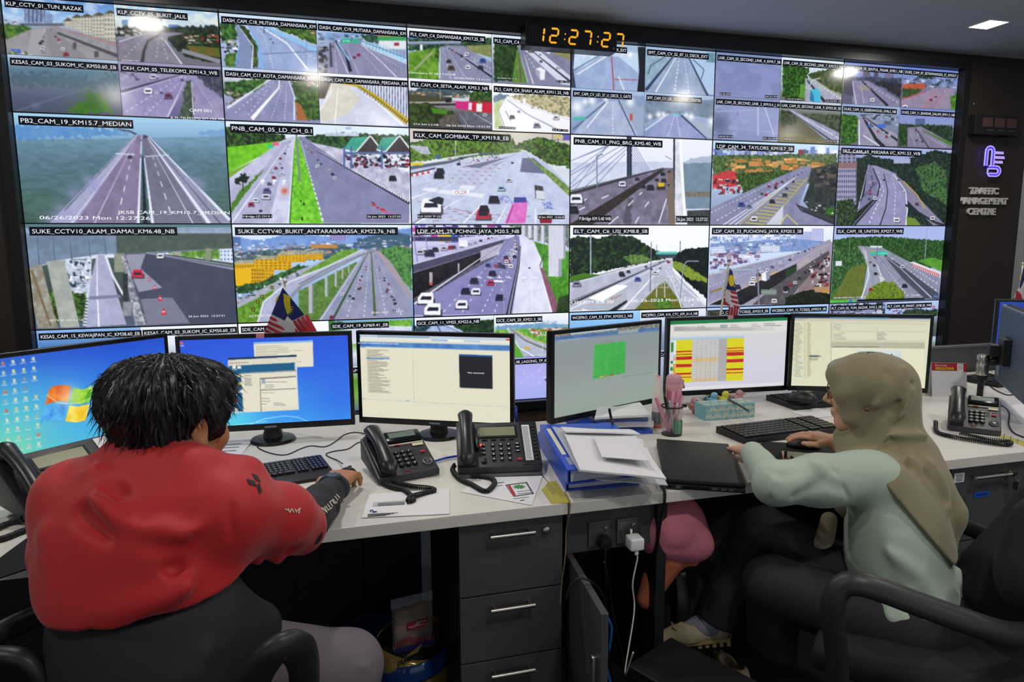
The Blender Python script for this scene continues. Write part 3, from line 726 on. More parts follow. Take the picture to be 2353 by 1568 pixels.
t.poly([(130,210),(770,125),(770,150),(150,330)],'#b4b4de','#c8c8ec', sc=18).cars([(760,110),(500,190),(160,240)],14,8,50, jit=20, pw=1.2).rect(455,155,512,198,'#f4f4fc').car(255,245,60,'#2f2f48')
t.poly([(140,320),(770,145),(770,175),(610,230),(140,375)],'#4d4a66', amp=.12).line([(140,318),(770,143)],'#d8d8ee',6,3).poly([(600,225),(770,165),(775,200),(600,320)],'#c6c0d8','#a8a2c0', sc=5)
t.poly([(140,378),(600,235),(600,310),(360,440),(150,560)],'#1c1a22','#2a2630', sc=20).line([(265,370),(265,450)],'#b0a8b8',22).line([(265,440),(265,458)],'#c05a44',22).line([(452,310),(452,370)],'#a8a4b4',12)
t.poly([(150,545),(400,400),(600,300),(720,250),(700,290),(320,490),(150,600)],'#4e4c5c','#6c6a7c', sc=5)
t.poly([(760,150),(860,120),(870,200),(790,650),(150,660),(150,590),(330,480),(720,255)],'#8080b4','#8c8cc0', sc=34)
t.line([(770,160),(150,585)],'#f0f0ff',4,10).line([(770,158),(300,500)],'#26263a',3,10, dash=(44,.5))
for a in (((810,160),(330,660)),((825,160),(460,660)),((840,160),(600,660)),((850,160),(690,660))): t.line(a,'#f0f2ff',2,6, dash=(22,.45), pw=1.7)
t.line([(868,190),(855,330),(790,655)],'#2c2c44',12,34).line([(868,190),(855,330),(790,655)],'#e8e8fa',6,14, dash=(44,.5)).line([(895,170),(940,380),(950,640)],'#ffffff',3,6, dash=(28,.5)).line([(1000,330),(1080,650)],'#f4f4ff',6,9)
t.poly([(1000,335),(1025,345),(1150,650),(1090,650)],'#8c5c74', amp=.15).line([(1030,250),(1000,330)],'#3f3c54',5)
for x0, x1, y in ((1060,1150,400),(1120,1175,280),(960,990,160),(1010,1035,180),(920,950,140),(880,905,130)): t.rect(x0,50, x1, y,'#d4d6e6', amp=.05).rect(x0+(x1-x0)*.75,50, x1, y,'#a0a2b8')
t.cars([(840,110),(830,200),(760,330)],34,8,34, jit=52, pw=1.1, cs=('#eceefa','#eceefa','#33334a','#8c3050','#5c5c88')).poly([(1130,540),(1200,520),(1200,650),(1110,640)],'#243424','#3f5a34', sc=5)
for q in ((230,555,105,'#f8f8ff',.1),(275,630,110,'#f8f8ff',.12),(472,595,80,'#f2f2fc',.08),(730,545,56,'#2e2e52',.03),(568,505,62,'#eceef8',.08),(498,502,58,'#2c2c48',.08),(556,432,54,'#33334e',.07),(668,445,46,'#c03858',.05),(680,382,48,'#2c2c48',.04),(650,325,32,'#3b3f80',.05),(703,328,30,'#c86088',.04),(753,335,32,'#44446c',.03),(806,332,34,'#f0f0fa',0),(775,300,30,'#f0f0fa',0),(930,342,12,'#30304a',0)): t.car(*q)
for x in (595,665,730,793,895,965): t.line([(x,398),(x,410)],'#ffffff',7).line([(x-18,404),(x+18,410)],'#ffffff',4)
t.line([(755,430),(760,650)],'#9a9cbc',7).line([(690,430),(752,432)],'#ffffff',12).line([(145,110),(175,300)],'#8c8cc0',8).line([(228,110),(242,230)],'#8c8cc0',6)
t.text('LDP PCHNG JAYA 20.5 NB CCTV 12',178,112,418,114,12,'#eef')

t = cap(tile(3,2).bg('#fbfcff','#f0f3fc').crop(*H_),'ELT_CAM_C6_USJ_KM8.8_SB',.52)
t.trees([(1205,150),(1260,125),(1400,140),(1500,115),(1640,130),(1760,210),(1850,240),(1850,280),(1700,310),(1205,410)],'#182420','#3a5a30', sc=9, bias=-.1)
t.trees([(1900,250),(2000,210),(2145,200),(2145,560),(2000,440),(1900,330)],'#10181a','#253a26', bias=-.2).trees([(1900,290),(1990,320),(2130,415),(2130,440),(2020,420),(1905,340)],'#4a6428','#86a038', bias=.2)
t.poly([(1205,400),(1300,375),(1420,390),(1205,440)],'#4c7a28').trees([(1560,260),(1700,250),(1760,290),(1620,320)],'#4a6a34','#7c9c50')
t.poly([(1205,440),(1600,350),(1840,285),(1900,280),(1900,360),(2130,595),(2130,615),(1205,630)],'#b2b7cb','#c2c7da', sc=30)
t.line([(1210,440),(1740,300)],'#24282c',12,3, dash=(50,.5)).line([(1205,448),(1740,305)],'#e4e8f2',8,2).line([(1208,580),(1850,292)],'#26292e',24,4).line([(1208,575),(1850,290)],'#e8ebf4',10,2, dash=(70,.5))
t.line([(1210,620),(1870,300)],'#f4f6ff',7,3).line([(1560,625),(1820,340)],'#ffffff',9,4).line([(1640,540),(1870,300)],'#ffffff',5,2, dash=(14,.45))
t.poly([(1640,625),(1790,470),(1850,430),(1970,600),(1960,615)],'#5a6a2c','#7a7230', sc=7).trees([(1780,545),(1880,550),(1910,615),(1790,615)],'#3f6a28','#6a9c34').line([(1850,350),(1900,440),(1960,610)],'#e8ecf6',4,8).line([(1895,340),(1960,460),(2130,600)],'#eef0fa',4,8).line([(1870,330),(1930,480),(2050,610)],'#ffffff',3,6, dash=(10,.4))
t.rect(1785,232,1930,250,'#4ab4b0').rect(1800,250,1920,275,'#3a4450', amp=.4).rect(1800,228,1925,236,'#a8e0d8').line([(1950,160),(1950,240)],'#5c6a84',5).line([(1790,185),(1790,235)],'#7c8aa4',4).line([(1345,100),(1345,385)],'#a9b6cc',9).line([(1755,165),(1747,500)],'#7a8494',5,9)
t.line([(1950,545),(1970,330),(1995,295),(2075,295)],'#8c9cb0',8)
for x in (1790,1845): t.line([(x,440),(x,540)],'#c8ccd0',7)
for y in (410,440,470): t.line([(1782, y),(1870, y+3)],'#a8b4ac',5)
for x in (1782,1826,1870): t.line([(x,408),(x,480)],'#a8b4ac',5)
for q in ((1250,452,52,'#8c8ca8'),(1552,380,34,'#3c3c44'),(1600,368,24,'#3c3a44'),(1662,420,38,'#4458b8'),(1780,375,34,'#e8eaf2'),(1718,335,18,'#4c5060'),(1870,302,20,'#a03044'),(1755,350,16,'#3a3e50'),(1815,345,14,'#6c7288'),(1558,390,34,'#2f2f36')): t.car(*q)
t.cars([(1880,285),(1800,310)],10,5,10, jit=10, pw=1)
t.poly([(1330,545),(1520,455),(1590,458),(1590,470),(1420,570)],'#ffffff').poly([(1330,548),(1420,570),(1592,468),(1590,560),(1480,628),(1320,628)],'#b4bcc8', amp=.06, sc=4).poly([(1470,628),(1592,556),(1590,575),(1520,628)],'#2c303a').text('Expo',1482,560,1552,528,20,'#b04050').poly([(1280,628),(1290,615),(1330,628)],'#f6f8ff')
t.text('USJ KM 8.8 SB',1212,585,1500,578,20,'#ffffff').text('06-26-2023 Mon 12:26:21',1620,573,2092,562,20,'#ffffff')
t.poly([(1212,50),(1238,76),(1226,78),(1234,96),(1228,98),(1220,80),(1212,86)],'#ffffff')

I_ = (1600,480,3.125)
t = cap(tile(4,2).bg('#f4f6ff','#c4d8fa','#9cacd8').crop(*I_),'LDP_CAM_33_PUCHONG_JAYA_KM20.5_SB')
t.bld(710,165,840,260,'#b8c4ee','#8a98d4',8,6).bld(830,140,915,240,'#c8ccf0','#949cd4',6,7).town([(100,200),(720,180),(700,230),(100,260)],['#a8c0ee','#d4e2fc','#8aa6de'],80,14,12)
t.poly([(100,250),(700,215),(980,240),(980,290),(100,340)],'#6c8cc4','#8ca6d4', sc=12).town([(100,270),(720,225),(720,260),(100,330)],['#dce4f8','#a8b4dc','#6a7cac','#8e84b4'],130,16,7).bld(105,275,205,330,'#dfe8fa','#8ea8d8',8,3).bld(460,265,600,310,'#e4eafa','#90a4d0',9,3)
t.town([(95,320),(480,300),(480,360),(100,440)],['#8a6c94','#b49cb8','#e6e2f2','#6a5a84','#c8b0c0'],130,18,9)
t.poly([(90,470),(720,320),(960,220),(980,260),(960,560),(640,690),(85,690)],'#9c94a8','#aaa2b4', sc=24)
t.poly([(95,490),(740,310),(950,235),(700,400),(440,520),(85,690)],'#8d8eb0','#a09fbc', sc=22).line([(95,475),(730,305)],'#c8ccdc',8,4).line([(90,560),(760,320)],'#dfe0ee',4,2, dash=(26,.5))
t.poly([(300,590),(480,470),(600,440),(560,520),(400,580)],'#b49a78')
for i in range(7): t.line([(310+i*34,575-i*18),(420+i*30,585-i*18)],'#e0b868',5)
t.poly([(85,690),(440,525),(720,395),(720,450),(560,560),(330,690)],'#2c2a2e','#1e1e24', sc=14).line([(85,690),(440,522),(960,250)],'#c4bcc0',8,3).poly([(640,440),(720,410),(720,480),(640,510)],'#2c4030')
t.poly([(720,395),(800,350),(820,380),(740,440)],'#b0a8ac').poly([(560,560),(760,420),(950,300),(960,330),(740,560),(640,690),(400,690)],'#504c54','#625e66', sc=20)
t.poly([(740,560),(960,320),(960,600),(700,660)],'#8a7c82', amp=.1).town([(800,440),(960,330),(950,560),(830,560)],['#2c2a30','#e6e4ea','#8c3038','#55505a','#c8c4cc','#1f1d24'],90,14,9)
t.trees([(640,640),(760,590),(880,580),(960,610),(960,690),(640,690)],'#161c18','#2a3626').rect(850,560,965,600,'#b08c6c').rect(900,590,965,604,'#d89030')
t.cars([(900,250),(700,340),(420,510)],20,5,34, jit=44, cs=('#f2f2f8','#3a3a48','#e8e8f0','#6a6a80')).cars([(900,320),(760,480),(620,600)],12,8,34, jit=26)
t.poly([(470,465),(500,450),(530,455),(528,500),(500,520),(470,515)],'#eef0f6').poly([(500,455),(530,455),(528,500),(503,515)],'#8c96a8').car(400,540,44,'#f0f0f6').car(295,565,44,'#26262e').car(560,665,40,'#e8e8ee').car(645,575,40,'#26262c')
t.line([(165,440),(440,435)],'#8c9aaa',16).line([(165,440),(440,435)],'#c8d4e0',4).line([(440,430),(450,690)],'#7c8494',12).line([(110,470),(440,460)],'#9aa8b4',4).rect(465,580,575,618,'#7c8a84').line([(465,600),(575,600)],'#aab8b0',4).line([(100,600),(190,570)],'#d8a838',12).line([(100,600),(190,570)],'#2c2418',12, dash=(7,.45))
t.text('LDP CCD-KM20.5 BF4',140,186,345,184,11,'#30386a')

t = cap(tile(5,2).bg('#a9b8ec','#b4c0ee','#7888a8').crop(*I_),'SLK_CAM_18_UNITEN_KM27.7_WB')
t.trees([(985,225),(1100,205),(1340,200),(1560,215),(1790,230),(1790,430),(985,400)],'#1f3a22','#3f6c34', bias=0).poly([(1590,375),(1690,350),(1770,370),(1760,450)],'#4f8c30','#62a43c', sc=9)
t.poly([(985,300),(1200,290),(1230,400),(1190,640),(960,665)],'#3c6430','#4f7438', sc=12).trees([(985,280),(1200,275),(1215,390),(1120,470),(975,600)],'#27442a','#5a8c48').poly([(1100,430),(1225,390),(1190,640),(970,665)],'#5c6a30','#6c7838', sc=12)
t.poly([(1155,265),(1200,268),(1270,320),(1400,480),(1400,640),(1180,660),(1250,480),(1230,380)],'#9396a8','#a2a4b6', sc=20)
t.poly([(1200,268),(1330,275),(1450,340),(1750,490),(1740,640),(1400,645),(1300,400)],'#8488a0','#9296ae', sc=26)
t.poly([(1340,330),(1460,400),(1740,610),(1740,650),(1640,645),(1480,500)],'#4a5060').line([(1330,325),(1470,430),(1690,640)],'#c8ccdc',3,8)
for a in (((1290,340),(1530,640)),((1250,330),(1420,640)),((1380,330),(1740,600)),((1420,340),(1745,545))): t.line(a,'#f0f2fb',2,6, dash=(18,.45), pw=1.4)
t.line([(1215,300),(1240,480),(1185,645)],'#dfe2ec',5,10).line([(1300,400),(1340,520)],'#f0f2fb',4).line([(1200,280),(1218,390)],'#d4d8e2',4).poly([(1310,480),(1350,500),(1330,560)],'#d0d4e0')
t.trees([(1215,640),(1260,560),(1340,520),(1420,530),(1490,600),(1500,645),(1220,655)],'#46601f','#7c9430', sc=6, bias=.05)
t.line([(1550,395),(1750,480)],'#e6e0e4',26,34).line([(1550,395),(1750,480)],'#c8404c',24,32, dash=(15,.55)).poly([(1530,385),(1752,470),(1752,455),(1560,380)],'#e0e4ec')
t.line([(1250,272),(1335,272)],'#e4e8f0',12).rect(1250,300,1285,335,'#3ac0a4').rect(1297,305,1375,335,'#3ac0a4').line([(1297,320),(1375,320)],'#c8f4e8',3).rect(1250,300,1280,308,'#c8a040').line([(1300,270),(1300,330)],'#5c6474',4).line([(1660,130),(1640,360)],'#9aa8b8',5).line([(1100,170),(1100,290)],'#8c98ac',3).rect(1000,375,1045,410,'#dfe4ee')
for q in ((1278,408,20,'#2c2e36'),(1288,468,24,'#2c2e36'),(1496,556,36,'#22242c'),(1480,418,30,'#dfe2ec'),(1250,385,14,'#484c58'),(1408,362,18,'#e4e6ee'),(1285,350,12,'#8c2c3c'),(1360,338,18,'#7a4634'),(1252,580,26,'#c83040')): t.car(*q)
t.poly([(960,655),(1150,655),(1150,675),(960,678)],'#5cd04c','#40a848', sc=5).rect(1100,655,1118,672,'#3c6cd8').poly([(1160,652),(1640,640),(1640,652),(1150,668)],'#101018').rect(1705,620,1735,628,'#7848d8').rect(1705,628,1735,634,'#48b8d8')
t.text('26-06-2023 Mon 12:27:14',985,645,1215,638,10).text('CC098',1545,626,1600,624,9)

# ---- small pictures of the top row
A_ = (0,0,3.18)
def small(i, j, qx, qy, s, bgc, cr, wide=None):
    return cap(tile(i, j,(qx, qy)).bg(*bgc).crop(*cr), s, wide, True)
t = small(0,0,0,0,'KLP_CCTV_01_TUN_RAZAK',('#5f8fd0','#9cc0ea','#8c94a8','#707484'), A_,.68).cloud('#dfe8f4',30,.45,.6,.5)
t.bld(180,40,330,165,'#55648c','#c6d4ea',5,9,.5).bld(335,100,385,175,'#7488b4','#a8bcdc',3,5).rect(10,170,470,190,'#5c6474').town([(10,140),(180,150),(180,180),(10,180)],['#d4dae8','#6c7c8c','#9aa4b8'],30,14,8)
for x0, y0, x1, y1 in ((465,150,530,200),(525,125,600,220),(590,120,680,250),(675,110,770,270),(760,95,850,300)): t.bld(x0, y0, x1, y1,'#c8c6b8','#6c6e68',4,6,.45).poly([(x0-6, y0+6),((x0+x1)/2, y0-22),(x1+6, y0+4)],'#56523f')
t.trees([(10,190),(160,180),(230,215),(120,300),(30,360)],'#33502c','#6c9a3c').poly([(20,300),(260,200),(420,190),(560,280),(860,330),(860,450),(40,420)],'#8e8c90','#9c9a9e', sc=14)
t.poly([(230,220),(330,200),(300,410),(190,415)],'#a3a1a8').poly([(330,215),(400,215),(640,430),(380,430)],'#8a8890').poly([(400,195),(860,310),(860,400),(700,380),(460,250)],'#9c9aa4','#8a8894', sc=10).line([(410,195),(860,330)],'#c86a54',8,10, dash=(26,.5)).line([(420,240),(860,410)],'#4c4e58',14,26).line([(545,310),(545,360)],'#50525c',26).line([(705,375),(705,420)],'#50525c',30)
t.cars([(330,210),(300,300),(280,400)],9,8,36, jit=40).cars([(370,215),(440,320),(500,420)],7,8,40, jit=20).rect(80,360,150,390,'#3c66d0').town([(40,370),(250,380),(250,420),(40,415)],['#5c7c3a','#d8d8e0','#48683c'],30,12,8)
t = small(0,0,1,0,'KLP_CCTV_05_BUKIT_JALIL',('#a8cdea','#cfdce2','#6a7080','#74707e'), A_,.66).cloud('#f0efe2',24,.45,.7,.5)
t.bld(890,145,935,185,'#7a9cc8','#5c7cac',5,3).bld(1060,115,1185,235,'#8c8a80','#55544c',9,9,.5).bld(1230,180,1300,205,'#5c88c4','#486ea8',4,2).bld(1500,185,1560,220,'#5c78b0','#4a6498',4,2).trees([(855,195),(1600,190),(1600,250),(855,270)],'#1c2622','#3c4c3c').town([(860,220),(1060,210),(1060,260),(860,280)],['#a8a0a0','#6c5a58','#d0ccd0'],40,14,7)
t.trees([(1200,240),(1610,240),(1615,470),(1370,420),(1250,330)],'#18241a','#33482c').town([(1340,260),(1600,250),(1600,310),(1380,320)],['#b03030','#d0c8c4','#8c4840','#6c7c5c'],60,16,8).poly([(1360,330),(1600,350),(1610,420),(1400,390)],'#4a6a20','#7c5a34', sc=14)
t.poly([(865,300),(1060,240),(1280,235),(1350,245),(1230,270),(1200,310),(1330,480),(1370,490),(870,450)],'#7b7888','#8a8596', sc=18).line([(1180,245),(1080,300),(1050,380),(1040,455)],'#3c3838',8,26).line([(870,305),(1060,245)],'#d8d8e0',8,4).line([(1200,290),(1330,470)],'#e8e8f0',6,10).line([(1330,370),(1610,450)],'#8c8c98',30).line([(1060,270),(900,430)],'#eceef6',3,6, dash=(7,.4)).line([(1160,280),(1140,440)],'#eceef6',3,6, dash=(5,.4)).line([(1180,290),(1230,450)],'#eceef6',3,6, dash=(5,.4)).car(1185,282,18,'#f0f0f6')
t.text('26-06-2023 12:27',890,445,1020,450,8)
t = small(0,0,0,1,'KESAS_CAM_03_SUKOM_IC_KM50.60_EB',('#b0c8e4','#5c7c90','#6a7488','#545c74','#4a5268'), A_,.95)
t.poly([(60,540),(400,530),(700,580),(860,530),(860,640),(60,620)],'#47606c', a=.7, warp=14).poly([(650,660),(720,690),(850,830),(480,830),(600,740)],'#2f6414','#3c7c18', sc=20, warp=10)
for x, y in ((560,790),(640,690),(760,720)): t.blob(x, y,60,'#4a6a34',.5)
t.line([(650,640),(120,810)],'#77809a',5).blob(260,770,30,'#6c7896',.6).blob(500,540,200,'#5f7c8c',.4)
t = small(0,0,1,1,'CKH_CAM_05_TELEKOM2_KM14.3_WB',('#9a96b8','#948eb4','#7a749c','#6a6490'), A_,.93)
t.trees([(1420,530),(1640,510),(1640,720),(1500,620)],'#3c3c50','#5c6070').town([(880,510),(1330,510),(1330,560),(880,600)],['#7c7898','#b4b0cc','#5c5876','#d0cce4'],50,20,9).poly([(890,640),(1320,545),(1370,545),(1380,600),(1220,860),(900,850)],'#a29cc4','#8c86b2', sc=26).poly([(1390,590),(1420,570),(1640,740),(1640,880),(1420,870)],'#8e88b0','#a09ac0', sc=24)
t.line([(885,670),(1330,545)],'#3c3854',20,5).line([(885,690),(1330,552)],'#e4e0f6',5,2).poly([(1355,600),(1400,590),(1420,780),(1400,870),(1300,865),(1330,760)],'#37443a','#5a6a58', sc=7, warp=4).line([(1345,600),(1225,855)],'#f4f2ff',3,9).line([(1400,600),(1415,840)],'#e8e6fa',4,10)
t.line([(1330,560),(900,830)],'#f0eeff',3,6, dash=(12,.45)).line([(1360,560),(1050,850)],'#f0eeff',3,6, dash=(12,.45)).line([(1430,590),(1600,860)],'#e8e6fa',3,5, dash=(14,.4)).car(1082,670,60,'#f4f4ff').car(1228,705,56,'#7a4a6a').car(1180,680,16,'#2a2838').car(1330,585,20,'#5c5070').car(1250,585,26,'#e8e6f4').car(1120,565,50,'#d4d0e6')
t.text('CAM 001',1385,815,1545,822,22,'#ffffff').text('K M.:TELEKOM2 KM 14.3 WB',1250,868,1640,878,16,'#ffffff')
t = small(1,0,0,0,'DASH_CAM_C18_MUTIARA_DAMANSARA_KM',('#cfe2f6','#aabfe2','#9aacd6'), A_,.965)
t.trees([(1605,160),(1720,165),(1740,250),(1720,340),(1620,300)],'#29402a','#5a8c3c').town([(1620,280),(1740,280),(1730,400),(1620,400)],['#22262c','#c4ccdc','#6a7484','#e4e8f0'],40,18,10).trees([(1640,400),(1730,380),(1720,490),(1640,480)],'#3c5a30','#6c943c').poly([(1720,175),(1760,175),(1840,300),(1850,510),(1720,490),(1750,330)],'#8290b8', amp=.08)
t.trees([(1740,180),(1800,200),(1880,330),(1890,500),(1850,490),(1830,320)],'#2c3a26','#54743c').poly([(1800,175),(1900,170),(2320,350),(2320,540),(1920,520),(1890,330)],'#8fa2cc','#a0b2da', sc=22).line([(1740,185),(1850,340),(1840,500)],'#e8f2ff',4,10).line([(1810,180),(1890,330),(1920,515)],'#7cb4ec',10,22).line([(1900,180),(2320,370)],'#8cc8f4',10,26).line([(1870,190),(1930,260),(2000,510)],'#ffffff',2,6, dash=(16,.5)).line([(1880,180),(2100,320),(2250,510)],'#ffffff',5,12).line([(1920,200),(2320,440)],'#f0f6ff',2,5, dash=(14,.4)).trees([(2000,195),(2320,190),(2320,330),(2180,270)],'#2f4a24','#6a9040').town([(2090,190),(2320,190),(2320,260)],['#a86048','#d0c8c4','#6c4c3c'],30,14,6).line([(1930,170),(1928,240)],'#2c3448',5).line([(1915,395),(2320,375)],'#4c5878',4).line([(2240,300),(2235,480)],'#7c88a8',5).line([(1755,330),(1720,500)],'#4c90d8',8)
t.cars([(1900,200),(2000,330)],5,6,12, jit=20)
B_ = (720,30,3.857)
t = small(1,0,1,0,'DASH_CAM_C19_MUTIARA_DAMANSARA_KM',('#c6dcf2','#a8bcdc','#8c90b4','#7c80a4'), B_,.965)
t.poly([(40,170),(820,180),(820,260),(40,240)],'#7ca0d0','#94b4dc', sc=12).town([(40,180),(560,200),(560,260),(40,270)],['#d8e2f2','#8c98b4','#5c6c8c','#3c4c5c'],70,20,9).trees([(430,190),(590,200),(590,270),(460,250)],'#2c4438','#4c6c58').rect(570,175,820,210,'#c87c5c', amp=.3).rect(570,208,820,245,'#3c9c5c').rect(580,245,820,320,'#dce6ec', amp=.05).rect(715,262,760,290,'#a03848')
t.poly([(140,260),(430,240),(460,260),(830,420),(830,580),(50,560),(120,400)],'#8583a6','#9391b4', sc=24).line([(430,255),(830,420)],'#b4d8f0',40,60).line([(430,250),(830,400)],'#5c94c4',8,12).line([(430,285),(830,450)],'#c8d8e8',6,10)
for i in range(12): t.line([(470+i*30,250+i*8),(470+i*30,300+i*10)],'#4c78a0',3)
t.line([(205,260),(290,370),(330,520)],'#23283c',16,30).line([(215,260),(320,420)],'#88c4e8',14).line([(195,270),(310,540)],'#d0d8e8',5,9).line([(430,280),(600,430),(740,570)],'#e4e8f4',5,9).line([(150,270),(160,480)],'#3c4254',12,26).line([(190,330),(210,540)],'#f0f2fa',3,6, dash=(10,.5)).line([(300,310),(410,560)],'#f4f6fc',3,7, dash=(14,.5)).line([(390,300),(600,540)],'#f4f6fc',2,5, dash=(12,.4)).line([(500,320),(800,500)],'#f4f6fc',2,5, dash=(12,.4))
t.town([(45,300),(140,300),(130,530),(45,540)],['#3c404c','#6c7080','#23262e','#9498a8'],40,20,14).rect(250,225,330,268,'#3cb490').rect(345,228,402,268,'#3cb490').line([(260,248),(320,248)],'#e4fff4',5).car(400,372,32,'#b03048').car(362,393,28,'#b02c44').car(172,298,18,'#3a3a44').line([(500,310),(500,380)],'#7c84a0',4).line([(608,360),(608,470)],'#8088a4',4).line([(778,400),(778,530)],'#6cc0e0',5)
t = small(1,0,0,1,'DASH_CAM_C17_KOTA_DAMANSARA_KM11',('#c8d4ea','#a4a8cc','#8c90ba'), A_,.965)
t.bld(1640,560,1780,610,'#d8dce8','#8c94a8',8,3).bld(1780,560,1890,600,'#e4e6ee','#98a0b0',6,3).trees([(1640,600),(1960,570),(1900,650),(1720,720),(1640,680)],'#29442a','#5c9040').town([(1640,640),(1780,690),(1700,780),(1650,780)],['#6c6a64','#8c8478','#c4c0bc','#5c3c38'],40,16,9).poly([(1640,830),(1960,600),(2000,575),(2110,580),(2150,620),(2160,880),(1650,880)],'#8488ae','#9599bd', sc=26).line([(1660,790),(1980,575)],'#f0f4ff',16,5).line([(2040,580),(2040,640),(1840,870)],'#ffffff',6,30).line([(2110,590),(2150,700),(2150,880)],'#e8eefc',6,12)
t.line([(1980,600),(1700,840)],'#f0f2fc',3,6, dash=(10,.4)).line([(2000,600),(1800,860)],'#f0f2fc',3,6, dash=(9,.4)).line([(2070,600),(1980,880)],'#f0f2fc',3,6, dash=(12,.4)).line([(2095,600),(2080,880)],'#f0f2fc',3,7, dash=(12,.5)).trees([(2130,600),(2340,570),(2340,880),(2165,870),(2160,700)],'#2c4424','#628c3c').town([(2120,580),(2340,580),(2340,640),(2160,620)],['#b88090','#d8c4c8','#8c6068','#e4dce0'],40,20,6).poly([(2160,740),(2200,770),(2250,880),(2170,880)],'#a86840')
t = small(1,0,1,1,'DASH_CAM_C26_DAMANSARA_PERDANA_KM',('#eef2fc','#d8def2','#b8c0de'), B_,.965)
t.rect(50,590,160,760,'#5a5248', amp=.15).poly([(160,600),(400,620),(840,880),(840,1000),(60,980),(60,860),(160,690)],'#c9cfe6','#dfe3f2', sc=40).poly([(160,610),(300,640),(420,760),(300,900),(80,980),(60,860)],'#d4d0c4','#eae6dc', sc=40)
for i in range(18): t.line([(400+i*25,610+i*2),(400+i*25,680+i*17)],'#3c4668',7)
t.line([(160,605),(400,645),(560,750),(840,970)],'#c8ae2c',10,56).line([(400,650),(560,755),(840,975)],'#2a2418',8,26, dash=(24,.4)).line([(380,668),(540,775),(800,1000)],'#ffffff',4,12).line([(60,860),(165,680)],'#e8ecf4',18).line([(220,660),(205,820),(190,990)],'#ffffff',5,10).line([(290,660),(360,840),(405,990)],'#f0f4ff',3,8, dash=(6,.4)).line([(340,660),(520,870),(600,980)],'#f0f4ff',3,8, dash=(6,.4))
t = small(2,0,0,0,'PLS_CAM_C4_DAMANSARA_KM17.25_SB',('#f2f4f8','#a8bcdc','#8c92b0'), B_,.88)
t.rect(845,195,960,232,'#5c8ce0').trees([(840,225),(1600,220),(1600,320),(840,330)],'#23382c','#4a7048').line([(845,268),(1310,262)],'#8490b4',22).line([(845,258),(1310,252)],'#c8d4ee',6).line([(958,280),(958,330)],'#eceef8',24).rect(1215,225,1240,245,'#d8b830')
t.poly([(845,350),(1080,310),(1110,310),(1110,590),(845,570)],'#4c7c24','#7cac3c', sc=9).line([(1060,340),(960,440),(900,500)],'#a8a49c',14).trees([(1080,320),(1120,300),(1115,420),(1090,420)],'#2c4a20','#5c8434').poly([(1120,300),(1200,285),(1330,290),(1590,440),(1590,610),(1120,590)],'#8488a6','#9498b6', sc=24).poly([(1340,290),(1590,280),(1590,400),(1400,340)],'#6c8444','#9c9468', sc=8).line([(1120,310),(1120,580)],'#e4e8f4',4,12).line([(1210,310),(1590,570)],'#2c3040',8,20).line([(1210,305),(1590,555)],'#dfe4f4',3,6)
t.line([(1150,310),(1220,590)],'#fff',3,7, dash=(14,.5)).line([(1180,310),(1360,590)],'#fff',3,6, dash=(12,.4)).line([(1260,310),(1590,500)],'#fff',3,5, dash=(12,.4)).cars([(1160,300),(1240,330),(1400,440)],18,6,26, jit=60).car(1220,490,56,'#5a4438').car(1200,430,40,'#3a3238').car(1370,485,46,'#f0f2f8').car(1360,368,40,'#eef0f6').car(1500,425,50,'#2c58b0').car(1480,485,46,'#30343c').car(1318,385,24,'#3a3e4a')
t.text('Damansara IC SB 17.25 NB',845,535,1260,555,16,'#ffffff').text('26-06-2023 12:31:21',1245,580,1565,600,14,'#ffffff')
t = small(2,0,1,0,'PLS_CAM_C4_KEMUNING_KM14.5_NB',('#dce6f4','#a8b0cc','#7c80a0'), B_,.9)
t.trees([(1600,240),(1720,225),(1800,260),(1830,330),(1800,600),(1600,610)],'#22341f','#3e5c34', sc=10).poly([(1800,330),(1840,330),(1900,620),(1760,620)],'#4f7c34','#6c944c', sc=8).line([(1825,400),(1840,610)],'#6c5c50',14).poly([(1810,300),(1960,290),(2280,420),(2280,640),(1900,630)],'#8b8da8','#7c7e9c', sc=24).poly([(1850,310),(1960,300),(2280,560),(2280,640),(2200,630)],'#c8d0e8','#dce2f2', sc=14).poly([(2080,330),(2280,330),(2280,420),(2150,370)],'#7c8458','#a89c70', sc=8).rect(1900,335,1960,352,'#6c5a50').poly([(2050,340),(2120,320),(2090,365)],'#eef2fa')
t.line([(1840,380),(1900,620)],'#e8ecf8',4,8, dash=(18,.6)).line([(1870,370),(1950,630)],'#ffffff',3,8).line([(1890,370),(2030,600)],'#ffffff',4,9, dash=(7,.4)).line([(1930,330),(2280,610)],'#3c4050',6,18).poly([(1970,495),(2010,480),(2055,505),(2050,590),(2010,595),(1975,545)],'#eef0f8').poly([(1970,495),(2008,515),(2010,595),(1975,545)],'#a8acbc').car(2018,430,24,'#5c4454').car(2165,485,34,'#e8eaf2').car(2010,370,14,'#40444c')
t.text('18-3000 22:11 P',1630,580,1800,588,9).text('21-06 15:4',2155,610,2272,618,10, box='#101016')
t = small(2,0,0,1,'PLS_CAM_C4_SETIA_ALAM_KM3.3_NB',('#f2f4fa','#c4ccd8','#5c5c58','#3c3c40'), B_,.92)
t.poly([(845,690),(1100,650),(1200,650),(1400,700),(1400,730),(845,760)],'#3c4c54','#55686c', sc=10, warp=4).town([(850,695),(1400,715),(1400,780),(850,780)],['#b08a64','#6c6a54','#d0b48c','#4a4c3c'],80,20,6).trees([(1380,720),(1430,670),(1500,700),(1590,680),(1590,780),(1380,780)],'#22381f','#5a8438').poly([(845,720),(1590,770),(1590,800),(845,790)],'#4a4a38')
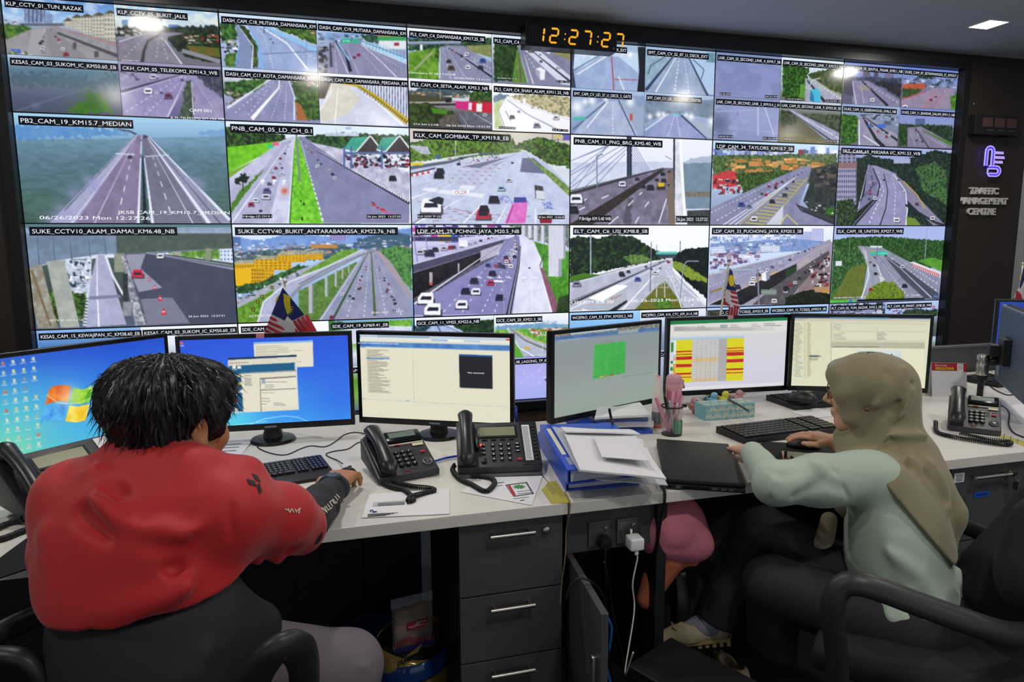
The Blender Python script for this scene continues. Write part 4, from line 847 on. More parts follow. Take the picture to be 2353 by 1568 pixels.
t.line([(845,795),(1260,790)],'#a8a49c',14).line([(845,815),(1260,810)],'#302e2c',18).line([(1230,765),(1380,770)],'#cfd4e2',30).line([(1170,775),(1220,775)],'#26282c',36).trees([(845,800),(1000,800),(1240,880),(1200,960),(850,1000)],'#26301f','#46602c').poly([(1040,840),(1190,860),(1180,900),(1060,890)],'#4a8428')
t.poly([(1260,870),(1590,890),(1590,1030),(1330,1020)],'#5e5f6c','#707080', sc=14).poly([(1110,950),(1200,900),(1290,910),(1290,1010),(1130,1010)],'#54504c','#6c6660', sc=8).poly([(1258,780),(1400,785),(1380,865),(1262,845)],'#d03080').poly([(1400,785),(1590,795),(1590,890),(1380,865)],'#c82840').rect(1375,795,1405,860,'#e4e4ee').rect(1445,800,1495,875,'#eef2f4').rect(1460,780,1485,805,'#6a8c3c').line([(1300,890),(1380,1020)],'#e4e6f2',3,6, dash=(9,.6)).line([(1420,890),(1590,990)],'#e4e6f2',3,6).car(1520,905,34,'#e4e6ee').car(1455,890,18,'#8c2c3c').line([(1125,680),(1125,760)],'#c4ccd8',4)
t.text('STA KM 3.3 NB',890,992,1110,1000,15,'#ffffff').text('06-26-2023 Mon 12:31:43',1180,1004,1565,1016,15,'#ffffff')
t = small(2,0,1,1,'PLS_CAM_C4_SHAH_ALAM_KM11.35_NB',('#ffffff','#f8f8ff','#f4f4fc'), B_,.95)
t.poly([(1600,740),(1640,710),(1740,730),(1700,760),(1600,790)],'#8c9cc0','#6c8494', sc=6, warp=3).trees([(1740,740),(1900,715),(2280,740),(2280,930),(2100,880),(1850,790)],'#55604a','#cfc49c', sc=6, bias=.12).poly([(1600,800),(1680,760),(1640,880),(1690,1030),(1610,1030)],'#b8cc8c','#d8e0b0', sc=8).line([(1700,760),(1640,860),(1700,1020)],'#4c5068',4,8, dash=(30,.5)).line([(1720,770),(1900,900),(2200,1050)],'#6c6c94',8,14, dash=(50,.55)).line([(1720,755),(1980,850),(2280,950)],'#c4c4dc',3,6)
t.car(1762,925,44,'#5a4c50').car(1980,1000,56,'#8c8ca4').car(1820,875,26,'#c4c4d4').car(2150,930,50,'#e4e4ee').car(1940,840,14,'#7c7c98').line([(1705,870),(1750,960)],'#3c3a50',4).rect(1855,755,1885,800,'#f4f4fa')
t.text('18-AWV/13-L',1645,1020,1790,1028,11, box='#101016').text('4-4 91 15:4',2118,1040,2258,1050,11, box='#202028')
C_ = (1290,40,2.2135)
def tunnel(i, qx, qy, s, wide=None): return small(i,0, qx, qy, s,('#a8bede','#9fb4d8','#7f92bc'), C_, wide)
t = tunnel(3,0,0,'SMT_CAM_CV_S2_05_U_DECK_EXT')
t.poly([(60,160),(250,170),(240,200),(60,270)],'#cfe4fa','#b8d0ee', sc=14).poly([(250,170),(390,180),(390,290),(290,230)],'#c4d8f0').poly([(60,290),(190,200),(290,200),(400,290),(400,380),(60,360)],'#94a8d0','#a8bade', sc=22).line([(80,290),(240,190)],'#ffffff',5).line([(255,200),(262,300),(266,370)],'#b83848',5).line([(266,315),(385,318)],'#a04858',4).line([(60,270),(200,190)],'#3c4a68',4).line([(290,300),(320,370)],'#eef4ff',5)
for x, y, r in ((115,180,16),(160,178,12),(190,176,9),(350,190,12),(310,180,8)): t.blob(x, y, r,'#ffffff',.95)
t.poly([(388,150),(430,150),(430,390),(385,380),(396,270)],'#22252e').poly([(48,150),(70,150),(60,260),(75,370),(48,370)],'#3c4250')
t = tunnel(3,1,0,'SMT_CAM_CV_S2_07_U_DECK_EXT',.86)
t.poly([(425,160),(570,180),(430,370)],'#a4c0d4','#88a4bc', sc=14).poly([(650,190),(780,230),(780,395),(740,390)],'#b0c8e8').poly([(430,370),(575,195),(640,195),(745,400),(430,385)],'#8fa0c0','#a0b0d0', sc=22).line([(430,370),(575,190)],'#33425c',16,6).line([(640,190),(745,400)],'#3c4a66',5,12).line([(480,380),(585,200)],'#ffffff',6,3).line([(600,200),(575,380)],'#f4f8ff',3,6, dash=(9,.5)).line([(625,200),(650,390)],'#e8f0fc',3,5, dash=(9,.4)).line([(535,195),(455,245),(440,290)],'#3c4a60',4).line([(670,215),(725,265),(712,315)],'#44526c',4).rect(735,180,782,230,'#6c94a8', amp=.4, sc=4)
t = tunnel(3,0,1,'SMT_CAM_CV_UD_37_U_DECK_S_GATE')
t.poly([(52,395),(420,400),(420,470),(300,430),(200,430),(52,500)],'#7f94b8','#94a8cc', sc=16).poly([(55,600),(200,430),(300,420),(400,600)],'#a0aed0','#b4c0de', sc=26).poly([(300,420),(420,460),(420,600),(390,600)],'#9cacc8').line([(60,570),(225,430)],'#5c6c8c',8).line([(290,420),(375,600)],'#4c5878',6).line([(130,560),(235,430)],'#ffffff',5).line([(262,440),(262,600)],'#eef4ff',3,6, dash=(9,.4)).rect(62,505,125,525,'#4cb4a8').rect(348,490,362,525,'#c05848')
for x, y, r in ((80,455,34),(155,425,20),(350,430,20),(120,430,14),(225,415,12)): t.blob(x, y, r,'#f4faff',.95)
t = tunnel(3,1,1,'SMT_CAM_CV_UD_17_U_DECK_CENTRE')
t.poly([(425,420),(780,420),(780,520),(620,490),(540,490),(425,540)],'#6e7f94','#8496b0', sc=16).poly([(540,490),(610,490),(760,615),(430,610)],'#8f98c8','#a0a8d4', sc=20).line([(425,575),(545,490)],'#ffffff',4).line([(600,490),(740,615)],'#3c4868',10).poly([(610,490),(780,560),(780,620),(740,615)],'#a8b4cc').line([(575,500),(540,610)],'#f4f8ff',3,5, dash=(8,.5)).line([(585,500),(605,610)],'#f4f8ff',3,5, dash=(8,.5)).line([(560,495),(610,495)],'#48d8e0',5)
for x, y, r in ((495,495,14),(520,492,10),(660,505,14),(635,495,9),(765,530,20),(450,505,12)): t.blob(x, y, r,'#f8fcff',.95)
t = small(4,0,0,0,'LNK_CAM_S5_SECOND_LINK_4_KM4.7_SB',('#7a90b8','#8088b8','#848cba'), C_,.95); t.cloud('#9098cc',50,.45,.7,1.2).text('26-06-2023',805,392,860,394,7, box='#101014').text('2412:15:9',1035,406,1100,408,7, box='#101014')
t = small(4,0,1,0,'LNK_CAM_S5_SECOND_LINK_7_KM17.1_NB',('#dcecf8','#b8c8d4','#6c6c68'), C_,.965)
t.trees([(1125,240),(1200,245),(1260,260),(1250,310),(1230,420),(1125,405)],'#1e3418','#4a8430', sc=6).trees([(1255,290),(1330,270),(1430,260),(1430,390),(1330,360),(1270,320)],'#26381c','#5c6c2c', sc=6).poly([(1240,310),(1290,315),(1430,410),(1430,435),(1240,430)],'#9aa0b4','#b0b6c6', sc=14).poly([(1215,340),(1240,340),(1236,410),(1210,410)],'#5c9430').line([(1250,320),(1340,430)],'#2a2c34',6,14).line([(1290,330),(1430,420)],'#eef2fa',2,5, dash=(9,.5)).line([(1280,320),(1430,405)],'#b0a878',4).poly([(1268,368),(1305,362),(1320,390),(1318,434),(1285,434)],'#4cb8d8').poly([(1268,368),(1285,400),(1285,434),(1262,420)],'#2c7ca8').line([(1265,345),(1275,320),(1318,308)],'#dce8f0',4)
t.text('11:42:10 5.2023',1135,418,1222,420,7, box='#101014').text('12:15:29 15',1345,428,1420,430,7, box='#101014')
t = small(4,0,0,1,'LNK_CAM_S5_SECOND_LINK_2_KM15.4_J_N',('#8694bc','#99a2cc','#8f9ac8','#8a94c2'), C_,.965)
t.blob(800,540,60,'#5c6888',.8).line([(1000,440),(1000,600)],'#b8c2e8',8).line([(1030,440),(1080,600)],'#c8d0f0',5).line([(790,480),(1000,470)],'#b4bee4',3).line([(850,560),(1100,590)],'#a8b4dc',3).line([(895,480),(895,500)],'#5c6894',4).cloud('#a4acd8',40,.5,.5,1.2).text('2-06-20 23:4-10',798,608,870,610,7, box='#101014').text('24 12:15:9',1025,618,1096,620,7, box='#101014')
t = small(4,0,1,1,'LNK_CAM_S5_SECOND_LINK_9_KM33.30_SB',('#c8d4e8','#55604c','#5c5c48','#6c6a50'), C_,.965)
t.trees([(1115,470),(1190,480),(1200,540),(1120,560)],'#2c3826','#4f6044').trees([(1220,490),(1420,500),(1420,590),(1330,560),(1240,520)],'#333d30','#5c6a54').poly([(1150,470),(1175,472),(1420,590),(1420,645),(1360,635),(1230,530)],'#8f96b4','#a4aac4', sc=12).line([(1160,475),(1390,640)],'#3f4450',3,9).line([(1165,475),(1420,620)],'#dfe4f4',2,5).car(1385,597,18,'#e8eaf2').poly([(1115,580),(1240,600),(1330,640),(1115,625)],'#8c7c4c','#6c6a48', sc=14, a=.7)
t.text('2-06-20 23:4',1130,622,1190,625,7, box='#4a3c20').text('6-44 93 12:15',1340,632,1402,636,7, box='#30241c')
t = small(5,0,0,0,'DUKE_CAM_05_SENTUL_PASAR_KM0.1_NB',('#8494d0','#7c88bc','#5c6078','#60607c'), C_,.965)
t.bld(1535,272,1570,300,'#6c6478','#4c4658',4,3).bld(1590,268,1612,310,'#5c5670','#403c54',3,5).bld(1645,285,1690,315,'#7c7898','#5c5878',5,3).trees([(1435,300),(1730,310),(1730,360),(1435,340)],'#33384a','#55607a').poly([(1480,320),(1560,322),(1720,420),(1720,465),(1480,445)],'#7e7a9c','#8c88a8', sc=16).trees([(1580,320),(1725,340),(1725,410)],'#26262e','#3c3a40').line([(1480,325),(1500,445)],'#e0e0f0',4,8, dash=(16,.6)).line([(1530,325),(1660,450)],'#2c2c38',6,14).line([(1520,330),(1540,440)],'#e8e8f4',3,5, dash=(8,.4)).line([(1560,340),(1720,440)],'#e8e8f4',2,4, dash=(9,.4)).car(1582,422,24,'#eceef6').car(1578,365,8,'#26262e').poly([(1500,345),(1560,345),(1580,370),(1520,375)],'#a89c84', a=.5).poly([(1435,300),(1478,310),(1485,400),(1435,390)],'#4c4c5c')
t = small(5,0,1,0,'DUKE_CAM_07_SETIAWANGSA_IC_KM10.7_J',('#6c84d0','#8090c4','#6c6878','#6c6884'), C_,.965)
t.trees([(1800,310),(1830,292),(1870,290),(1905,315)],'#26342a','#3f5034').town([(1735,310),(2010,315),(2010,360),(1735,350)],['#8c98bc','#5c6884','#c0c8e0','#3f4a5c'],80,14,6).poly([(1735,340),(1840,335),(1860,360),(1735,385)],'#a84c34','#c06044', sc=8).trees([(1735,360),(1840,365),(1800,400),(1735,410)],'#2f4028','#4c6a38').poly([(1730,420),(1900,360),(2000,365),(1985,475),(1730,470)],'#8c7f98','#9a8ca6', sc=18).line([(1900,365),(1840,475)],'#c86878',5,9, dash=(14,.6)).line([(1960,370),(1870,475)],'#b8586c',4,9, dash=(14,.5)).line([(1735,415),(1860,375)],'#c84c50',8, dash=(9,.6)).trees([(1975,400),(2010,390),(2010,475),(1980,470)],'#3a6a24','#5c9434').car(1748,458,26,'#eceef6').car(1880,420,16,'#b0384c').car(1905,405,10,'#8c2c3c').car(1955,380,8,'#e8e8f0')
t = small(5,0,0,1,'DUKE_CAM_12_GREENWOOD_KM6.5_NB',('#9cb0d8','#7c88a4','#6c6c84'), C_,.9)
t.bld(1570,480,1615,515,'#a8b4d0','#7484a8',4,4).trees([(1420,490),(1500,500),(1525,530),(1500,640),(1420,655)],'#23401c','#569034', sc=6).town([(1520,490),(1715,500),(1715,560),(1540,530)],['#6c7488','#b8c0d0','#44505c'],50,14,6).poly([(1510,505),(1560,505),(1715,600),(1715,660),(1520,655),(1505,580)],'#8c8aa4','#9c9ab2', sc=16).line([(1535,510),(1600,620),(1640,660)],'#2c2c34',8,20).line([(1545,510),(1715,630)],'#33343f',4,12).line([(1515,520),(1515,650)],'#e4e8f4',4,7).rect(1605,545,1648,562,'#3c6cd0').rect(1560,545,1575,558,'#3c6cd0').cars([(1540,520),(1660,610)],9,6,14, jit=20).car(1668,598,16,'#f2f2f8').line([(1535,600),(1620,655)],'#e8ecf6',5)
t = small(5,0,1,1,'DUKE_CAM_11_BANDAR_DALAM_KM11.5_NB',('#7c8ccc','#8c98cc','#5c6474','#6c6680'), C_,.965)
t.bld(1800,515,1850,545,'#5c6ca0','#44547c',5,3).trees([(1715,540),(1760,545),(1990,550),(1990,640),(1860,600),(1720,560)],'#1f2c24','#36503a').trees([(1715,550),(1760,560),(1775,655),(1715,655)],'#1f3420','#3a5c30').poly([(1760,560),(1830,555),(1985,640),(1985,665),(1760,660)],'#7c7690','#8c86a0', sc=18).line([(1800,560),(1870,665)],'#4c4a58',5,9).poly([(1830,570),(1985,640),(1985,655),(1860,590)],'#4a7a28').line([(1770,570),(1800,655)],'#e4e4f0',2,4, dash=(9,.4)).line([(1850,600),(1960,660)],'#e4e4f0',2,4, dash=(9,.4)).cars([(1800,570),(1820,640)],9,5,11, jit=40).line([(1822,610),(1826,655)],'#9a98a8',3)

# ---- small pictures of the bottom row (their lower half stands behind the desk monitors)
def bot(i, qx, s, bgc, wide=None, qy=0): return cap(tile(i,3,(qx, qy)).bg(*bgc), s, wide, True)
t = bot(0,0,'KESAS_CAM_15_KEWAJIPAN_IC_KM38.60_EB',('#8fb8ec','#4a7cbc','#3c6ca0','#4a5c6c'),.965); t.cloud('#5c94d0',30,.5,.6,1.2)
t = bot(0,1,'KESAS_CAM_03_SUKOM_IC_KM50.60_EB',('#f0f4fc','#e6ecf6','#a4b4c8','#5c6c80'),.95)
t = bot(1,0,'SDE_CAM_02_KM57.10_WB',('#fcfdff','#f4f6f8','#a8b49c','#5c6c54'),.68)
t = bot(1,1,'SDE_CAM_19_KM69.41_EB',('#8cb4dc','#3c5c9c','#74a84c','#e0e8f4','#a4b0c8'),.66); t.crop(0,500,2.477)
t.trees([(1860,590),(1950,590),(2010,640),(1870,700)],'#23402a','#4c8c3c').poly([(1950,600),(2345,580),(2345,640),(2000,650)],'#5c9c34','#88c450', sc=8).poly([(1870,650),(2150,615),(2345,620),(2345,720),(1880,720)],'#e4e9f8','#ccd4ea', sc=14).poly([(2100,600),(2220,605),(2160,630)],'#7cae4c','#4c7c34', sc=4)
t = bot(2,0,'GCE_CAM_11_VMS5_KM22.6_NB',('#f2f6ff','#b4c8e8','#8a9cc0','#7c8cb0'),.78); t.crop(*H_)
t.trees([(150,735),(250,725),(330,740),(200,800),(150,800)],'#23384c','#4a6a54').trees([(380,720),(530,700),(690,690),(690,800),(480,770)],'#1c2c24','#3c5c34').poly([(180,810),(270,735),(370,730),(520,810)],'#a4b2dc','#b8c4e6', sc=12).line([(310,735),(345,800)],'#3c4a74',7).rect(255,712,365,735,'#4c84b4').line([(370,735),(500,795)],'#26304c',6, dash=(24,.5))
t = bot(2,1,'GCE_CAM_20_KM21.3_SB',('#f4f8fc','#dfeaf4','#84b060','#6ca848','#7c9c5c'),.6); t.crop(*H_)
t.poly([(700,735),(1000,715),(1200,725),(1200,780),(700,770)],'#6c9cc8','#84aec8', sc=9, warp=3).town([(960,700),(1120,700),(1110,720),(960,720)],['#c4cce4','#a8b4d8'],20,10,9).poly([(700,760),(1200,745),(1200,830),(960,830),(820,780),(700,860)],'#4c9438','#8cc850', sc=7).town([(920,750),(1190,740),(1180,800),(960,800)],['#f0e8e4','#c86c54','#e4e8f0','#b8503c','#4c8c3c'],110,14,6).poly([(780,745),(810,745),(960,830),(1200,905),(1200,960),(900,960),(830,820)],'#a8b0c8','#bcc4d8', sc=18).line([(800,750),(900,830),(1090,910)],'#6c7460',6,14).line([(830,770),(1100,880)],'#d8b848',5).line([(780,750),(860,880),(1000,960)],'#f0f4ff',5,9).poly([(890,870),(935,880),(945,900),(900,885)],'#e0a838').line([(1020,850),(1020,905)],'#e0e8f4',4).poly([(830,880),(860,900),(900,950),(830,950)],'#5cac34').text('CCTV 20',1000,938,1080,936,12)
t = bot(3,0,'WCEPRO_CAM_33_STW_KM202.2_NB',('#a8d4fa','#84bcf4','#3c6c94','#4c5c68'),.86)
t = bot(3,1,'WCEPRO_CAM_41A_CTC_KM_A1.4_NB',('#eef2fc','#c4d0ea','#8c94b8','#7c84a4'),.84); t.poly([(1690*1,0)]*3,'#fff')
t = bot(4,0,'WCEPRO_CAM_14_TCSS(S)_KM33.9_SB',('#b4d0f0','#9cbce8','#5c7ca0','#4c6478'),.95)
t = bot(4,1,'WCESRO_CAM_15_TCSS(S)_KM33.9_SB',('#a8d0fa','#8cb4ec','#5c7ca0','#4c6478'),.92)
t = bot(5,0,'PLT_CAM_03_TUN_RAZAK_KM2.2_EB',('#a8b0d8','#7c84ac','#5c647c','#4c5468'),.9); t.crop(*I_)
t.town([(970,690),(1370,670),(1370,760),(970,760)],['#b4b4e0','#3c3c54','#8890bc','#5c6488','#e4e6fa','#2c3a38'],70,22,12)
t = bot(5,1,'PLT_CAM_10_SMART_KM8.20_WB',('#b4c8f0','#a8bcec','#5c6c64','#44544c'),.82); t.crop(*I_)
t.town([(1370,705),(1735,690),(1735,760),(1370,760)],['#8894c0','#d8dcf2','#44546c','#b85868','#2c4034','#6c7ca8'],80,14,7).trees([(1480,740),(1560,720),(1735,730),(1735,770),(1480,770)],'#1f3024','#3c5c3a')
for i in range(6):
    for qx in (0,1):
        t = tile(i,3,(qx,1)).bg('#9cb0d8','#6c8458','#7c84a0','#6c7490').cloud('#d0d8e8',30,.5,.5,.4)
        t.poly([(0,0)]*3,'#fff')
t = tile(2,3,(1,1)).bg('#a8a8ec','#b4b4f4','#a4b0ec').crop(780,740,3.096)
for _ in range(16):
    x, y = t.rng.uniform(1250,1500), t.rng.uniform(300,450); t.blob(x, y, t.rng.uniform(4,9),'#e8e8ff',.7); t.blob(x+3, y+3,4,'#6c74b8',.6)
t.poly([(1450,410),(1475,402),(1500,412),(1470,424)],'#4c5484', warp=3)
t.texts.append(('GCE_CAM_08_LAGONG_TP_KM22.5_SB', np.array([[.04,.135],[.9,.135],[.04,.07]]),'#eef2ff','#0d0f16'))
t = tile(3,3,(1,1)).bg('#b8c8dc','#a4acc8','#7c8470').crop(*H_)
t.poly([(1840,790),(1870,790),(1870,960),(1840,960)],'#a8a89c').texts.append(('WCEPRO_CAM_42_KM_A2.1_NB', np.array([[.04,.135],[.9,.135],[.04,.07]]),'#eef2ff','#0d0f16'))
t = tile(1,3,(1,1)).bg('#c8d4f4','#5c9434','#7cac44','#5c6c8c'); t.texts.append(('SDE_CAM_20_KM70.02_EB', np.array([[.04,.135],[.8,.135],[.04,.07]]),'#eef2ff','#0d0f16'))

DISP = {(0,1): 'long bridge over a grey-green sea',(1,1): 'green-roofed toll plaza beside a highway',(2,1): 'wide toll lanes with a pink truck',(3,1): 'cable-stayed bridge with a yellow lorry',(4,1): 'road with a yellow hatched junction box',(5,1): 'curving highway between dark trees and a tower block',
        (0,2): 'road under a concrete flyover with a red car',(1,2): 'yellow apartment blocks beside an elevated road',(2,2): 'crowded highway beside an underpass and pillars',(3,2): 'highway with a white container lorry and a wooded hill',(4,2): 'hazy city behind a gantry and flyover',(5,2): 'highway with red and white barriers and green trees'}
TOPD = ['four pictures with a city flyover and a blurred green verge','four pictures with bluish curving highways and a yellow barrier','four pictures with a blue lorry and a pink and red banner','four pale blue tunnel pictures, partly under the clock','four pictures, two of them blank misty grey','four pictures of dusky city highways, top right corner']
BOTD = ['pictures of blue and white sky, bottom left corner','white picture behind the flag of the left desk','pictures with a yellow tanker and water drops','pale sky pictures between the tilted monitor and the spreadsheet','blue sky pictures behind the small flag','city skyline pictures, bottom right corner']
M_bezel = mat('display_bezel_black','#0b0b0e',0.3)
for j in range(4):
    for i in range(6):
        what = TOPD[i] if j == 0 else BOTD[i] if j == 3 else DISP[(i, j)]
        cx, cz = GX0+(i+.5)*PW, GT-(j+.5)*PH
        root = thing('video_display',('video wall display showing ' + what),'display',(cx, WALL_Y, cz),0,'displays of the video wall')
        b = MB()
        for x, z, dx, dz in ((-PW/2+BZ/2,0, BZ, PH),(PW/2-BZ/2,0, BZ, PH),(0, PH/2-BZ/2, PW-2*BZ, BZ),(0,-PH/2+BZ/2, PW-2*BZ, BZ)):
            b.box((x,0.004, z),(dx,0.012, dz))
        b.box((0,0.03,0),(PW-.002,0.04, PH-.002))
        b.build('bezel', M_bezel, root)
        qs = [None] if j in (1,2) else [(0,0),(1,0),(0,1),(1,1)]
        for q in qs:
            t = FEEDS[(i, j, q)]; x0, z0, w, h = t.rc
            pos = lambda u, v, x0=x0-cx, z0=z0-cz, w=w, h=h: np.stack([x0+u*w, np.zeros_like(u), z0-v*h],1)
            me = t.grid(pos)
            f = link('camera_feed', me, root, M_feed)
            if t.texts: overlay('caption', t.texts, f, M_feed, pos,(0,-1,0))
FEEDS.clear()
# ================================================================ desks and cabinets
DZ = 0.75
M_desk = mat('white_laminate','#d9d6cf',0.38, noise=0.02, nscale=6)
M_char = mat('charcoal_laminate','#48464a',0.5, noise=0.06, nscale=120, bump=0.03, bscale=500)
M_dark = mat('near_black_laminate','#1d1e22',0.55, noise=0.05, nscale=60)
M_black = mat('black_plastic','#17181a',0.42, noise=0.05, nscale=300)
M_blackg = mat('glossy_black_plastic','#0d0e10',0.14)
M_steel = mat('brushed_steel','#b9b7b0',0.3, metal=1.0, noise=0.08, nscale=20, wave=(2,300,300))
M_dgrey = mat('dark_grey_plastic','#37373b',0.48, noise=0.05, nscale=200)
M_alu = mat('grey_anodised_plate','#6b6b6e',0.38, metal=0.5)
M_paper = mat('white_paper','#dedee2',0.75, noise=0.015, nscale=30)
M_ink = mat('grey_print','#54575e',0.8)
M_blue = mat('blue_plastic','#2450c8',0.35)
M_screen_off = mat('grey_lcd','#7f8c80',0.25)

def desk(name, pts, label):
    t = thing(name, label,'desk')
    MB().prism(pts, DZ-0.033, DZ, bev=0.002).build('desk_top', M_desk, t)
    return t
dl = desk('office_desk',[(-2.3,1.64),(0.609,1.64),(0.609,2.77),(-2.3,2.77)],'long white desk top the man in red leans on')
MB().box((-0.85,2.3,0.36),(2.3,0.02,0.70)).build('modesty_panel', M_dark, dl)
b = MB()
for x in (-1.2,-0.42,0.1): b.box((x,2.287,0.36),(0.004,0.006,0.66))
b.build('panel_seam', M_blackg, dl)
for x in (-0.44,-0.36): MB().box((x,2.283,0.585),(0.008,0.012,0.04)).build('hinge', M_alu, dl)
MB().box((-2.28,2.2,0.36),(0.03,1.0,0.71)).build('side_panel', M_dark, dl)
dr = desk('office_desk',[(0.614,1.64),(3.9,1.64),(3.9,2.77),(1.06,2.77),(1.06,2.46),(0.614,2.46)],'long white desk top the woman in the green jacket works at')
MB().box((0.912,1.93,0.356),(0.03,0.5,0.712)).build('leg_panel', M_dark, dr)
MB().box((2.2,2.4,0.36),(2.4,0.02,0.70)).build('modesty_panel', M_dark, dr)
for px_ in (1622,1640): 
    p = at_y(px_,1175,2.38); MB().box((p[0],2.383,0.52),(0.01,0.012,0.22)).build('door_edge', M_alu, dr)
t = thing('desk_partition','low charcoal partition behind the right desk under the dark wood wall','partition',(3.2,2.80,0))
MB().box((0,0,0.44),(1.9,0.03,0.88), bev=0.002).build('panel', M_char, t)
MB().box((0,0,0.886),(1.9,0.036,0.012), bev=0.002).build('top_rail', M_alu, t)

def handle(parent, x, y, z, w=0.1):
    b = MB(); b.tube([(x-w/2, y-0.022, z),(x+w/2, y-0.022, z)],0.0065,10)
    for s in (-1,1): b.box((x+s*(w/2-.012), y-.011, z),(.007,.022,.008))
    return b.build('handle', M_steel, parent, True,40)
def pedestal(x0, x1, y, label, zs, hx_, hw, depth=0.5):
    t = thing('drawer_pedestal', label,'drawers',((x0+x1)/2, y,0))
    w = x1-x0
    MB().box((0, depth/2+0.01,0.385),(w-.004, depth,0.65)).box((0,.06,0.03),(w-.06,.05,.06)).build('carcass', M_dark, t)
    for z1, z0 in zip(zs, zs[1:]):
        d = MB().box((0,0,(z0+z1)/2),(w,0.02, z1-z0-.004), bev=.0015).build('drawer', M_char, t)
        handle(d, hx_-(x0+x1)/2,-0.01, z1-0.035, hw)
    return t
zz = [at_y(1170, y,1.67)[2] for y in (1357,1506)]
p1 = pedestal(0.316,0.602,1.67,'charcoal three-drawer pedestal under the white desk beside the motorcycle helmet',[0.714, zz[0], zz[1],0.06],0.456,0.122)
q = at_y(1255,1219,1.655)
M_ = Matrix.Rotation(PI/2,4,'X')
MB().lathe([(0,0.012),(0.006,0.012),(0.0105,0.009),(0.0115,0.0)],(0,0,0),20).xf(Matrix.Translation(Vector((q[0]-.459,-0.01, q[2]))) @ M_).box((q[0]-.459,-.0225, q[2]),(.0015,.002,.008)).build('lock', M_steel, p1, True,40)
p2 = pedestal(1.93,2.335,1.67,'charcoal pedestal with a blue and a red name label under the right desk',[0.714,0.455,0.22,0.05], at_y(2262,1090,1.67)[0],0.15)
def lab(name, parent, c, w, h, m, txt=None, tm=None, th=None, y=-.0115):
    o = MB().box((c[0], y, c[1]),(w,.001, h)).build(name, m, parent)
    if txt: text_obj('lettering', txt,(c[0], y-.0012, c[1]-th/2),(1,0,0),(0,0,1), th, tm, o, width=w*.78, align='c', bold=.03)
    return o
cx2 = (1.93+2.335)/2
q = at_y(2255,1136,1.66); lab('blue_label', p2,(q[0]-cx2, q[2]),.062,.018, mat('blue_label','#1a55c8',.5),'ALAT TULIS', M_black,.008)
q = at_y(2248,1257,1.66); lab('red_label', p2,(q[0]-cx2, q[2]),.062,.018, mat('red_label','#b8232c',.5),'PERIBADI', M_black,.008)
q = at_y(2203,1098,1.66); o = lab('paper_label', p2,(q[0]-cx2, q[2]),.042,.032, M_paper)
for k in range(4): MB().box((q[0]-cx2-.002+(k % 2)*.004,-.013, q[2]+.009-k*.006),(.026,.001,.0015)).build('print_line', M_ink, o)
q = at_y(2314,1086,1.66)
o = MB().lathe([(0,0.012),(0.009,0.01),(0.011,0.0)],(0,0,0),18).xf(Matrix.Translation(Vector((q[0]-cx2,-0.01, q[2]))) @ M_).build('lock', M_steel, p2, True,40)
q = q-np.array([cx2,0,0])
kt = thing('bunch_of_keys','bunch of keys hanging in the lock of the pedestal with name labels','keys',(q[0]+cx2,1.652, q[2]))
MB().box((.004,-.015,0),(.022,.004,.016), bev=.002).build('key_in_lock', M_black, kt)
MB().tube([(.014+.009*math.cos(a),-.016,-.014+.011*math.sin(a)) for a in np.linspace(0,2*PI,17)[:-1]],.0012,6, closed=True).build('ring', M_steel, kt, True)
MB().box((.01,-.017,-.036),(.02,.004,.026), bev=.003).box((.02,-.014,-.06),(.006,.003,.03)).build('hanging_key', M_black, kt)

# power panel with two sockets, the open cabinet door below
pp = thing('socket_board','charcoal panel under the desk edge carrying two metal socket plates','panel',(0.765,1.70,0.64))
MB().box((0,0.012,0.002),(0.275,0.024,0.135), bev=.0015).build('panel', M_char, pp)
for k, xx in enumerate((1379.5,1444.5)):
    c = at_y(xx,1230-8*k,1.685); c = c-np.array([.765,1.70,.64])
    s_ = MB().box((c[0],-.004, c[2]),(.064,.008,.073), bev=.0012).build('socket_plate', M_alu, pp)
    MB().box((c[0]+.017,-.011, c[2]+.017),(.011,.007,.008), bev=.0015).build('rocker_switch', M_steel, s_)
    b = MB(); b.box((c[0],-.0085, c[2]+.024),(.042,.001,.0012)); b.box((c[0]-.021,-.0085, c[2]+.004),(.0012,.001,.04)); b.box((c[0]+.021,-.0085, c[2]+.004),(.0012,.001,.04)); b.build('socket_outline', M_steel, s_)
SK = [at_y(1379.5,1230,1.685), at_y(1444.5,1222,1.685)]
def hang(name, pts, r, m, parent=None): return MB().tube(bez(pts,40), r,8).build(name, m, parent, True)
t = thing('mains_plug','black round-backed mains plug in the first socket plate','plug', SK[0]+np.array([.004,-.006,-.013]))
MB().lathe([(.019,0),(.021,.008),(.0205,.02),(.016,.03),(0,.032)],(0,0,0),20).xf(M_).build('plug_body', M_black, t, True,40)
hang('cord',[(0,-.02,-.018),(.001,-.02,-.04),(.008,-.01,-.12),(.03,.03,-.22),(.05,.06,-.34),(.1,.1,-.45),(.2,.12,-.58)],.0035, M_black, t)
t = thing('usb_charger','white cube charger with a white cable in the second socket plate','charger', SK[1]+np.array([.003,-.006,-.012]))
M_wp = mat('glossy_white_plastic','#e6e6e8',.25)
MB().box((0,-.027,-.006),(.042,.044,.036), bev=.006, seg=3).build('charger_body', M_wp, t, True,35)
MB().box((0,-.003,.016),(.006,.005,.012)).build('pin', M_wp, t)
e = at_d(1455,1500,1.66); e = e-np.array(t.location)
MB().box((0,-.04,-.03),(.011,.008,.014), bev=.002).build('connector', M_wp, t)
hang('cable',[(0,-.04,-.037),(.003,-.04,-.05),(-.012,-.045,-.12),(-.008,-.05,-.20),(e[0]*.7, e[1]*.5-.02,-.3), e],.0022, mat('white_cable','#cfc9bb',.5), t)
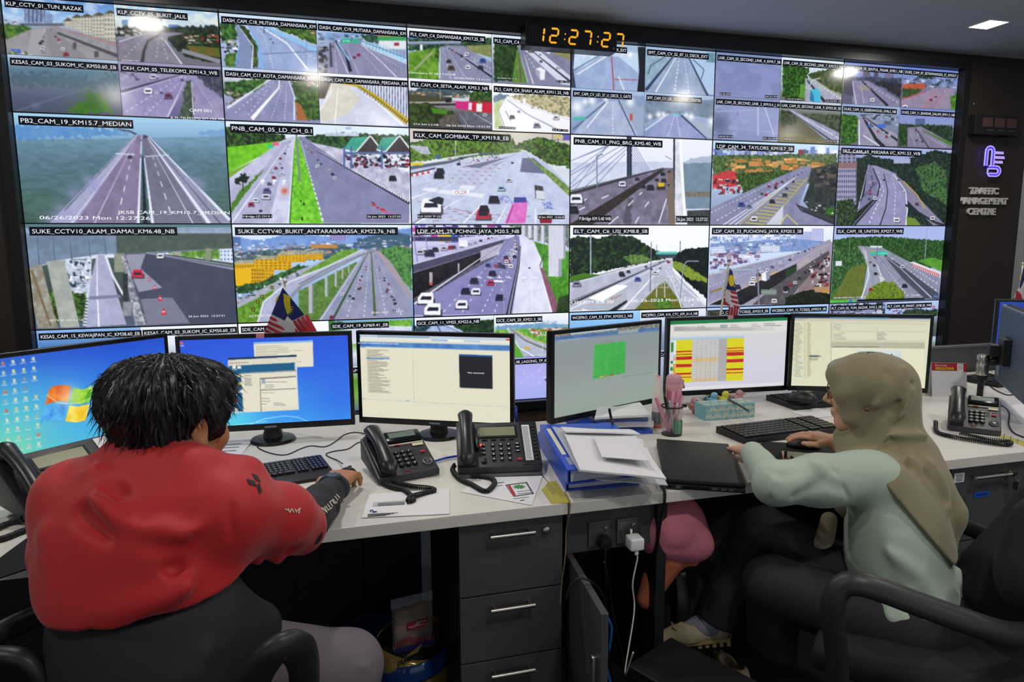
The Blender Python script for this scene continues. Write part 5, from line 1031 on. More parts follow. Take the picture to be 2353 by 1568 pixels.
dk = thing('cabinet_door','open charcoal cabinet door swung out below the power panel','cabinet door',(0.628,1.70,0))
dv = at_z(1382,1413,.575)-np.array([.628,1.70,.575]); L = math.hypot(dv[0], dv[1]); dk.rotation_euler = (0,0, math.atan2(dv[1], dv[0]))
MB().box((L/2,.009,.31),(L,.018,.53), bev=.001).build('door_panel', M_char, dk)
MB().box((L-.035,-.006,.33),(.018,.014,.24), bev=.003).build('handle', M_steel, dk, True,40)
cab = thing('desk_cabinet','dark open cabinet under the power panel full of tangled cables','cabinet',(0.765,1.73,0))
MB().box((0,.36,.31),(.27,.016,.54)).box((-.135,.2,.31),(.016,.34,.54)).box((0,.2,.045),(.27,.34,.016)).build('carcass', M_dark, cab)
M_bcab = mat('blue_network_cable','#1f6fc0',.5)
c0 = thing('network_cable','blue network cable bent behind the open cabinet door','cable')
hang('cable',[at_d(*p) for p in ((1384,1405,1.95),(1396,1420,1.95),(1405,1445,1.96),(1400,1490,1.97),(1391,1520,1.97),(1400,1560,1.97),(1410,1590,1.97))],.004, M_bcab, c0)
c0 = thing('black_cable','thin black cord arching over the open cabinet door','cable')
hang('cable',[at_d(*p) for p in ((1300,1378,1.72),(1312,1345,1.72),(1335,1329,1.72),(1368,1345,1.74),(1390,1385,1.8),(1395,1450,1.9),(1398,1500,1.95),(1410,1570,2.0))],.0028, M_black, c0)
c0 = thing('black_cable','slack black cord dangling deep inside the open cabinet','cable')
hang('cable',[at_d(*p) for p in ((1388,1290,1.9),(1400,1350,1.95),(1410,1420,1.98),(1425,1480,2.0),(1435,1530,2.0),(1460,1580,2.0))],.004, M_black, c0)
c0 = thing('twine','thin brown twine hanging down the seam between the two desks','string')
hang('strand',[at_z(1298,1131,.752), at_z(1303,1142,.753), at_z(1310,1155,.753), at_y(1310,1165,1.632), at_y(1308,1186,1.634), at_y(1301,1220,1.66), at_y(1299,1275,1.66), at_y(1291,1340,1.66), at_y(1287,1395,1.66)],.0018, mat('jute_twine','#8a7450',.9), c0)
c0 = thing('desk_cable','black cable running over the desk edge beside the laptop','cable')
hang('cable',[at_z(1518,1112,.756), at_z(1526,1124,.757), at_y(1528,1136,1.634), at_y(1526,1160,1.634), at_y(1519,1190,1.66), at_y(1510,1260,1.68), at_y(1503,1330,1.7)],.004, M_black, c0)
# computer tower lying low under the desk
t = thing('computer_tower','matt black computer tower under the desk in front of the crossed shoe','computer', at_z(1560,1590,.32)*np.array([1,1,0])); t.rotation_euler = (0,0,.45)
a = at_z(1580,1480,.36); t.location = (a[0]-.03, a[1]-.17,0)
MB().box((0,0,.18),(.19,.38,.36), bev=.004).build('case', mat('matt_black_metal','#0a0a0c',.6), t)
MB().box((0,-.192,.2),(.14,.004,.22)).build('front_grille', M_black, t)
# ================================================================ desk monitors and their pictures
M_mon = mat('monitor_black','#101114',0.28)
M_monback = mat('monitor_back_black','#1b1c20',0.5)
M_scr = vcol_mat('lit_monitor_picture', emit=1.0, rough=0.35, spec=0.35)
MW, MH = 0.57,0.335
class Mon: pass
def monitor(x, y, zb, deg, label, seed, res=(300,168), stand=True, brand=True):
    a = math.radians(deg)
    t = thing('desktop_monitor', label,'monitor',(x, y, DZ), a,'desk monitors')
    z0 = zb-DZ
    b = MB(); bb, ts = 0.022,0.014
    for c, d in (((-MW/2+ts/2,0, z0+MH/2),(ts,.024, MH)),((MW/2-ts/2,0, z0+MH/2),(ts,.024, MH)),((0,0, z0+MH-ts/2),(MW-2*ts,.024, ts)),((0,0, z0+bb/2),(MW-2*ts,.024, bb))):
        b.box((c[0],.010, c[2]), d, bev=.002)
    fr = b.build('bezel', M_mon, t)
    if brand: text_obj('brand_lettering','SAMSUNG',(0,-.0035, z0+.008),(1,0,0),(0,0,1),.006, mat('silver_print','#a9adb4',.4), fr, align='c', bold=.04)
    MB().box((0,.026, z0+MH/2),(MW-.004,.016, MH-.004), bev=.006).box((0,.04, z0+MH*.45),(MW*.6,.03, MH*.6), bev=.012).build('back_cover', M_monback, t)
    if stand:
        MB().box((0,.045, z0+.02),(.05,.025,.13), bev=.004).lathe([(.035,.012),(.032,.03),(.026,.05),(.024,.075)],(0,.045,0),24).build('neck', M_black, t, True,40)
        MB().lathe([(0,0),(.075,0),(.078,.004),(.072,.011),(.036,.016),(0,.017)],(0,.045,0),32).build('base', M_mon, t, True,40)
    m = Mon(); m.t = t
    R = np.array([math.cos(a), math.sin(a),0]); N = np.array([math.sin(a),-math.cos(a),0])
    O = np.array([x, y, zb])+N*0.001
    w, h = MW-2*ts, MH-bb-ts
    TL = O-R*w/2+np.array([0,0, bb+h])
    def uv(p):
        d = FW[None]+((p[:, :1]-1176.5)/FPX)*RT[None]-((p[:,1:]-784.0)/FPX)*UP[None]
        k = ((TL-EYE)@N)/(d@N); P = EYE[None]+d*k[:, None]-TL[None]
        return np.stack([P@R/w,-P[:,2]/h],1)
    m.p = Paint(uv, res[0], res[1], seed); m.w, m.h, m.z0 = w, h, z0+bb
    def done():
        pos = lambda u, v: np.stack([-w/2+u*w, np.full_like(u,-.001), m.z0+h-v*h],1)
        me = m.p.grid(pos); me.name = 'screen'
        o = link('screen', me, t, M_scr)
        if m.p.texts: overlay('screen_text', m.p.texts, o, M_scr, pos,(0,-1,0),.0006)
    m.done = done
    return m
def bars(p, x, y0, n, dy, w, h, c, sl=0.0, jit=.5):
    """lines of small print"""
    for k in range(n):
        ww = w*(1-jit*p.rng.rand()); y = y0+k*dy
        p.poly([(x, y),(x+ww, y+sl*ww),(x+ww, y+h+sl*ww),(x, y+h)], c)

K2 = (0,740,2.801)
m = monitor(-0.745,2.470,0.788,43.9,'leftmost monitor, turned inwards, showing a desktop full of icons',1); p = m.p
p.bg('#2450cc','#2c6cdc','#3a96e4','#44b4e0').crop(*K2)
for x, y, r, c, a in ((100,750,330,'#78e0a8',.75),(60,560,260,'#50c8d8',.5),(430,540,260,'#4cb0f0',.55),(40,880,120,'#b4ee7c',.5)): p.blob(x, y, r, c, a)
p.poly([(290,532),(318,432),(350,412),(410,406),(457,414),(438,515),(380,510),(330,522)],'#d8481c','#f08828', sc=30).poly([(474,424),(530,436),(606,412),(578,516),(520,530),(448,518)],'#5cb82c','#a8dc38', sc=30)
p.poly([(262,650),(286,548),(340,530),(426,533),(404,632),(340,628)],'#2c6cd4','#58b8f4', sc=30).poly([(420,640),(446,538),(500,546),(578,528),(552,634),(490,648)],'#f0c020','#f8e868', sc=30)
p.blob(440,480,70,'#fff6c8',.55).line([(300,470),(370,520),(440,528)],'#f8f0c8',4).line([(448,528),(520,520),(590,490)],'#f0f8c0',4).blob(585,425,14,'#f0ffb0',.9)
p.line([(520,790),(640,755),(760,738)],'#c4f0ec',5,3)
for r in range(11):
    for c in range(5):
        x, y = 18-22*(c == 9)+65*c+4.2*r,270-8*c+61*r-2*c
        if (c == 4 and r < 99) or (c == 3 and r in (3,)) : continue
        x -= 65*(c > 3)
        col = ('#e8ead8','#d8dccc','#f0f0e4','#d85030','#60b8dc','#e4e8a8','#58749c','#cfd8d0')[p.rng.randint(8)]
        p.poly([(x-10, y-13),(x+8, y-15),(x+12, y+9),(x-8, y+11)], col,'#a8b4a0', sc=4)
        p.poly([(x-20, y+17),(x+20, y+12),(x+20, y+17),(x-20, y+22)],'#d4e4ec', a=.8)
m.done()
m = monitor(-0.19,2.436,0.802,-3.6,'monitor with a bright blue desktop and open windows behind the man\'s head',2); p = m.p
p.bg('#2c58dc','#2f66e0','#3a86e8','#3f9cf0').crop(*K2)
for x, y, r, c, a in ((1480,640,190,'#58d8e8',.9),(1300,560,220,'#48b8f0',.5),(2200,480,200,'#2c5ce0',.5),(1250,250,200,'#2850d8',.4)): p.blob(x, y, r, c, a)
p.line([(1560,680),(1700,625),(1830,605),(1920,615),(1980,640)],'#bcecf8',5,3).line([(1500,665),(1720,640)],'#9ce0f4',4)
p.rect(1155,130,1180,145,'#e05868').rect(1150,152,1185,156,'#e8f0fc')
p.poly([(1632,132),(2013,118),(2018,288),(1640,300)],'#e6e0cc').poly([(1632,132),(2013,118),(2013,130),(1633,144)],'#8cb8e4')
bars(p,1645,158,4,11,330,3,'#a09c90',-.03); bars(p,1645,200,4,11,230,3,'#a09c90',-.03); bars(p,1900,255,1,10,60,3,'#908c84')
p.poly([(1466,232),(1908,212),(1924,566),(1478,590)],'#cfd4d4').poly([(1466,232),(1908,212),(1909,224),(1467,246)],'#283c60').poly([(1468,247),(1909,226),(1910,262),(1470,284)],'#ddd8c6').poly([(1472,284),(1896,262),(1898,318),(1560,330),(1570,575),(1480,580)],'#1f5e88')
for k in range(9): p.rect(1478+k*14,262-k*.5,1485+k*14,269-k*.5,('#b03030','#3c5c9c','#7c7c70')[k % 3])
for k, c in enumerate(('#f0ead0','#88a8b8','#88a8b8','#70a8a0','#c82028','#d8d4b8')): p.rect(1496+k*3,282+k*54,1518+k*3,302+k*54, c).rect(1494+k*3,305+k*54,1524+k*3,309+k*54,'#c8d8e4')
for k, c in enumerate(('#e8e4d4','#e8d888','#d8c060','#e4e8e8')): p.rect(1526+k*3,284+k*52,1552+k*3,302+k*52, c)
p.poly([(1550,328),(1906,310),(1918,562),(1566,580)],'#e2ddc9').poly([(1550,328),(1906,310),(1906,318),(1550,336)],'#8c949c').poly([(1672,364),(1908,352),(1914,540),(1680,550)],'#e8e2d0').poly([(1672,362),(1904,348),(1905,356),(1672,371)],'#787870').poly([(1675,436),(1906,426),(1907,433),(1675,444)],'#908c84').poly([(1672,364),(1676,364),(1684,575),(1678,575)],'#7c7a70').rect(1684,372,1708,398,'#8ca8c4')
bars(p,1570,345,1,10,90,3,'#6c6a62'); bars(p,1575,362,6,9,50,3,'#6c6a62'); bars(p,1710,385,1,12,190,4,'#8c8a80'); bars(p,1705,404,3,10,90,3,'#8c8a80'); bars(p,1685,455,1,10,90,3,'#8c8a80'); bars(p,1685,492,3,18,60,3,'#7c7a70'); bars(p,1760,520,3,8,110,3,'#8c8a80')
m.done()
K3 = (780,740,3.096)
m = monitor(0.365,2.332,0.798,-26.9,'monitor with a cream page and a black box reading Not connected',3); p = m.p
p.bg('#e4dfc8','#e2ddc6').crop(*K3)
p.poly([(100,80),(1230,110),(1230,135),(100,105)],'#b8c8dc').poly([(100,105),(1230,133),(1230,158),(100,130)],'#e4e4dc').poly([(100,130),(1230,158),(1230,170),(100,142)],'#d8d8cc').poly([(100,140),(1230,168),(1230,206),(100,172)],'#3c70b4','#5c90cc', sc=40)
p.poly([(270,95),(640,105),(640,118),(270,108)],'#6f8fb0', a=.6).poly([(655,122),(770,126),(770,140),(655,136)],'#9cc0dc').poly([(885,130),(1000,134),(1000,146),(885,142)],'#a8cce4').rect(130,98,150,118,'#3c88a8').poly([(1185,122),(1214,123),(1214,133),(1185,132)],'#c83c3c').poly([(770,125),(885,130),(885,146),(770,140)],'#f0f0ea')
p.poly([(100,172),(1230,206),(1230,210),(100,176)],'#a8b8c8')
p.text('LM TRAFFIC MONITORING CENTER SOFTWARE',132,155,422,162,10,'#f4f8fc')
bars(p,140,177,1,8,62,3,'#2c5c94')
p.poly([(190,192),(192,192),(206,500),(203,500)],'#c0bcac').poly([(517,204),(520,204),(532,568),(529,568)],'#c4c0b0').poly([(155,546),(1204,606),(1204,608),(155,548)],'#a8b8c0')
for k in range(33): bars(p,196+k*.4,196+k*9.4,1,9,165,3.4,'#7c7a72',.04,.6)
p.poly([(192,254),(356,258),(357,265),(192,261)],'#2c88c8')
p.poly([(850,230),(1088,238),(1090,478),(855,468)],'#24262e').poly([(850,230),(1088,238),(1088,250),(850,242)],'#2c5c9c').text('Not connected',914,366,1028,370,11,'#ffffff')
bars(p,158,544,1,8,40,3,'#6c98b8'); bars(p,474,560,1,8,55,3,'#5c98c0')
m.done()
K4 = (1230,700,2.095)
m = monitor(1.03,2.335,0.798,21.1,'monitor angled left with a green table on a grey page',4, stand=False); p = m.p
p.bg('#8b969c','#8a9496','#929e98','#93a098').crop(*K4)
p.poly([(85,135),(605,85),(605,108),(85,158)],'#5c5a56','#a8a49c', sc=6).poly([(170,136),(395,112),(395,122),(170,146)],'#a8bcc8').poly([(85,158),(605,108),(605,122),(85,172)],'#47689c','#5c80b0', sc=40).poly([(400,128),(495,118),(495,135),(400,145)],'#98a2a6')
p.poly([(85,172),(605,122),(605,128),(85,180)],'#7488a0').text('LM TRAFFIC MONITORING CENTER SOFTWARE',108,180,246,163,6,'#b8c8d8')
p.poly([(285,196),(436,174),(432,330),(278,360)],'#3faa4c','#4cb858', sc=20)
for k in range(24): p.line([(285-k*.3,200+k*6.6),(436-k*.17,178+k*6.4)],'#37984a',1.4)
for x in (338,372,400): p.line([(x,190),(x-5,345)],'#38a048',1.2)
for x, c in ((318,'#c8b848'),(340,'#c86c3c'),(368,'#b83038'),(402,'#6c7468')): p.poly([(x-7,346-(x-318)*.19),(x+7,343-(x-318)*.19),(x+7,349-(x-318)*.19),(x-7,352-(x-318)*.19)], c)
bars(p,315,178,2,5,80,2,'#70807c',-.12); bars(p,415,348,1,5,150,2,'#78847e',-.14,.1)
m.done()
m = monitor(1.657,2.516,0.793,-3.4,'monitor showing a spreadsheet striped yellow and red',5,(340,190)); p = m.p
p.bg('#d0d0d4','#d2d2d6','#d0cedc','#cfccda').crop(*K4)
p.poly([(640,80),(1228,55),(1228,78),(640,102)],'#1f7a48').poly([(640,98),(1228,76),(1226,130),(640,152)],'#dcdad6').poly([(650,150),(1222,130),(1222,138),(650,158)],'#d4d4d4')
p.text('File  Home  Insert  Page Layout  Formulas  Data  Review  View',665,100,900,90,4,'#d8ece0')
for k in range(40): p.rect(668+p.rng.rand()*520,105+p.rng.rand()*24,668,110+p.rng.rand()*20,'#a8a8aa', a=.12)
bars(p,670,108,3,7,60,3,'#9c9a98'); bars(p,780,104,3,7,70,3,'#a4a2a0'); bars(p,890,98,2,8,40,6,'#8c98a0'); bars(p,940,98,2,9,60,4,'#a8a49c'); bars(p,1040,94,2,9,55,4,'#b0aca8'); bars(p,1100,90,2,9,90,5,'#9ca0a4')
def cell(x0, x1, v0, v1, c):
    """spreadsheet block: x in crop pixels, v rows 0..1 from top to bottom"""
    def P(x, v): s = (x-652)/355; return (x-6*v,166-12*s+v*(213-s*2))
    p.poly([P(x0, v0), P(x1, v0), P(x1, v1), P(x0, v1)], c)
cell(652,1006,-.02,.03,'#a8c8dc'); cell(668,678,.03,1,'#e0e4e4'); cell(680,756,.03,1,'#d8d020'); cell(756,920,.03,1,'#c4c4c4'); cell(886,924,.03,1,'#aaaaac'); cell(924,1006,.03,1,'#d8d020')
for a, b_ in ((.28,.31),(.35,.37),(.41,.48),(.58,.65),(.78,.82),(.87,.89)): cell(680,756, a, b_,'#b81c24')
for a, b_ in ((.25,.27),(.31,.33),(.35,.43),(.51,.58),(.72,.76),(.81,.83)): cell(924,1006, a, b_,'#b81c24')
for a, b_, x1 in ((.45,.55,882),(.62,.64,880),(.7,.71,880),(.77,.78,880),(.86,.87,880),(.91,.99,882)): cell(757, x1, a, b_,'#d8b888')
for a, b_ in ((.08,.3),(.5,.56),(.64,.72)): cell(654,667, a, b_,'#2c8c3c')
for a, b_, c in ((.36,.42,'#a8c0d8'),(.42,.5,'#d89c88'),(.56,.84,'#d89c28')): cell(668,678, a, b_, c)
for k in range(36): cell(756,924,.03+k*.027,.0325+k*.027,'#9c9c9e'); cell(680,756,.05+k*.027,.0515+k*.027,'#b4ac1c'); cell(924,1006,.05+k*.027,.0515+k*.027,'#b4ac1c')
for x in (780,802,824,846,866,884): cell(x, x+1.2,.03,1,'#98989a')
p.poly([(652,402),(1210,372),(1210,384),(652,414)],'#dcdcde').poly([(650,428),(1205,392),(1205,404),(650,442)],'#57525c').poly([(1000,410),(1110,402),(1110,413),(1000,420)],'#a890b0')
for k, c in enumerate(('#3c8c4c','#d04030','#2c7c44','#c8d0d4','#8ca0a4','#403c68','#c8b840','#a898b0','#b8202c','#e0e0e0','#88a0a8','#78a8c8','#5c6c88','#8cb4d8','#c8242c','#3c60b8','#dcdcdc')): x = 700+k*18; p.rect(x,424-(x-650)*.064, x+9,432-(x-650)*.064, c)
m.done()
m = monitor(2.188,2.361,0.799,-22.6,'monitor with cream program windows behind the hijab',6); p = m.p
p.bg('#d9d7b8','#dddbbd').crop(1600,480,3.125)
p.poly([(680,775),(1680,782),(1680,792),(680,786)],'#2c4880').poly([(960,778),(1390,780),(1390,795),(960,792)],'#4c88b4').poly([(680,787),(1680,794),(1680,812),(680,806)],'#c8c4b0').poly([(970,812),(1660,822),(1640,960),(968,955)],'#cfccb4').poly([(980,826),(1655,834),(1650,880),(980,874)],'#d8d6be').poly([(980,884),(1650,890),(1645,946),(980,940)],'#dad8c0').poly([(970,956),(1640,962),(1640,1005),(968,996)],'#b8b5a0').poly([(966,1000),(1636,1008),(1640,1600),(960,1600)],'#e2e0c4')
p.rect(778,812,781,1220,'#a8a490').rect(966,812,970,1230,'#a8a490').line([(1298,845),(1296,945)],'#a8a490',2)
for k in range(34): bars(p,692+(k*7 % 22),822+k*11.5,1,9,60,3,('#6c8cb0','#8c8a7c','#9c8858')[k % 3])
for k in range(42): bars(p,800,818+k*9.3,1,9,28,3,'#8c866c'); p.rect(793,817+k*9.3,798,821+k*9.3,'#c8a848')
for k in range(4): bars(p,812,1052+k*11,1,9,70,3,'#5c5c54',0,.2)
p.rect(808,1056,895,1062,'#4c5868')
bars(p,985,832,4,11,60,2.5,'#8c8a7c'); bars(p,985,895,5,10,110,2.5,'#8c8a7c'); bars(p,1300,888,6,10,70,2.5,'#6c6a60'); bars(p,690,796,1,9,90,3,'#8c8878'); bars(p,975,990,1,9,380,5,'#6c7480',0,.1)
p.poly([(1150,1016),(1470,1020),(1465,1250),(1150,1250)],'#c4d4d4','#d4e0e0', sc=30).trees([(1360,1065),(1400,1045),(1470,1075),(1465,1250),(1350,1250)],'#2c4838','#5c7868').text('06-26-2023 Mon 12:27-26',1162,1034,1330,1037,10,'#22303c')
p.poly([(690,1285),(1700,1330),(1700,1350),(690,1305)],'#c4c0a8')
for k in range(14): p.rect(700+k*30,1288+k*1.4,712+k*30,1298+k*1.4,('#5c7ca8','#c8a848','#303030','#8cb0a8')[k % 4])
m.done()
# small pink tabs on the top edges
M_pink = mat('pink_paper','#d98f92',.7)
for lab_, x, y, yy in (('small pink tab stuck on the top edge of the bright blue monitor',598,771,2.43),('small pink tab stuck on the top edge of the spreadsheet monitor',1677,729,2.505)):
    q = at_y(x, y, yy); tag(MB().box((q[0], q[1]-.006, q[2]),(.026,.0015,.016)).build('sticky_tab', M_pink), lab_,'sticky note','sticky tabs')
# M4's cable
c0 = thing('monitor_cable','black cable hanging below the monitor with the green table','cable')
hang('cable',[at_d(1400,940,2.27), at_d(1403,955,2.28), at_d(1408,975,2.27), at_d(1415,990,2.25)],.0045, M_black, c0)
# stand of the angled monitor, mostly behind the paper stack
t = [o for o in COL.objects if o.name.startswith('desktop_monitor')][3]
MB().box((0,.06,.14),(.04,.02,.28), bev=.003).box((0,.09,.006),(.18,.14,.012), bev=.004).build('stand', M_black, t)
# ================================================================ things on and around the desks
def V3(a): return Vector([float(v) for v in a])
def edge_frame(pl, pr, z):
    """from the two ends of an edge on the plane z: middle, length, turn"""
    A, B = at_z(pl[0], pl[1], z), at_z(pr[0], pr[1], z)
    d = B-A
    return (A+B)/2, math.hypot(d[0], d[1]), math.atan2(d[1], d[0])
def coil(pts, R=.006, r=.0016, turns=40, per=9):
    P = np.array(bez(pts,80)); seg = np.r_[0, np.cumsum(np.linalg.norm(np.diff(P, axis=0), axis=1))]; n = turns*per
    out = []
    for k in range(n+1):
        d = seg[-1]*k/n; i = min(max(np.searchsorted(seg, d)-1,0), len(P)-2); f = (d-seg[i])/max(1e-9, seg[i+1]-seg[i])
        q = P[i]*(1-f)+P[i+1]*f; t = (P[i+1]-P[i])/np.linalg.norm(P[i+1]-P[i])
        a = np.cross(t,[0,0,1.0]); a /= max(1e-6, np.linalg.norm(a)); b = np.cross(a, t); w = 2*PI*k/per
        out.append(q+R*(a*math.cos(w)+b*math.sin(w)))
    return out
M_hand = mat('handset_black','#1f2023',0.33)
M_keyw = mat('key_white_print','#d4d6da',0.6)
M_red = mat('red_key','#b8303c',0.5)
M_led = mat('red_lamp_lit','#ff5030',0.4, emit='#ff4020', estr=2.5)
M_lcd = mat('phone_lcd','#6f8078',0.2)
M_lcd2 = mat('phone_lcd_olive','#8a8d72',0.25)
M_strip = mat('cream_label','#d8d3b4',0.6)
def handset(parent, c, L, rz, h0, sx=1.0):
    """receiver: bowed bar with two thick ends, along local y"""
    b = MB(); P = []; r = []
    for k in range(17):
        s = k/16; y = (s-.5)*L
        P.append((0, y, h0+.014*math.sin(PI*s))); r.append(.021+.007*(2*abs(s-.5))**2)
    P[0] = (0, P[0][1]-.004, P[0][2]-.004); r[0] *= .6; r[-1] *= .6
    b.tube(P, r,14, flat=(sx,.62))
    for s in (-1,1): b.ball((0, s*(L/2-.022), h0-.012),.022,(sx,.95,.7), n=14)
    return b
def slope(w, d, zf, zb):
    """frame of a sloped face: origin at its front left, x right, y up the face, z out"""
    a = math.atan2(zb-zf, d)
    return Matrix.Translation((-w/2,0, zf)) @ Matrix.Rotation(a,4,'X'), math.hypot(d, zb-zf)
def nec_phone(pl, pr, label, d=.175, zf=.022, zb=.095, cord=None):
    M, w, rz = edge_frame(pl, pr, DZ)
    t = thing('desk_phone', label,'telephone', M, rz)
    F, L = slope(w, d, zf, zb)
    b = MB(); b.prism([(0,0.004),(d,0.03),(d, zb),(0, zf)],-w/2, w/2, M=Matrix(((0,0,1,0),(1,0,0,0),(0,1,0,0),(0,0,0,1))), bev=.004)
    b.box((-w*.36,.05,.003),(.03,.012,.006)).box((w*.40,.05,.003),(.03,.012,.006)).box((0, d-.03,.02),(w*.7,.05,.04), bev=.004)
    b.build('body', M_dgrey, t, True,30)
    hx0 = w*.17
    MB().box((hx0, L*.5,.004),(w*.27, L*.97,.014), bev=.004).xf(F).build('cradle', M_black, t, True,30)
    handset(t, None, L*1.06,0,.032,1.0).xf(F @ Matrix.Translation((hx0, L*.5,0))).build('handset', M_hand, t, True,60)
    kx = w*.36; kw = w*.62
    MB().box((kx+kw*.5, L*.86,.006),(kw*.96, L*.25,.014), bev=.003).xf(F).build('display_housing', M_blackg, t, True,30)
    MB().box((kx+kw*.47, L*.88,.0135),(kw*.72, L*.13,.001)).xf(F).build('display', M_lcd, t)
    b = MB(); b.box((kx+kw*.5, L*.70,.003),(kw*.94,.004,.004))
    b.xf(F).build('label_strip', M_strip, t)
    MB().box((kx+kw*.8, L*.645,.003),(kw*.3,.011,.003), bev=.001).xf(F).build('name_label', M_strip, t)
    MB().box((kx+kw*.27, L*.69,.0035),(kw*.13,.006,.003)).box((kx+kw*.82, L*.45,.0035),(kw*.14,.008,.004), bev=.001).box((kx+kw*.2, L*.06,.002),(kw*.16,.0015,.002)).xf(F).build('red_key', M_red, t)
    ks = '123456789*0#'; kb = MB(); o = kb
    cc = [(kx+kw*(.13+.17*(i % 3)), L*(.50-.10*(i//3))) for i in range(12)]
    for x, y in cc: kb.lathe([(.0085,0),(.0085,.004),(.007,.0065),(0,.0072)],(x, y,.001),14)
    kp = kb.xf(F).build('keypad', M_black, t, True,40)
    for (x, y), s in zip(cc, ks):
        og = F @ Vector((x, y-.0028,.0085)); ex = (F.to_3x3() @ Vector((1,0,0))); ey = F.to_3x3() @ Vector((0,1,0))
        text_obj('digit', s, og, ex, ey,.0055, M_keyw, kp, align='c', bold=.03)
    rg = MB(); a0 = (kx+kw*.82, L*.2)
    rg.tube([(a0[0]+.0125*math.cos(q), a0[1]+.0125*math.sin(q),.002) for q in np.linspace(0,2*PI,29)[:-1]],.0038,8, closed=True).lathe([(.006,0),(.006,.004),(0,.0045)],(a0[0], a0[1],.001),16)
    rg.xf(F).build('navigation_ring', M_alu, t, True,40)
    b = MB()
    for i in range(3):
        for j in range(2): b.box((kx+kw*(.63+.2*j), L*(.53-.055*i),.0015),(kw*.13,.0016,.001))
        b.box((kx+kw*(.13+.17*i), L*.1,.0015),(kw*.13,.0016,.001))
    b.xf(F).build('key_print', M_ink, t)
    if cord:
        I = Matrix.Translation(V3(M)) @ Matrix.Rotation(rz,4,'Z'); I.invert()
        cp = [tuple(I @ V3(q)) for q in cord]
        MB().tube(coil(cp,.0058,.002,84),.0023,6).build('coiled_cord', M_hand, t, True)
    return t
nec_phone((869,1118),(1011,1093),'dark grey keypad phone with a grey navigation ring beside the computer mouse', cord=[at_z(868,1085,.77), at_z(872,1103,.758), at_z(895,1118,.757), at_z(930,1128,.757), at_z(950,1148,.757), at_z(938,1153,.759), at_z(945,1142,.762), at_z(975,1134,.758), at_z(998,1128,.758), at_z(985,1122,.76), at_z(945,1118,.76), at_z(902,1107,.762)])
nec_phone((2176,990),(2300,1005),'dark grey keypad phone behind the hijab, next to the desk calendar', d=.19, cord=[at_z(2150,970,.77), at_z(2153,992,.758), at_z(2185,1003,.758), at_z(2250,1014,.758), at_z(2312,1022,.758), at_z(2318,1015,.759), at_z(2260,1008,.76), at_z(2205,996,.765)])

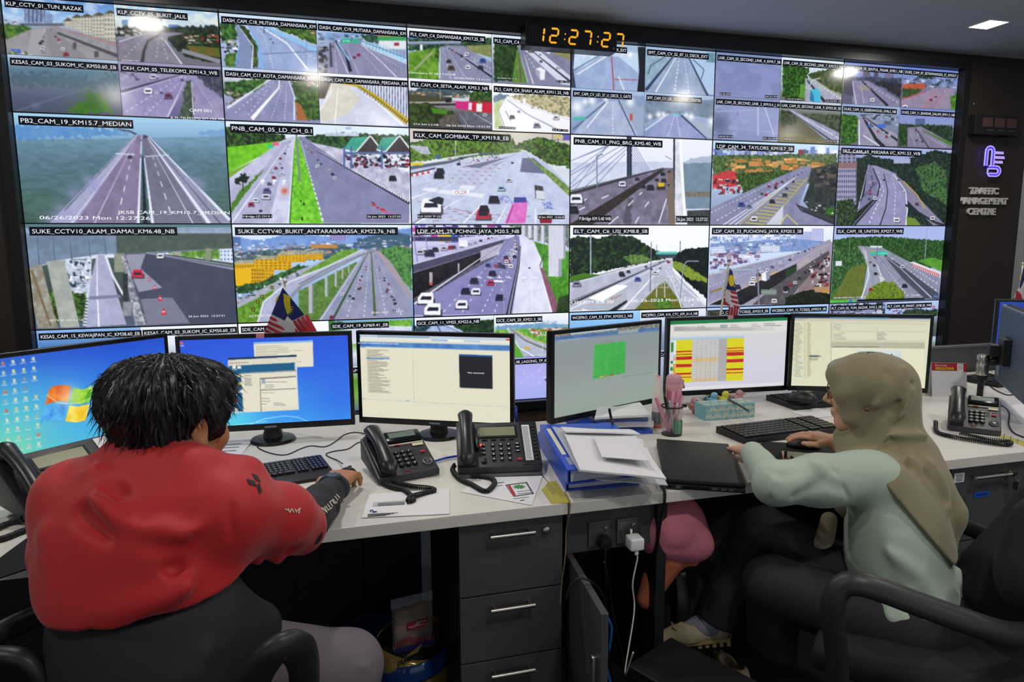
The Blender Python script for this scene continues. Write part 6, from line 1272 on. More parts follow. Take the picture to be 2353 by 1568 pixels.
def toshiba_phone(pl, pr, label, d=.15, zf=.03, zb=.125, full=True, cord=None, brand=True, ext=True):
    M, w, rz = edge_frame(pl, pr, DZ)
    t = thing('desk_phone', label,'telephone', M, rz)
    F, L = slope(w, d, zf, zb)
    Q = Matrix(((0,0,1,0),(1,0,0,0),(0,1,0,0),(0,0,0,1)))
    MB().prism([(0,.012),(d*.9,.03),(d, zb-.02),(d-.004, zb),(0, zf)],-w/2, w/2, M=Q, bev=.003).build('body', M_dgrey, t, True,30)
    MB().box((0,.045,.006),(w*1.0,.11,.008), bev=.003).box((0,.1,.03),(w*.8,.05,.06), bev=.004).build('stand', M_alu, t, True,30)
    hx0 = w*.11
    MB().box((hx0, L*.5,.004),(w*.22, L*.98,.012), bev=.003).box((hx0+w*.13, L*.45,.012),(.012,.045,.026), bev=.005).xf(F).build('cradle', M_black, t, True,30)
    handset(t, None, L*1.13,0,.034,.9).xf(F @ Matrix.Translation((hx0, L*.52,0))).build('handset', M_hand, t, True,60)
    kx = w*.25; kw = w*.5
    fr = MB().box((kx+kw*.5, L*.76,.002),(kw*.98, L*.27,.006), bev=.002).xf(F).build('display_frame', M_black, t, True,30)
    MB().box((kx+kw*.5, L*.76,.0055),(kw*.86, L*.2,.001)).xf(F).build('display', M_lcd2, t)
    ex = F.to_3x3() @ Vector((1,0,0)); ey = F.to_3x3() @ Vector((0,1,0))
    text_obj('brand_lettering','TOSHIBA', F @ Vector((kx+kw*.5, L*.93,.001)), ex, ey,.0045, M_alu, t, align='c', bold=.03)
    b = MB()
    for i in range(4): b.box((kx+kw*(.17+.22*i), L*.585,.003),(kw*.13,.005,.005), bev=.001)
    b.xf(F).build('soft_key', M_black, t)
    b = MB(); p_ = MB()
    for r in range(4):
        for c in range(3):
            x, y = kx+kw*(.36+.19*c), L*(.46-.105*r)
            b.box((x, y,.003),(.0125,.0085,.006), bev=.0015); p_.box((x, y,.0063),(.004,.0045,.0006))
        if r < 3: b.box((kx+kw*.12, L*(.46-.09*r),.003),(.012,.006,.006), bev=.001); b.box((kx+kw*.95, L*(.47-.08*r),.003),(.014,.006,.006), bev=.001); p_.box((kx+kw*.95, L*(.47-.08*r),.0062),(.008,.003,.0006)); p_.box((kx+kw*.14, L*(.46-.09*r),.0062),(.004,.003,.0006))
    b.box((kx+kw*.12, L*.13,.003),(.016,.018,.006), bev=.002)
    kp = b.xf(F).build('keypad', M_black, t, True,30)
    p_.xf(F).build('key_print', M_keyw, kp)
    MB().box((kx+kw*.97, L*.13,.003),(.015,.007,.006), bev=.001).xf(F).build('red_key', M_red, t)
    MB().box((kx+kw*.07, L*.465,.0045),(.006,.007,.006), bev=.002).xf(F).build('message_lamp', M_led, t)
    if ext:
        MB().box((w*.88, L*.5,.001),(w*.22, L*.96,.004), bev=.001).xf(F).build('key_module', M_black, t)
        st = MB().box((w*.855, L*.5,.0035),(w*.095, L*.8,.001)).xf(F).build('paper_strip', M_paper, t)
        b = MB()
        for k in range(26): b.box((w*.85, L*(.13+.029*k),.0045),(w*.07,.0012,.0004))
        b.xf(F).build('print', M_ink, st)
        b = MB()
        for k in range(10): b.box((w*.945, L*(.14+.08*k),.0045),(.008,.005,.006), bev=.0015)
        b.xf(F).build('speed_key', M_dgrey, t, True,30)
    else:
        MB().box((w*.9, L*.8,.004),(w*.12, L*.3,.002)).xf(F).build('paper_strip', M_paper, t)
    if cord:
        I = Matrix.Translation(V3(M)) @ Matrix.Rotation(rz,4,'Z'); I.invert()
        MB().tube(coil([tuple(I @ V3(q)) for q in cord],.0058,.002,76),.0023,6).build('coiled_cord', M_hand, t, True)
    return t
toshiba_phone((1053,1099),(1247,1091),'dark grey phone with a lit red lamp, in front of the Not connected monitor', cord=[at_z(1046,1068,.775), at_z(1040,1080,.76), at_z(1055,1100,.757), at_z(1085,1115,.757), at_z(1108,1128,.757), at_z(1122,1128,.757), at_z(1136,1112,.757), at_z(1130,1101,.757), at_z(1105,1096,.757), at_z(1082,1094,.757)])
toshiba_phone((62,1212),(330,1125),'dark grey phone half hidden behind the man\'s left shoulder', d=.16, zb=.14, ext=False, cord=[at_z(52,1190,.77), at_z(30,1200,.757), at_z(0,1212,.757), at_z(-40,1240,.757), at_z(0,1240,.757), at_z(50,1222,.757), at_z(85,1210,.758)])
t = thing('headset_cable','blue cable between the two middle phones','cable'); hang('cable',[at_z(1000,1060,.757), at_z(1025,1053,.757), at_z(1060,1047,.758)],.004, M_blue, t)

# ---- keyboards and mice
M_keyb = mat('keyboard_black','#1c1d20',0.5); M_keys = mat('key_cap_black','#141518',0.45); M_kp = mat('key_legend','#b8bcc4',.6)
def keyboard(bl, br, fr, label, z=.765, h=.018, n=17, rows=6, wide=True, chunky=False):
    """corners in the picture: back left, back right, front right"""
    A, B, Cc = at_z(*bl, z), at_z(*br, z), at_z(*fr, z)
    ex = (B-A)/np.linalg.norm(B-A); ey = np.array([-ex[1], ex[0],0]); w = np.linalg.norm(B-A); d = min(.2, max(.11,-(Cc-B)@ey))
    M = (A+B)/2-ey*d/2
    t = thing('keyboard', label,'keyboard',(M[0], M[1], DZ), math.atan2(ex[1], ex[0]))
    Q = Matrix(((0,0,1,0),(1,0,0,0),(0,1,0,0),(0,0,0,1)))
    MB().prism([(-d/2,0.001),(d/2,.001),(d/2, h+.006),(-d/2+(.028 if chunky else .004), h),(-d/2, h*.5)],-w/2, w/2, M=Q, bev=.002).build('body', M_keyb, t, True,30)
    y0, y1 = -d/2+(.038 if chunky else .012), d/2-.012
    blocks = [(-w*.475, w*.16,14),(w*.185, w*.29,3),(w*.315, w*.475,4)]
    kb = MB(); lg = MB()
    for r in range(rows):
        y = y0+(y1-y0)*(r+.5)/rows; zz_ = h+.001+.006*(y+d/2)/d
        for bx0, bx1, c in blocks:
            kw = (bx1-bx0)/c
            if r == 0 and c == 14:
                xs = [(0,1.3),(1.3,1.2),(2.5,1.2),(3.7,5.6),(9.3,1.2),(10.5,1.2),(11.7,2.3)]
            else: xs = [(i,1) for i in range(c)]
            for x0, ww in xs:
                x = bx0+(x0+ww/2)*kw
                kb.box((x, y, zz_+.002),(kw*ww-.0026,(y1-y0)/rows-.0026,.006))
                lg.box((x-kw*.1, y+.001, zz_+.0054),(.0032,.0026,.0004))
    k = kb.build('keys', M_keys, t); lg.build('key_legends', M_kp, k)
    return t
keyboard((497,1090),(738,1053),(744,1092),'black keyboard with a deep wrist edge in front of the man', chunky=True, h=.02)
keyboard((1645,984),(1862,959),(1916,986),'flat black keyboard under the woman\'s left fingertips', z=.768)
keyboard((1760,911),(1948,897),(1995,920),'black keyboard with a mouse lying on it under the cream program monitor', z=.768)
keyboard((2205,868),(2262,862),(2286,886),'small black keyboard behind the desk calendar', z=.765, rows=5)
def mouse(p, z, rz, label, s=1.0, m=None, cable=None):
    P = at_z(p[0], p[1], z+.015)
    t = thing('computer_mouse', label,'computer mouse',(P[0], P[1], z), rz)
    b = MB(); g = bmesh.ops.create_uvsphere(b.bm, u_segments=24, v_segments=14, radius=1.0)
    for v in b.bm.verts:
        x, y, zz_ = v.co; v.co = Vector((x*.031*s*(1-.12*y), y*.054*s, max(0, zz_)*.036*s*(1-.18*y)+(0 if zz_ > 0 else -.001)+.002))
    b.build('shell', m or M_black, t, True)
    MB().tube([(0,.05*s,.016),(0,.03*s,.029*s),(0,.012*s,.0365*s)],.0012,6).build('button_split', M_blackg, t, True)
    MB().lathe([(.003,-.003),(.0062,-.003),(.0062,.003),(.003,.003)],(0,0,0),16).xf(Matrix.Translation((0,.032*s,.027*s)) @ Matrix.Rotation(PI/2,4,'Y')).build('scroll_wheel', M_dgrey, t, True)
    if cable:
        I = Matrix.Translation((P[0], P[1], z)) @ Matrix.Rotation(rz,4,'Z'); I.invert()
        hang('cable',[tuple(I @ V3(q)) for q in cable],.0019, M_black, t)
    return t
mouse((797,1092), DZ,-.35,'black corded mouse under the man\'s right hand', cable=[at_z(787,1066,.765), at_z(775,1058,.754), at_z(755,1050,.752), at_z(750,1043,.752), at_z(770,1037,.752), at_z(800,1032,.752), at_z(822,1018,.752), at_z(848,1013,.752)])
mouse((1846,1018), DZ+.004,.95,'black mouse under the woman\'s right hand')
mouse((1843,914), DZ+.032,.5,'large black mouse lying on top of the rear keyboard',1.15)
t = thing('loose_cable','thin black cable looping round the monitor base behind the man\'s keyboard','cable')
hang('cable',[at_z(x, y,.752) for x, y in ((620,996),(592,1018),(597,1032),(630,1044),(660,1045),(690,1032),(715,1025),(748,1027),(775,1012),(790,1000),(815,994),(848,998))],.0019, M_black, t)

# ---- paper
def sheet(name, label, cat, cs, m=None, thick=.0008, wave=0.0, parent=None, n=8, seed=0, group=None):
    """four corners (picture x, y, height), slightly wavy sheet with thickness"""
    r_ = random.Random(seed); P = [at_z(*c) for c in cs]; ph = r_.random()*6
    me = MB(); O = np.mean(P,0); G = []
    for k in (1,0):
        g = []
        for i in range(n+1):
            row = []
            for j in range(n+1):
                u, v = j/n, i/n
                q = (P[0]*(1-u)+P[1]*u)*(1-v)+(P[3]*(1-u)+P[2]*u)*v
                q = q-O; row.append((q[0], q[1], q[2]+thick*k+wave*math.sin(ph+5*u+3*v)*math.sin(2.2*v+ph*.3)))
            g.append(row)
        G.append(g); me.sheet(g)
    for e in ([(0, j) for j in range(n+1)],[(j, n) for j in range(n+1)],[(n, n-j) for j in range(n+1)],[(n-j,0) for j in range(n+1)]):
        me.sheet([[G[0][i][j] for i, j in e],[G[1][i][j] for i, j in e]])
    bmesh.ops.remove_doubles(me.bm, verts=me.bm.verts[:], dist=1e-6)
    o = me.build(name, m or M_paper, parent, False)
    o.location = tuple(O)
    if parent is None: tag(o, label, cat, group)
    return o, O
def flat(P, O, pts, z): return [tuple(at_z(x, y, z)-O) for x, y in pts]
o, O = sheet('envelope','white window envelope with a blue emblem below the keypad phone','envelope',[(848,1137,.7515),(1033,1124,.7515),(1033,1182,.7515),(831,1191,.7515)], thick=.0015)
M_navy = mat('navy_print','#2c3c8c',.7); M_win = mat('glassine_window','#b8bac2',.4)
b = MB().quad(flat(0, O,[(858,1155),(930,1150),(930,1158),(856,1164)],.7538)).build('address_window', M_win, o)
b = MB()
for k in range(3): b.quad(flat(0, O,[(869-k,1157+k*2.4),(929,1153.5+k*2.4),(929,1154.7+k*2.4),(869-k,1158.2+k*2.4)],.7542))
for k in range(4): b.quad(flat(0, O,[(845,1181.5+k*2),(915-k*9,1178+k*2),(915-k*9,1179+k*2),(845,1182.5+k*2)],.7538))
b.build('print', M_ink, o)
def emblem(M, s):
    """two interlocked rounded loops: the road authority's mark"""
    b = MB()
    for k, r in ((0,1.0),(1,.55)):
        up = [(-.30*r-.12+.0,-.05),(-.30*r-.12,.55),(-.12,.55+.30*r),(-.12+.30*r,.55),(-.12+.30*r,-.05)]
        A = [(-.12-.28*r,-.1)]+[(-.12-.28*r*math.cos(a),.55+.28*r*math.sin(a)) for a in np.linspace(0, PI,9)]+[(-.12+.28*r,-.1)]
        B = [(-.1,-.28+.24*r)]+[(.5+.26*r*math.sin(a),-.28+.24*r*math.cos(a)) for a in np.linspace(0, PI,9)]+[(.0,-.28-.24*r)]
        for L_ in (A, B): b.tube([tuple(M @ Vector((x*s,0, y*s))) for x, y in L_], s*.045,6)
    return b
e0 = at_z(856,1176,.754)-O
emblem(Matrix.Translation(V3(e0)) @ Matrix.Rotation(-PI/2,4,'X') @ Matrix.Diagonal((1,.12,1,1)),.014).build('emblem', M_navy, o)
o, O = sheet('printed_map','white sheet with a small palm picture under the phone with the red lamp','paper',[(1100,1098,.7512),(1247,1094,.7512),(1222,1162,.7512),(1058,1131,.7512)], thick=.0006)
b = MB()
for q in ([(1163,1114),(1211,1108),(1212,1110),(1164,1116)],[(1211,1108),(1227,1135),(1224,1136),(1208,1110)],[(1227,1135),(1182,1142),(1181,1140),(1225,1133)],[(1163,1114),(1182,1142),(1180,1142),(1161,1115)],[(1188,1130),(1222,1126),(1222,1127),(1188,1131)],[(1190,1135),(1222,1131),(1222,1132),(1190,1136)],[(1140,1110),(1158,1108),(1158,1109.5),(1140,1111.5)],[(1128,1118),(1155,1115),(1155,1116),(1128,1119)],[(1180,1146),(1215,1142),(1215,1143),(1180,1147)],[(1195,1150),(1205,1148),(1205,1150),(1195,1152)]): b.quad(flat(0, O, q,.7523))
b.build('print', M_ink, o)
MB().quad(flat(0, O,[(1166,1116),(1172,1115),(1186,1138),(1180,1140)],.7523)).build('red_print', M_red, o)
b = MB(); c_ = at_z(1193,1119,.7525)-O
for k in range(9):
    a = k*2*PI/9; b.quad([tuple(c_+np.array(v)) for v in ((0,0,0),(.012*math.cos(a-.3),.012*math.sin(a-.3),0),(.02*math.cos(a),.02*math.sin(a),0),(.012*math.cos(a+.3),.012*math.sin(a+.3),0))])
b.build('palm_print', mat('green_print','#3f8c4c',.7), o)
M_yel = mat('yellow_ruler','#b8b04a',.45)
for lb, cs in (('yellow ruler tape stuck on the desk left of the seam',[(1262,1107),(1278,1107),(1311,1156),(1267,1159),(1245,1127)]),('yellow ruler tape beside the right keypad phone',[(2292,1003),(2304,1000),(2400,1030),(2400,1045)])):
    P = [at_z(x, y, DZ) for x, y in cs]; O = np.mean(P,0)
    t = tag(MB().prism([tuple((p-O)[:2]) for p in P],0,.0012).build('ruler', M_yel), lb,'ruler'); t.location = tuple(O)
    b = MB(); A, B = P[-1]-O, P[-2]-O
    for k in range(14):
        q = A+(B-A)*(k+.5)/14; d = (P[0]-P[-1]); d = d/np.linalg.norm(d); n_ = (B-A)/np.linalg.norm(B-A); l_ = .004+.004*(k % 3 == 0)
        b.quad([(v[0], v[1],.0016) for v in (q, q+n_*.0012, q+n_*.0012+d*l_, q+d*l_)])
    for k in range(3):
        d0 = (P[0]-P[-1])*(.55+.15*k); b.quad([(v[0], v[1],.0016) for v in (A+d0, A+d0+(B-A)*.8, A+d0*1.02+(B-A)*.8+np.array([.001,.001,0]), A+d0*1.02+np.array([.001,.001,0]))])
    b.build('scale_print', M_ink, t)
for i,(lb, cs) in enumerate((('white printed sheets in front of the man\'s chin, upper one',[(505,1012,.7535),(582,1010,.7535),(545,1058,.7535),(455,1062,.7535)]),('white printed sheet lying lowest under the man\'s chin',[(470,1030,.751),(568,1020,.751),(560,1050,.751),(440,1075,.751)]))):
    o, O = sheet('paper_sheet', lb,'paper', cs, seed=i)
    b = MB()
    for k in range(5): b.quad(flat(0, O,[(500-k*8+i*-20,1022+k*8),(555-k*6,1019+k*8),(555-k*6,1020.2+k*8),(500-k*8-i*20,1023.2+k*8)], cs[0][2]+.0016))
    b.build('print', M_ink, o)
o, O = sheet('clipboard','blue-edged clipboard with a white note beside the man\'s sleeve','clipboard',[(560,1122,.752),(646,1120,.752),(632,1156,.752),(540,1160,.752)], m=M_blue, thick=.004)
MB().quad(flat(0, O,[(562,1125),(638,1124),(627,1153),(545,1157)],.7568)).build('note', M_paper, o)
MB().quad(flat(0, O,[(608,1148),(612,1134),(613,1134),(610,1148)],.7575)).quad(flat(0, O,[(618,1141),(634,1138),(634,1139),(618,1142)],.7575)).build('handwriting', M_ink, o)

# ---- the paper stack
def binder(cs, z0, z1, label, m, tone='#c8cad2'):
    """ring binder lying flat: four corners on its top face (spine side first two)"""
    P = [at_z(x, y, z1) for x, y in cs]; O = np.mean(P,0); O[2] = z0; h = z1-z0
    t = thing('ring_binder', label,'binder', O)
    Q = [tuple((p-O)[:2]) for p in P]
    MB().prism(Q, h-.003, h).prism(Q,0,.003).build('cover', m, t)
    S0, S1 = np.array(Q[0]), np.array(Q[1]); i2, i3 = np.array(Q[2]), np.array(Q[3])
    MB().prism([tuple(S0), tuple(S1), tuple(S1+(i2-S1)*.014), tuple(S0+(i3-S0)*.014)],.003, h-.003).build('spine', m, t)
    In = [tuple(S0*.93+i3*.05+S1*.02), tuple(S1*.93+i2*.05+S0*.02), tuple(i2*.96+S0*.04), tuple(i3*.96+S1*.04)]
    MB().prism(In,.004, h-.006).build('pages', mat('page_edges', tone,.8, noise=.12, nscale=8, wave=(1,1,900)), t)
    return t, Q, h
bd, Q, h = binder([(1236,992),(1300,1094),(1470,1080),(1405,990)],.7505,.795,'blue ring binder at the bottom of the front paper stack', M_blue)
bd, Q, h = binder([(1241,976),(1304,1081),(1480,1062),(1412,972)],.797,.838,'blue ring binder with a cream spine label, on top of the other binder', M_blue)
a, b_, c_, d_ = [np.array(q) for q in Q]
def bl(u, v): q = (a*(1-u)+b_*u)*(1-v)+(d_*(1-u)+c_*u)*v; return (q[0], q[1], h+.0008)
MB().quad([bl(.12,.045), bl(.72,.045), bl(.72,.10), bl(.12,.10)]).build('label', M_strip, bd)
o_ = MB().quad([bl(.78,.06), bl(.92,.06), bl(.92,.12), bl(.78,.12)]).build('sticker', mat('grey_sticker','#8a93a8',.6), bd)
sheet('paper_folder','crumpled clear folder edge between the blue binder and the big envelope','folder',[(1268,981,.842),(1300,986,.842),(1350,1085,.842),(1330,1084,.842)], m=mat('cloudy_plastic','#b4b9c8',.3), wave=.001, seed=3)
sheet('large_envelope','big white envelope with wavy lower edge hanging out of the stack','envelope',[(1345,1010,.822),(1475,1012,.818),(1534,1117,.785),(1368,1104,.80)], thick=.003, wave=.003, seed=5, n=12)
sheet('large_envelope','big white envelope spread over the blue binders','envelope',[(1293,992,.848),(1459,1004,.845),(1531,1104,.822),(1333,1083,.848)], thick=.005, wave=.002, seed=4, n=12)
sheet('folded_letter','small folded white letter topmost on the front paper stack','letter',[(1364,1004,.856),(1454,1013,.857),(1494,1061,.858),(1383,1051,.857)], thick=.002, wave=.0008, seed=6)
sheet('rolled_paper','white papers curling at the back of the front stack','paper',[(1288,985,.858),(1445,990,.85),(1472,1000,.852),(1300,994,.862)], thick=.004, wave=.003, seed=7, n=12)
# the stack behind it
sheet('document_folder','blue document folder lowest in the rear stack below the grey-page monitor','folder',[(1330,980,.751),(1480,975,.751),(1500,996,.751),(1345,1002,.751)], m=M_blue, thick=.010, n=4)
sheet('large_envelope','white padded envelope in the rear stack','envelope',[(1372,967,.775),(1478,966,.772),(1502,982,.772),(1385,983,.775)], thick=.02, wave=.003, seed=8, n=10)
sheet('document_folder','blue document folder leaning at the left of the rear stack','folder',[(1300,972,.78),(1350,960,.79),(1372,985,.785),(1322,992,.765)], m=M_blue, thick=.004, n=4)
sheet('document_folder','thin blue folder between the envelopes of the rear stack','folder',[(1355,962,.80),(1488,960,.80),(1490,968,.80),(1370,972,.80)], m=mat('dark_blue_plastic','#2c3c9c',.4), thick=.003, n=4)
sheet('paper_bundle','grey-white crumpled papers topmost on the rear stack','paper',[(1372,940,.83),(1470,932,.83),(1494,958,.815),(1366,965,.815)], thick=.008, wave=.006, seed=9, n=12)

# ---- bottles, pen holder, tissue box, ducks
def lathe_thing(name, label, cat, p, parts):
    P = at_z(p[0], p[1], DZ); t = thing(name, label, cat,(P[0], P[1], DZ))
    return t, P
B0 = at_z(1510,982, DZ)
def ht(x, y, P): return at_y(x, y, P[1])[2]-DZ
t = thing('water_bottle','slim white bottle with a coral base and slanted coral mouth beside the pink flask','bottle', B0)
hb = ht(1513,862, B0)
def coral_mat():
    if 'white_to_coral' in MATS: return MATS['white_to_coral']
    m = mat('white_to_coral','#e8dcd6',.3); nt = m.node_tree; b = nt.nodes['Principled BSDF']
    tc = nt.nodes.new('ShaderNodeTexCoord'); sp = nt.nodes.new('ShaderNodeSeparateXYZ'); r = nt.nodes.new('ShaderNodeValToRGB')
    nt.links.new(tc.outputs['Object'], sp.inputs[0]); nt.links.new(sp.outputs['Z'], r.inputs['Fac'])
    r.color_ramp.elements[0].position = .0; r.color_ramp.elements[0].color = (.62,.13,.12,1)
    r.color_ramp.elements[1].position = .085; r.color_ramp.elements[1].color = (.80,.72,.67,1)
    nt.links.new(r.outputs['Color'], b.inputs['Base Color']); return m
b = MB().lathe([(.0,.0),(.019,0),(.021,.006),(.0215, hb*.3),(.021, hb*.55),(.0175, hb*.72),(.0135, hb*.86),(.0125, hb*.97),(.0105, hb*.97),(.0105, hb*.9),(0, hb*.9)], n=28)
for v in b.bm.verts:
    if v.co.z > hb*.95: v.co.z += -v.co.x*.5+v.co.y*.45
b.build('body', coral_mat(), t, True,50)
b = MB().lathe([(.0108, hb*.955),(0, hb*.96)], n=20, cap=False)
for v in b.bm.verts: v.co.z += -v.co.x*.5+v.co.y*.45
b.build('mouth', mat('coral_plastic','#e0524e',.35), t)
MB().lathe([(.0222,.018),(.0222,.062)], n=20, cap=False).build('label', mat('silver_label','#8c9096',.3, metal=.6), t, True)
P = at_z(1546,978, DZ); h2 = ht(1540,862, P)
t = thing('vacuum_flask','pink vacuum flask with a hinged flip lid behind the pens','flask', P)
M_fl = mat('pink_metallic','#cf7a90',.32); M_fl2 = mat('pale_pink_plastic','#d29aa4',.4)
MB().lathe([(0,0),(.027,0),(.030,.004),(.030, h2*.66),(.029, h2*.70),(0, h2*.7)], n=28).build('body', M_fl, t, True,50)
ld_ = MB().lathe([(.0302, h2*.70),(.0305, h2*.82),(.0295, h2*.83),(.0300, h2*.84),(.029, h2*.95),(.024, h2*.99),(0, h2)], n=28).build('lid', M_fl2, t, True,50)
MB().box((.031,-.004, h2*.82),(.012,.018, h2*.17), bev=.004).build('latch', M_fl2, ld_, True,40)
MB().ball((.037,-.006, h2*.76),.006,(.8,.8,1.3)).build('button', mat('plum_plastic','#4c2c3c',.4), ld_, True)
P = at_z(1545,1004, DZ); h3 = ht(1545,951, P)
P = P+np.array([.012,.028,0]); h3 = .105
t = thing('pen_holder','clear cup with a black wire rim full of pink and black pens','pen holder', P)
M_cl = mat('clear_acrylic','#eef2f2',.05, trans=.92, ior=1.2, alpha=.35)
MB().lathe([(.034,.004),(.037, h3),(.0355, h3),(.0325,.005)], n=28, cap=False).build('cup', M_cl, t, True)
MB().lathe([(0,0),(.036,0),(.037,.004),(0,.005)], n=28).build('base', M_black, t, True,40)
MB().tube([(.0385*math.cos(a),.0385*math.sin(a), h3) for a in np.linspace(0,2*PI,33)[:-1]],.0032,8, closed=True).box((.045,-.008, h3),(.014,.01,.012), bev=.002).build('rim', M_black, t, True,40)
MB().box((.014,-.022,.032),(.030,.006,.05), bev=.001).build('eraser_box', mat('green_card','#3f8c6c',.5), t)
pens = [(1507,914,'#d98ca8',.006),(1527,911,'#1c1c20',.0045),(1538,921,'#aab4c0',.0045),(1548,900,'#e0a0b8',.0045),(1562,896,'#dc94b4',.005),(1568,909,'#e09cb8',.005),(1558,926,'#d8d8d0',.004),(1551,935,'#b83068',.005)]
plab = ['pink highlighter leaning left in the pen holder','black pen in the pen holder','grey pen in the pen holder','slim pink pen standing tall in the pen holder','tallest pale pink pen in the pen holder','bent pink marker at the right of the pen holder','short white pen in the pen holder','dark magenta pen crossing the pen holder']
for k,(x, y, c, r) in enumerate(pens):
    tp = at_y(x, y, P[1]-.01); bt = P+np.array([(.026 if k == 7 else -.01)*(-1 if k in (7,) else 1)*math.cos(k*2.1),.012*math.sin(k*2.1),.008]); d = tp-bt
    pt = thing('pen', plab[k],'pen', bt,0,'pens in the pen holder')
    MB().tube([tuple(d*s) for s in (0,.05,.6)],[r*.4, r, r],10).build('barrel', mat('pen_'+c[1:], c,.35), pt, True,50)
    MB().tube([tuple(d*s) for s in (.6,.62,.97,1)],[r, r*1.15, r*1.1, r*.7],10).build('cap', mat('pen_'+c[1:], c,.35), pt, True,50)
M0, w, rz = edge_frame((1621,968),(1734,959), DZ)
hT = at_y(1621,934, at_z(1621,968, DZ)[1])[2]-DZ
t = thing('tissue_box','pale blue tissue box with cream flower pattern','tissue box', M0, rz)
dT = .085; M_tb = mat('pale_blue_card','#7fb3bd',.5); M_tp = mat('cream_print','#ddd8c0',.5)
MB().box((0, dT/2, hT/2),(w, dT, hT), bev=.001).build('box', M_tb, t)
b = MB(); rr = random.Random(3)
def flower(fx, F, s):
    """five petals fanned up+arcs; F(x, y) -> point on the face"""
    x0, y0 = fx
    for a in (-60,-30,0,30,60):
        a = math.radians(a); ex_, ey_ = math.sin(a), math.cos(a); q = []
        for k in range(8):
            an = k*PI/4; u, v = .62*s+.36*s*math.cos(an),.11*s*math.sin(an)
            q.append(F(x0+ex_*u+ey_*v, y0+ey_*u-ex_*v))
        try: b.quad(q)
        except Exception: pass
    for sg in (-1,1):
        pts = [(x0+sg*(.25+.85*math.sin(k/6*PI/2))*s, y0-.25*s+.9*s*(1-math.cos(k/6*PI/2))) for k in range(7)]
        for (xa, ya),(xb, yb) in zip(pts, pts[1:]): b.quad([F(xa, ya), F(xb, yb), F(xb, yb+.06*s), F(xa, ya+.06*s)])
Ff = lambda x, y: (min(w/2, max(-w/2, x)),-.0008, min(hT-.001, max(.001, y)))
Ft = lambda x, y: (min(w/2, max(-w/2, x)), min(dT-.002, max(.002, y)), hT+.0008)
for i in range(6):
    for j in range(2): flower((-w/2+(i+.3+.5*(j % 2))*w/5.6, hT*(.08+.46*j)), Ff, hT*.42)
    for j in range(2): flower((-w/2+(i+.3+.5*(j % 2))*w/5.6, dT*(.1+.45*j)), Ft, dT*.34)
b.build('flower_print', M_tp, t)
A, B = at_z(1672,916, DZ+hT+.006), at_z(1722,946, DZ+hT+.004)
pt = thing('pen','dark grey pen lying across the tissue box','pen', A); d = B-A
MB().tube([tuple(d*s) for s in (0,.03,.9,1)],[.002,.0042,.0042,.0015],10).build('barrel', M_dgrey, pt, True,50)
for k,(x, y, c, nm) in enumerate(((1593,951,'#b88a94','pink'),(1638,938,'#6fb0d0','blue'),(1664,935,'#c8c83c','yellow'),(1696,932,'#b4848c','dusky pink'))):
    P = at_z(x, y, DZ); t = thing('rubber_duck','%s rubber duck %s' % (nm,('left of the tissue box','behind the tissue box, second of the four','behind the tissue box, third of the four','behind the right end of the tissue box')[k]),'toy duck', P,-.35,'row of rubber ducks')
    m_ = mat('duck_'+nm.replace(' ','_'), c,.4); M_or = mat('orange_rubber','#d8742c',.4)
    MB().ball((0,0,.030),.02,(1.05,.9,.95)).ball((.004,0,.052),.0155).tube([(-.015,0,.034),(-.028,0,.046)],[.009,.002],8).build('body', m_, t, True)
    MB().ball((.021,-.006,.051),.0062,(1.2,1,.6)).build('beak', M_or, t, True)
    MB().ball((.010,-.0125,.057),.0022).build('eye', M_black, t, True)
    MB().ball((-.013,-.016,.034),.007,(1.2,.5,.8)).build('wing', M_or if k == 0 else m_, t, True)
    for s in (-1,1): MB().ball((.006, s*.008,.005),.009,(1.2,.8,.55)).build('foot', M_or, t, True)

# ---- laptop, mouse pad, smartphone, calendar
cs = [(1509,1008),(1674,1020),(1714,1112),(1530,1100)]
P = [at_z(x, y,.782) for x, y in cs]; O = np.mean(P,0); O[2] = DZ
t = thing('laptop','closed black laptop at the desk edge left of the woman\'s arm','laptop', O)
Q = [tuple((p-O)[:2]) for p in P]
M_lap = mat('laptop_black','#1a1a1b',.55, noise=.06, nscale=300)
MB().prism(Q,.003,.017, bev=.002).build('base', M_lap, t, True,30)
MB().prism(Q,.019,.032, bev=.003).build('lid', M_lap, t, True,30)
a, b_ = np.array(Q[3]), np.array(Q[2]); n_ = np.array([b_[1]-a[1], a[0]-b_[0]]); n_ /= np.linalg.norm(n_); ex = (b_-a)/np.linalg.norm(b_-a); rzl = math.atan2(ex[1], ex[0])
def port(u, ww, hh, m, nm): c = a+(b_-a)*u+n_*.0005; return MB().box((c[0], c[1],.0105),(ww,.002, hh), rz=rzl).build(nm, m, t)
port(.06,.007,.006, M_blackg,'power_jack'); port(.16,.014,.010, M_alu,'network_port'); port(.62,.016,.005, M_alu,'video_port'); port(.73,.013,.004, M_alu,'usb_port'); port(.83,.013,.004, M_alu,'usb_port')
b = MB()
for k in range(20): c = a+(b_-a)*(.24+.016*k)+n_*.0005; b.box((c[0], c[1],.0105),(.0016,.002,.009), rz=rzl)
b.build('vent', M_blackg, t)
P = [at_z(x, y, DZ) for x, y in ((1737,1024),(1760,1017),(1900,1024),(1935,1062),(1925,1078),(1840,1080),(1802,1068),(1765,1050))]; O = np.mean(P,0)
tag(MB().prism([tuple((p-O)[:2]) for p in P],0,.003, bev=.001).build('mouse_pad', mat('black_cloth_pad','#131316',.9)),'black mouse pad under the mouse and the smartphone','mouse pad').location = tuple(O)
P = [at_z(x, y, DZ+.014) for x, y in ((1796,1035),(1916,1046),(1905,1067),(1798,1053))]; O = np.mean(P,0); O[2] = DZ+.003
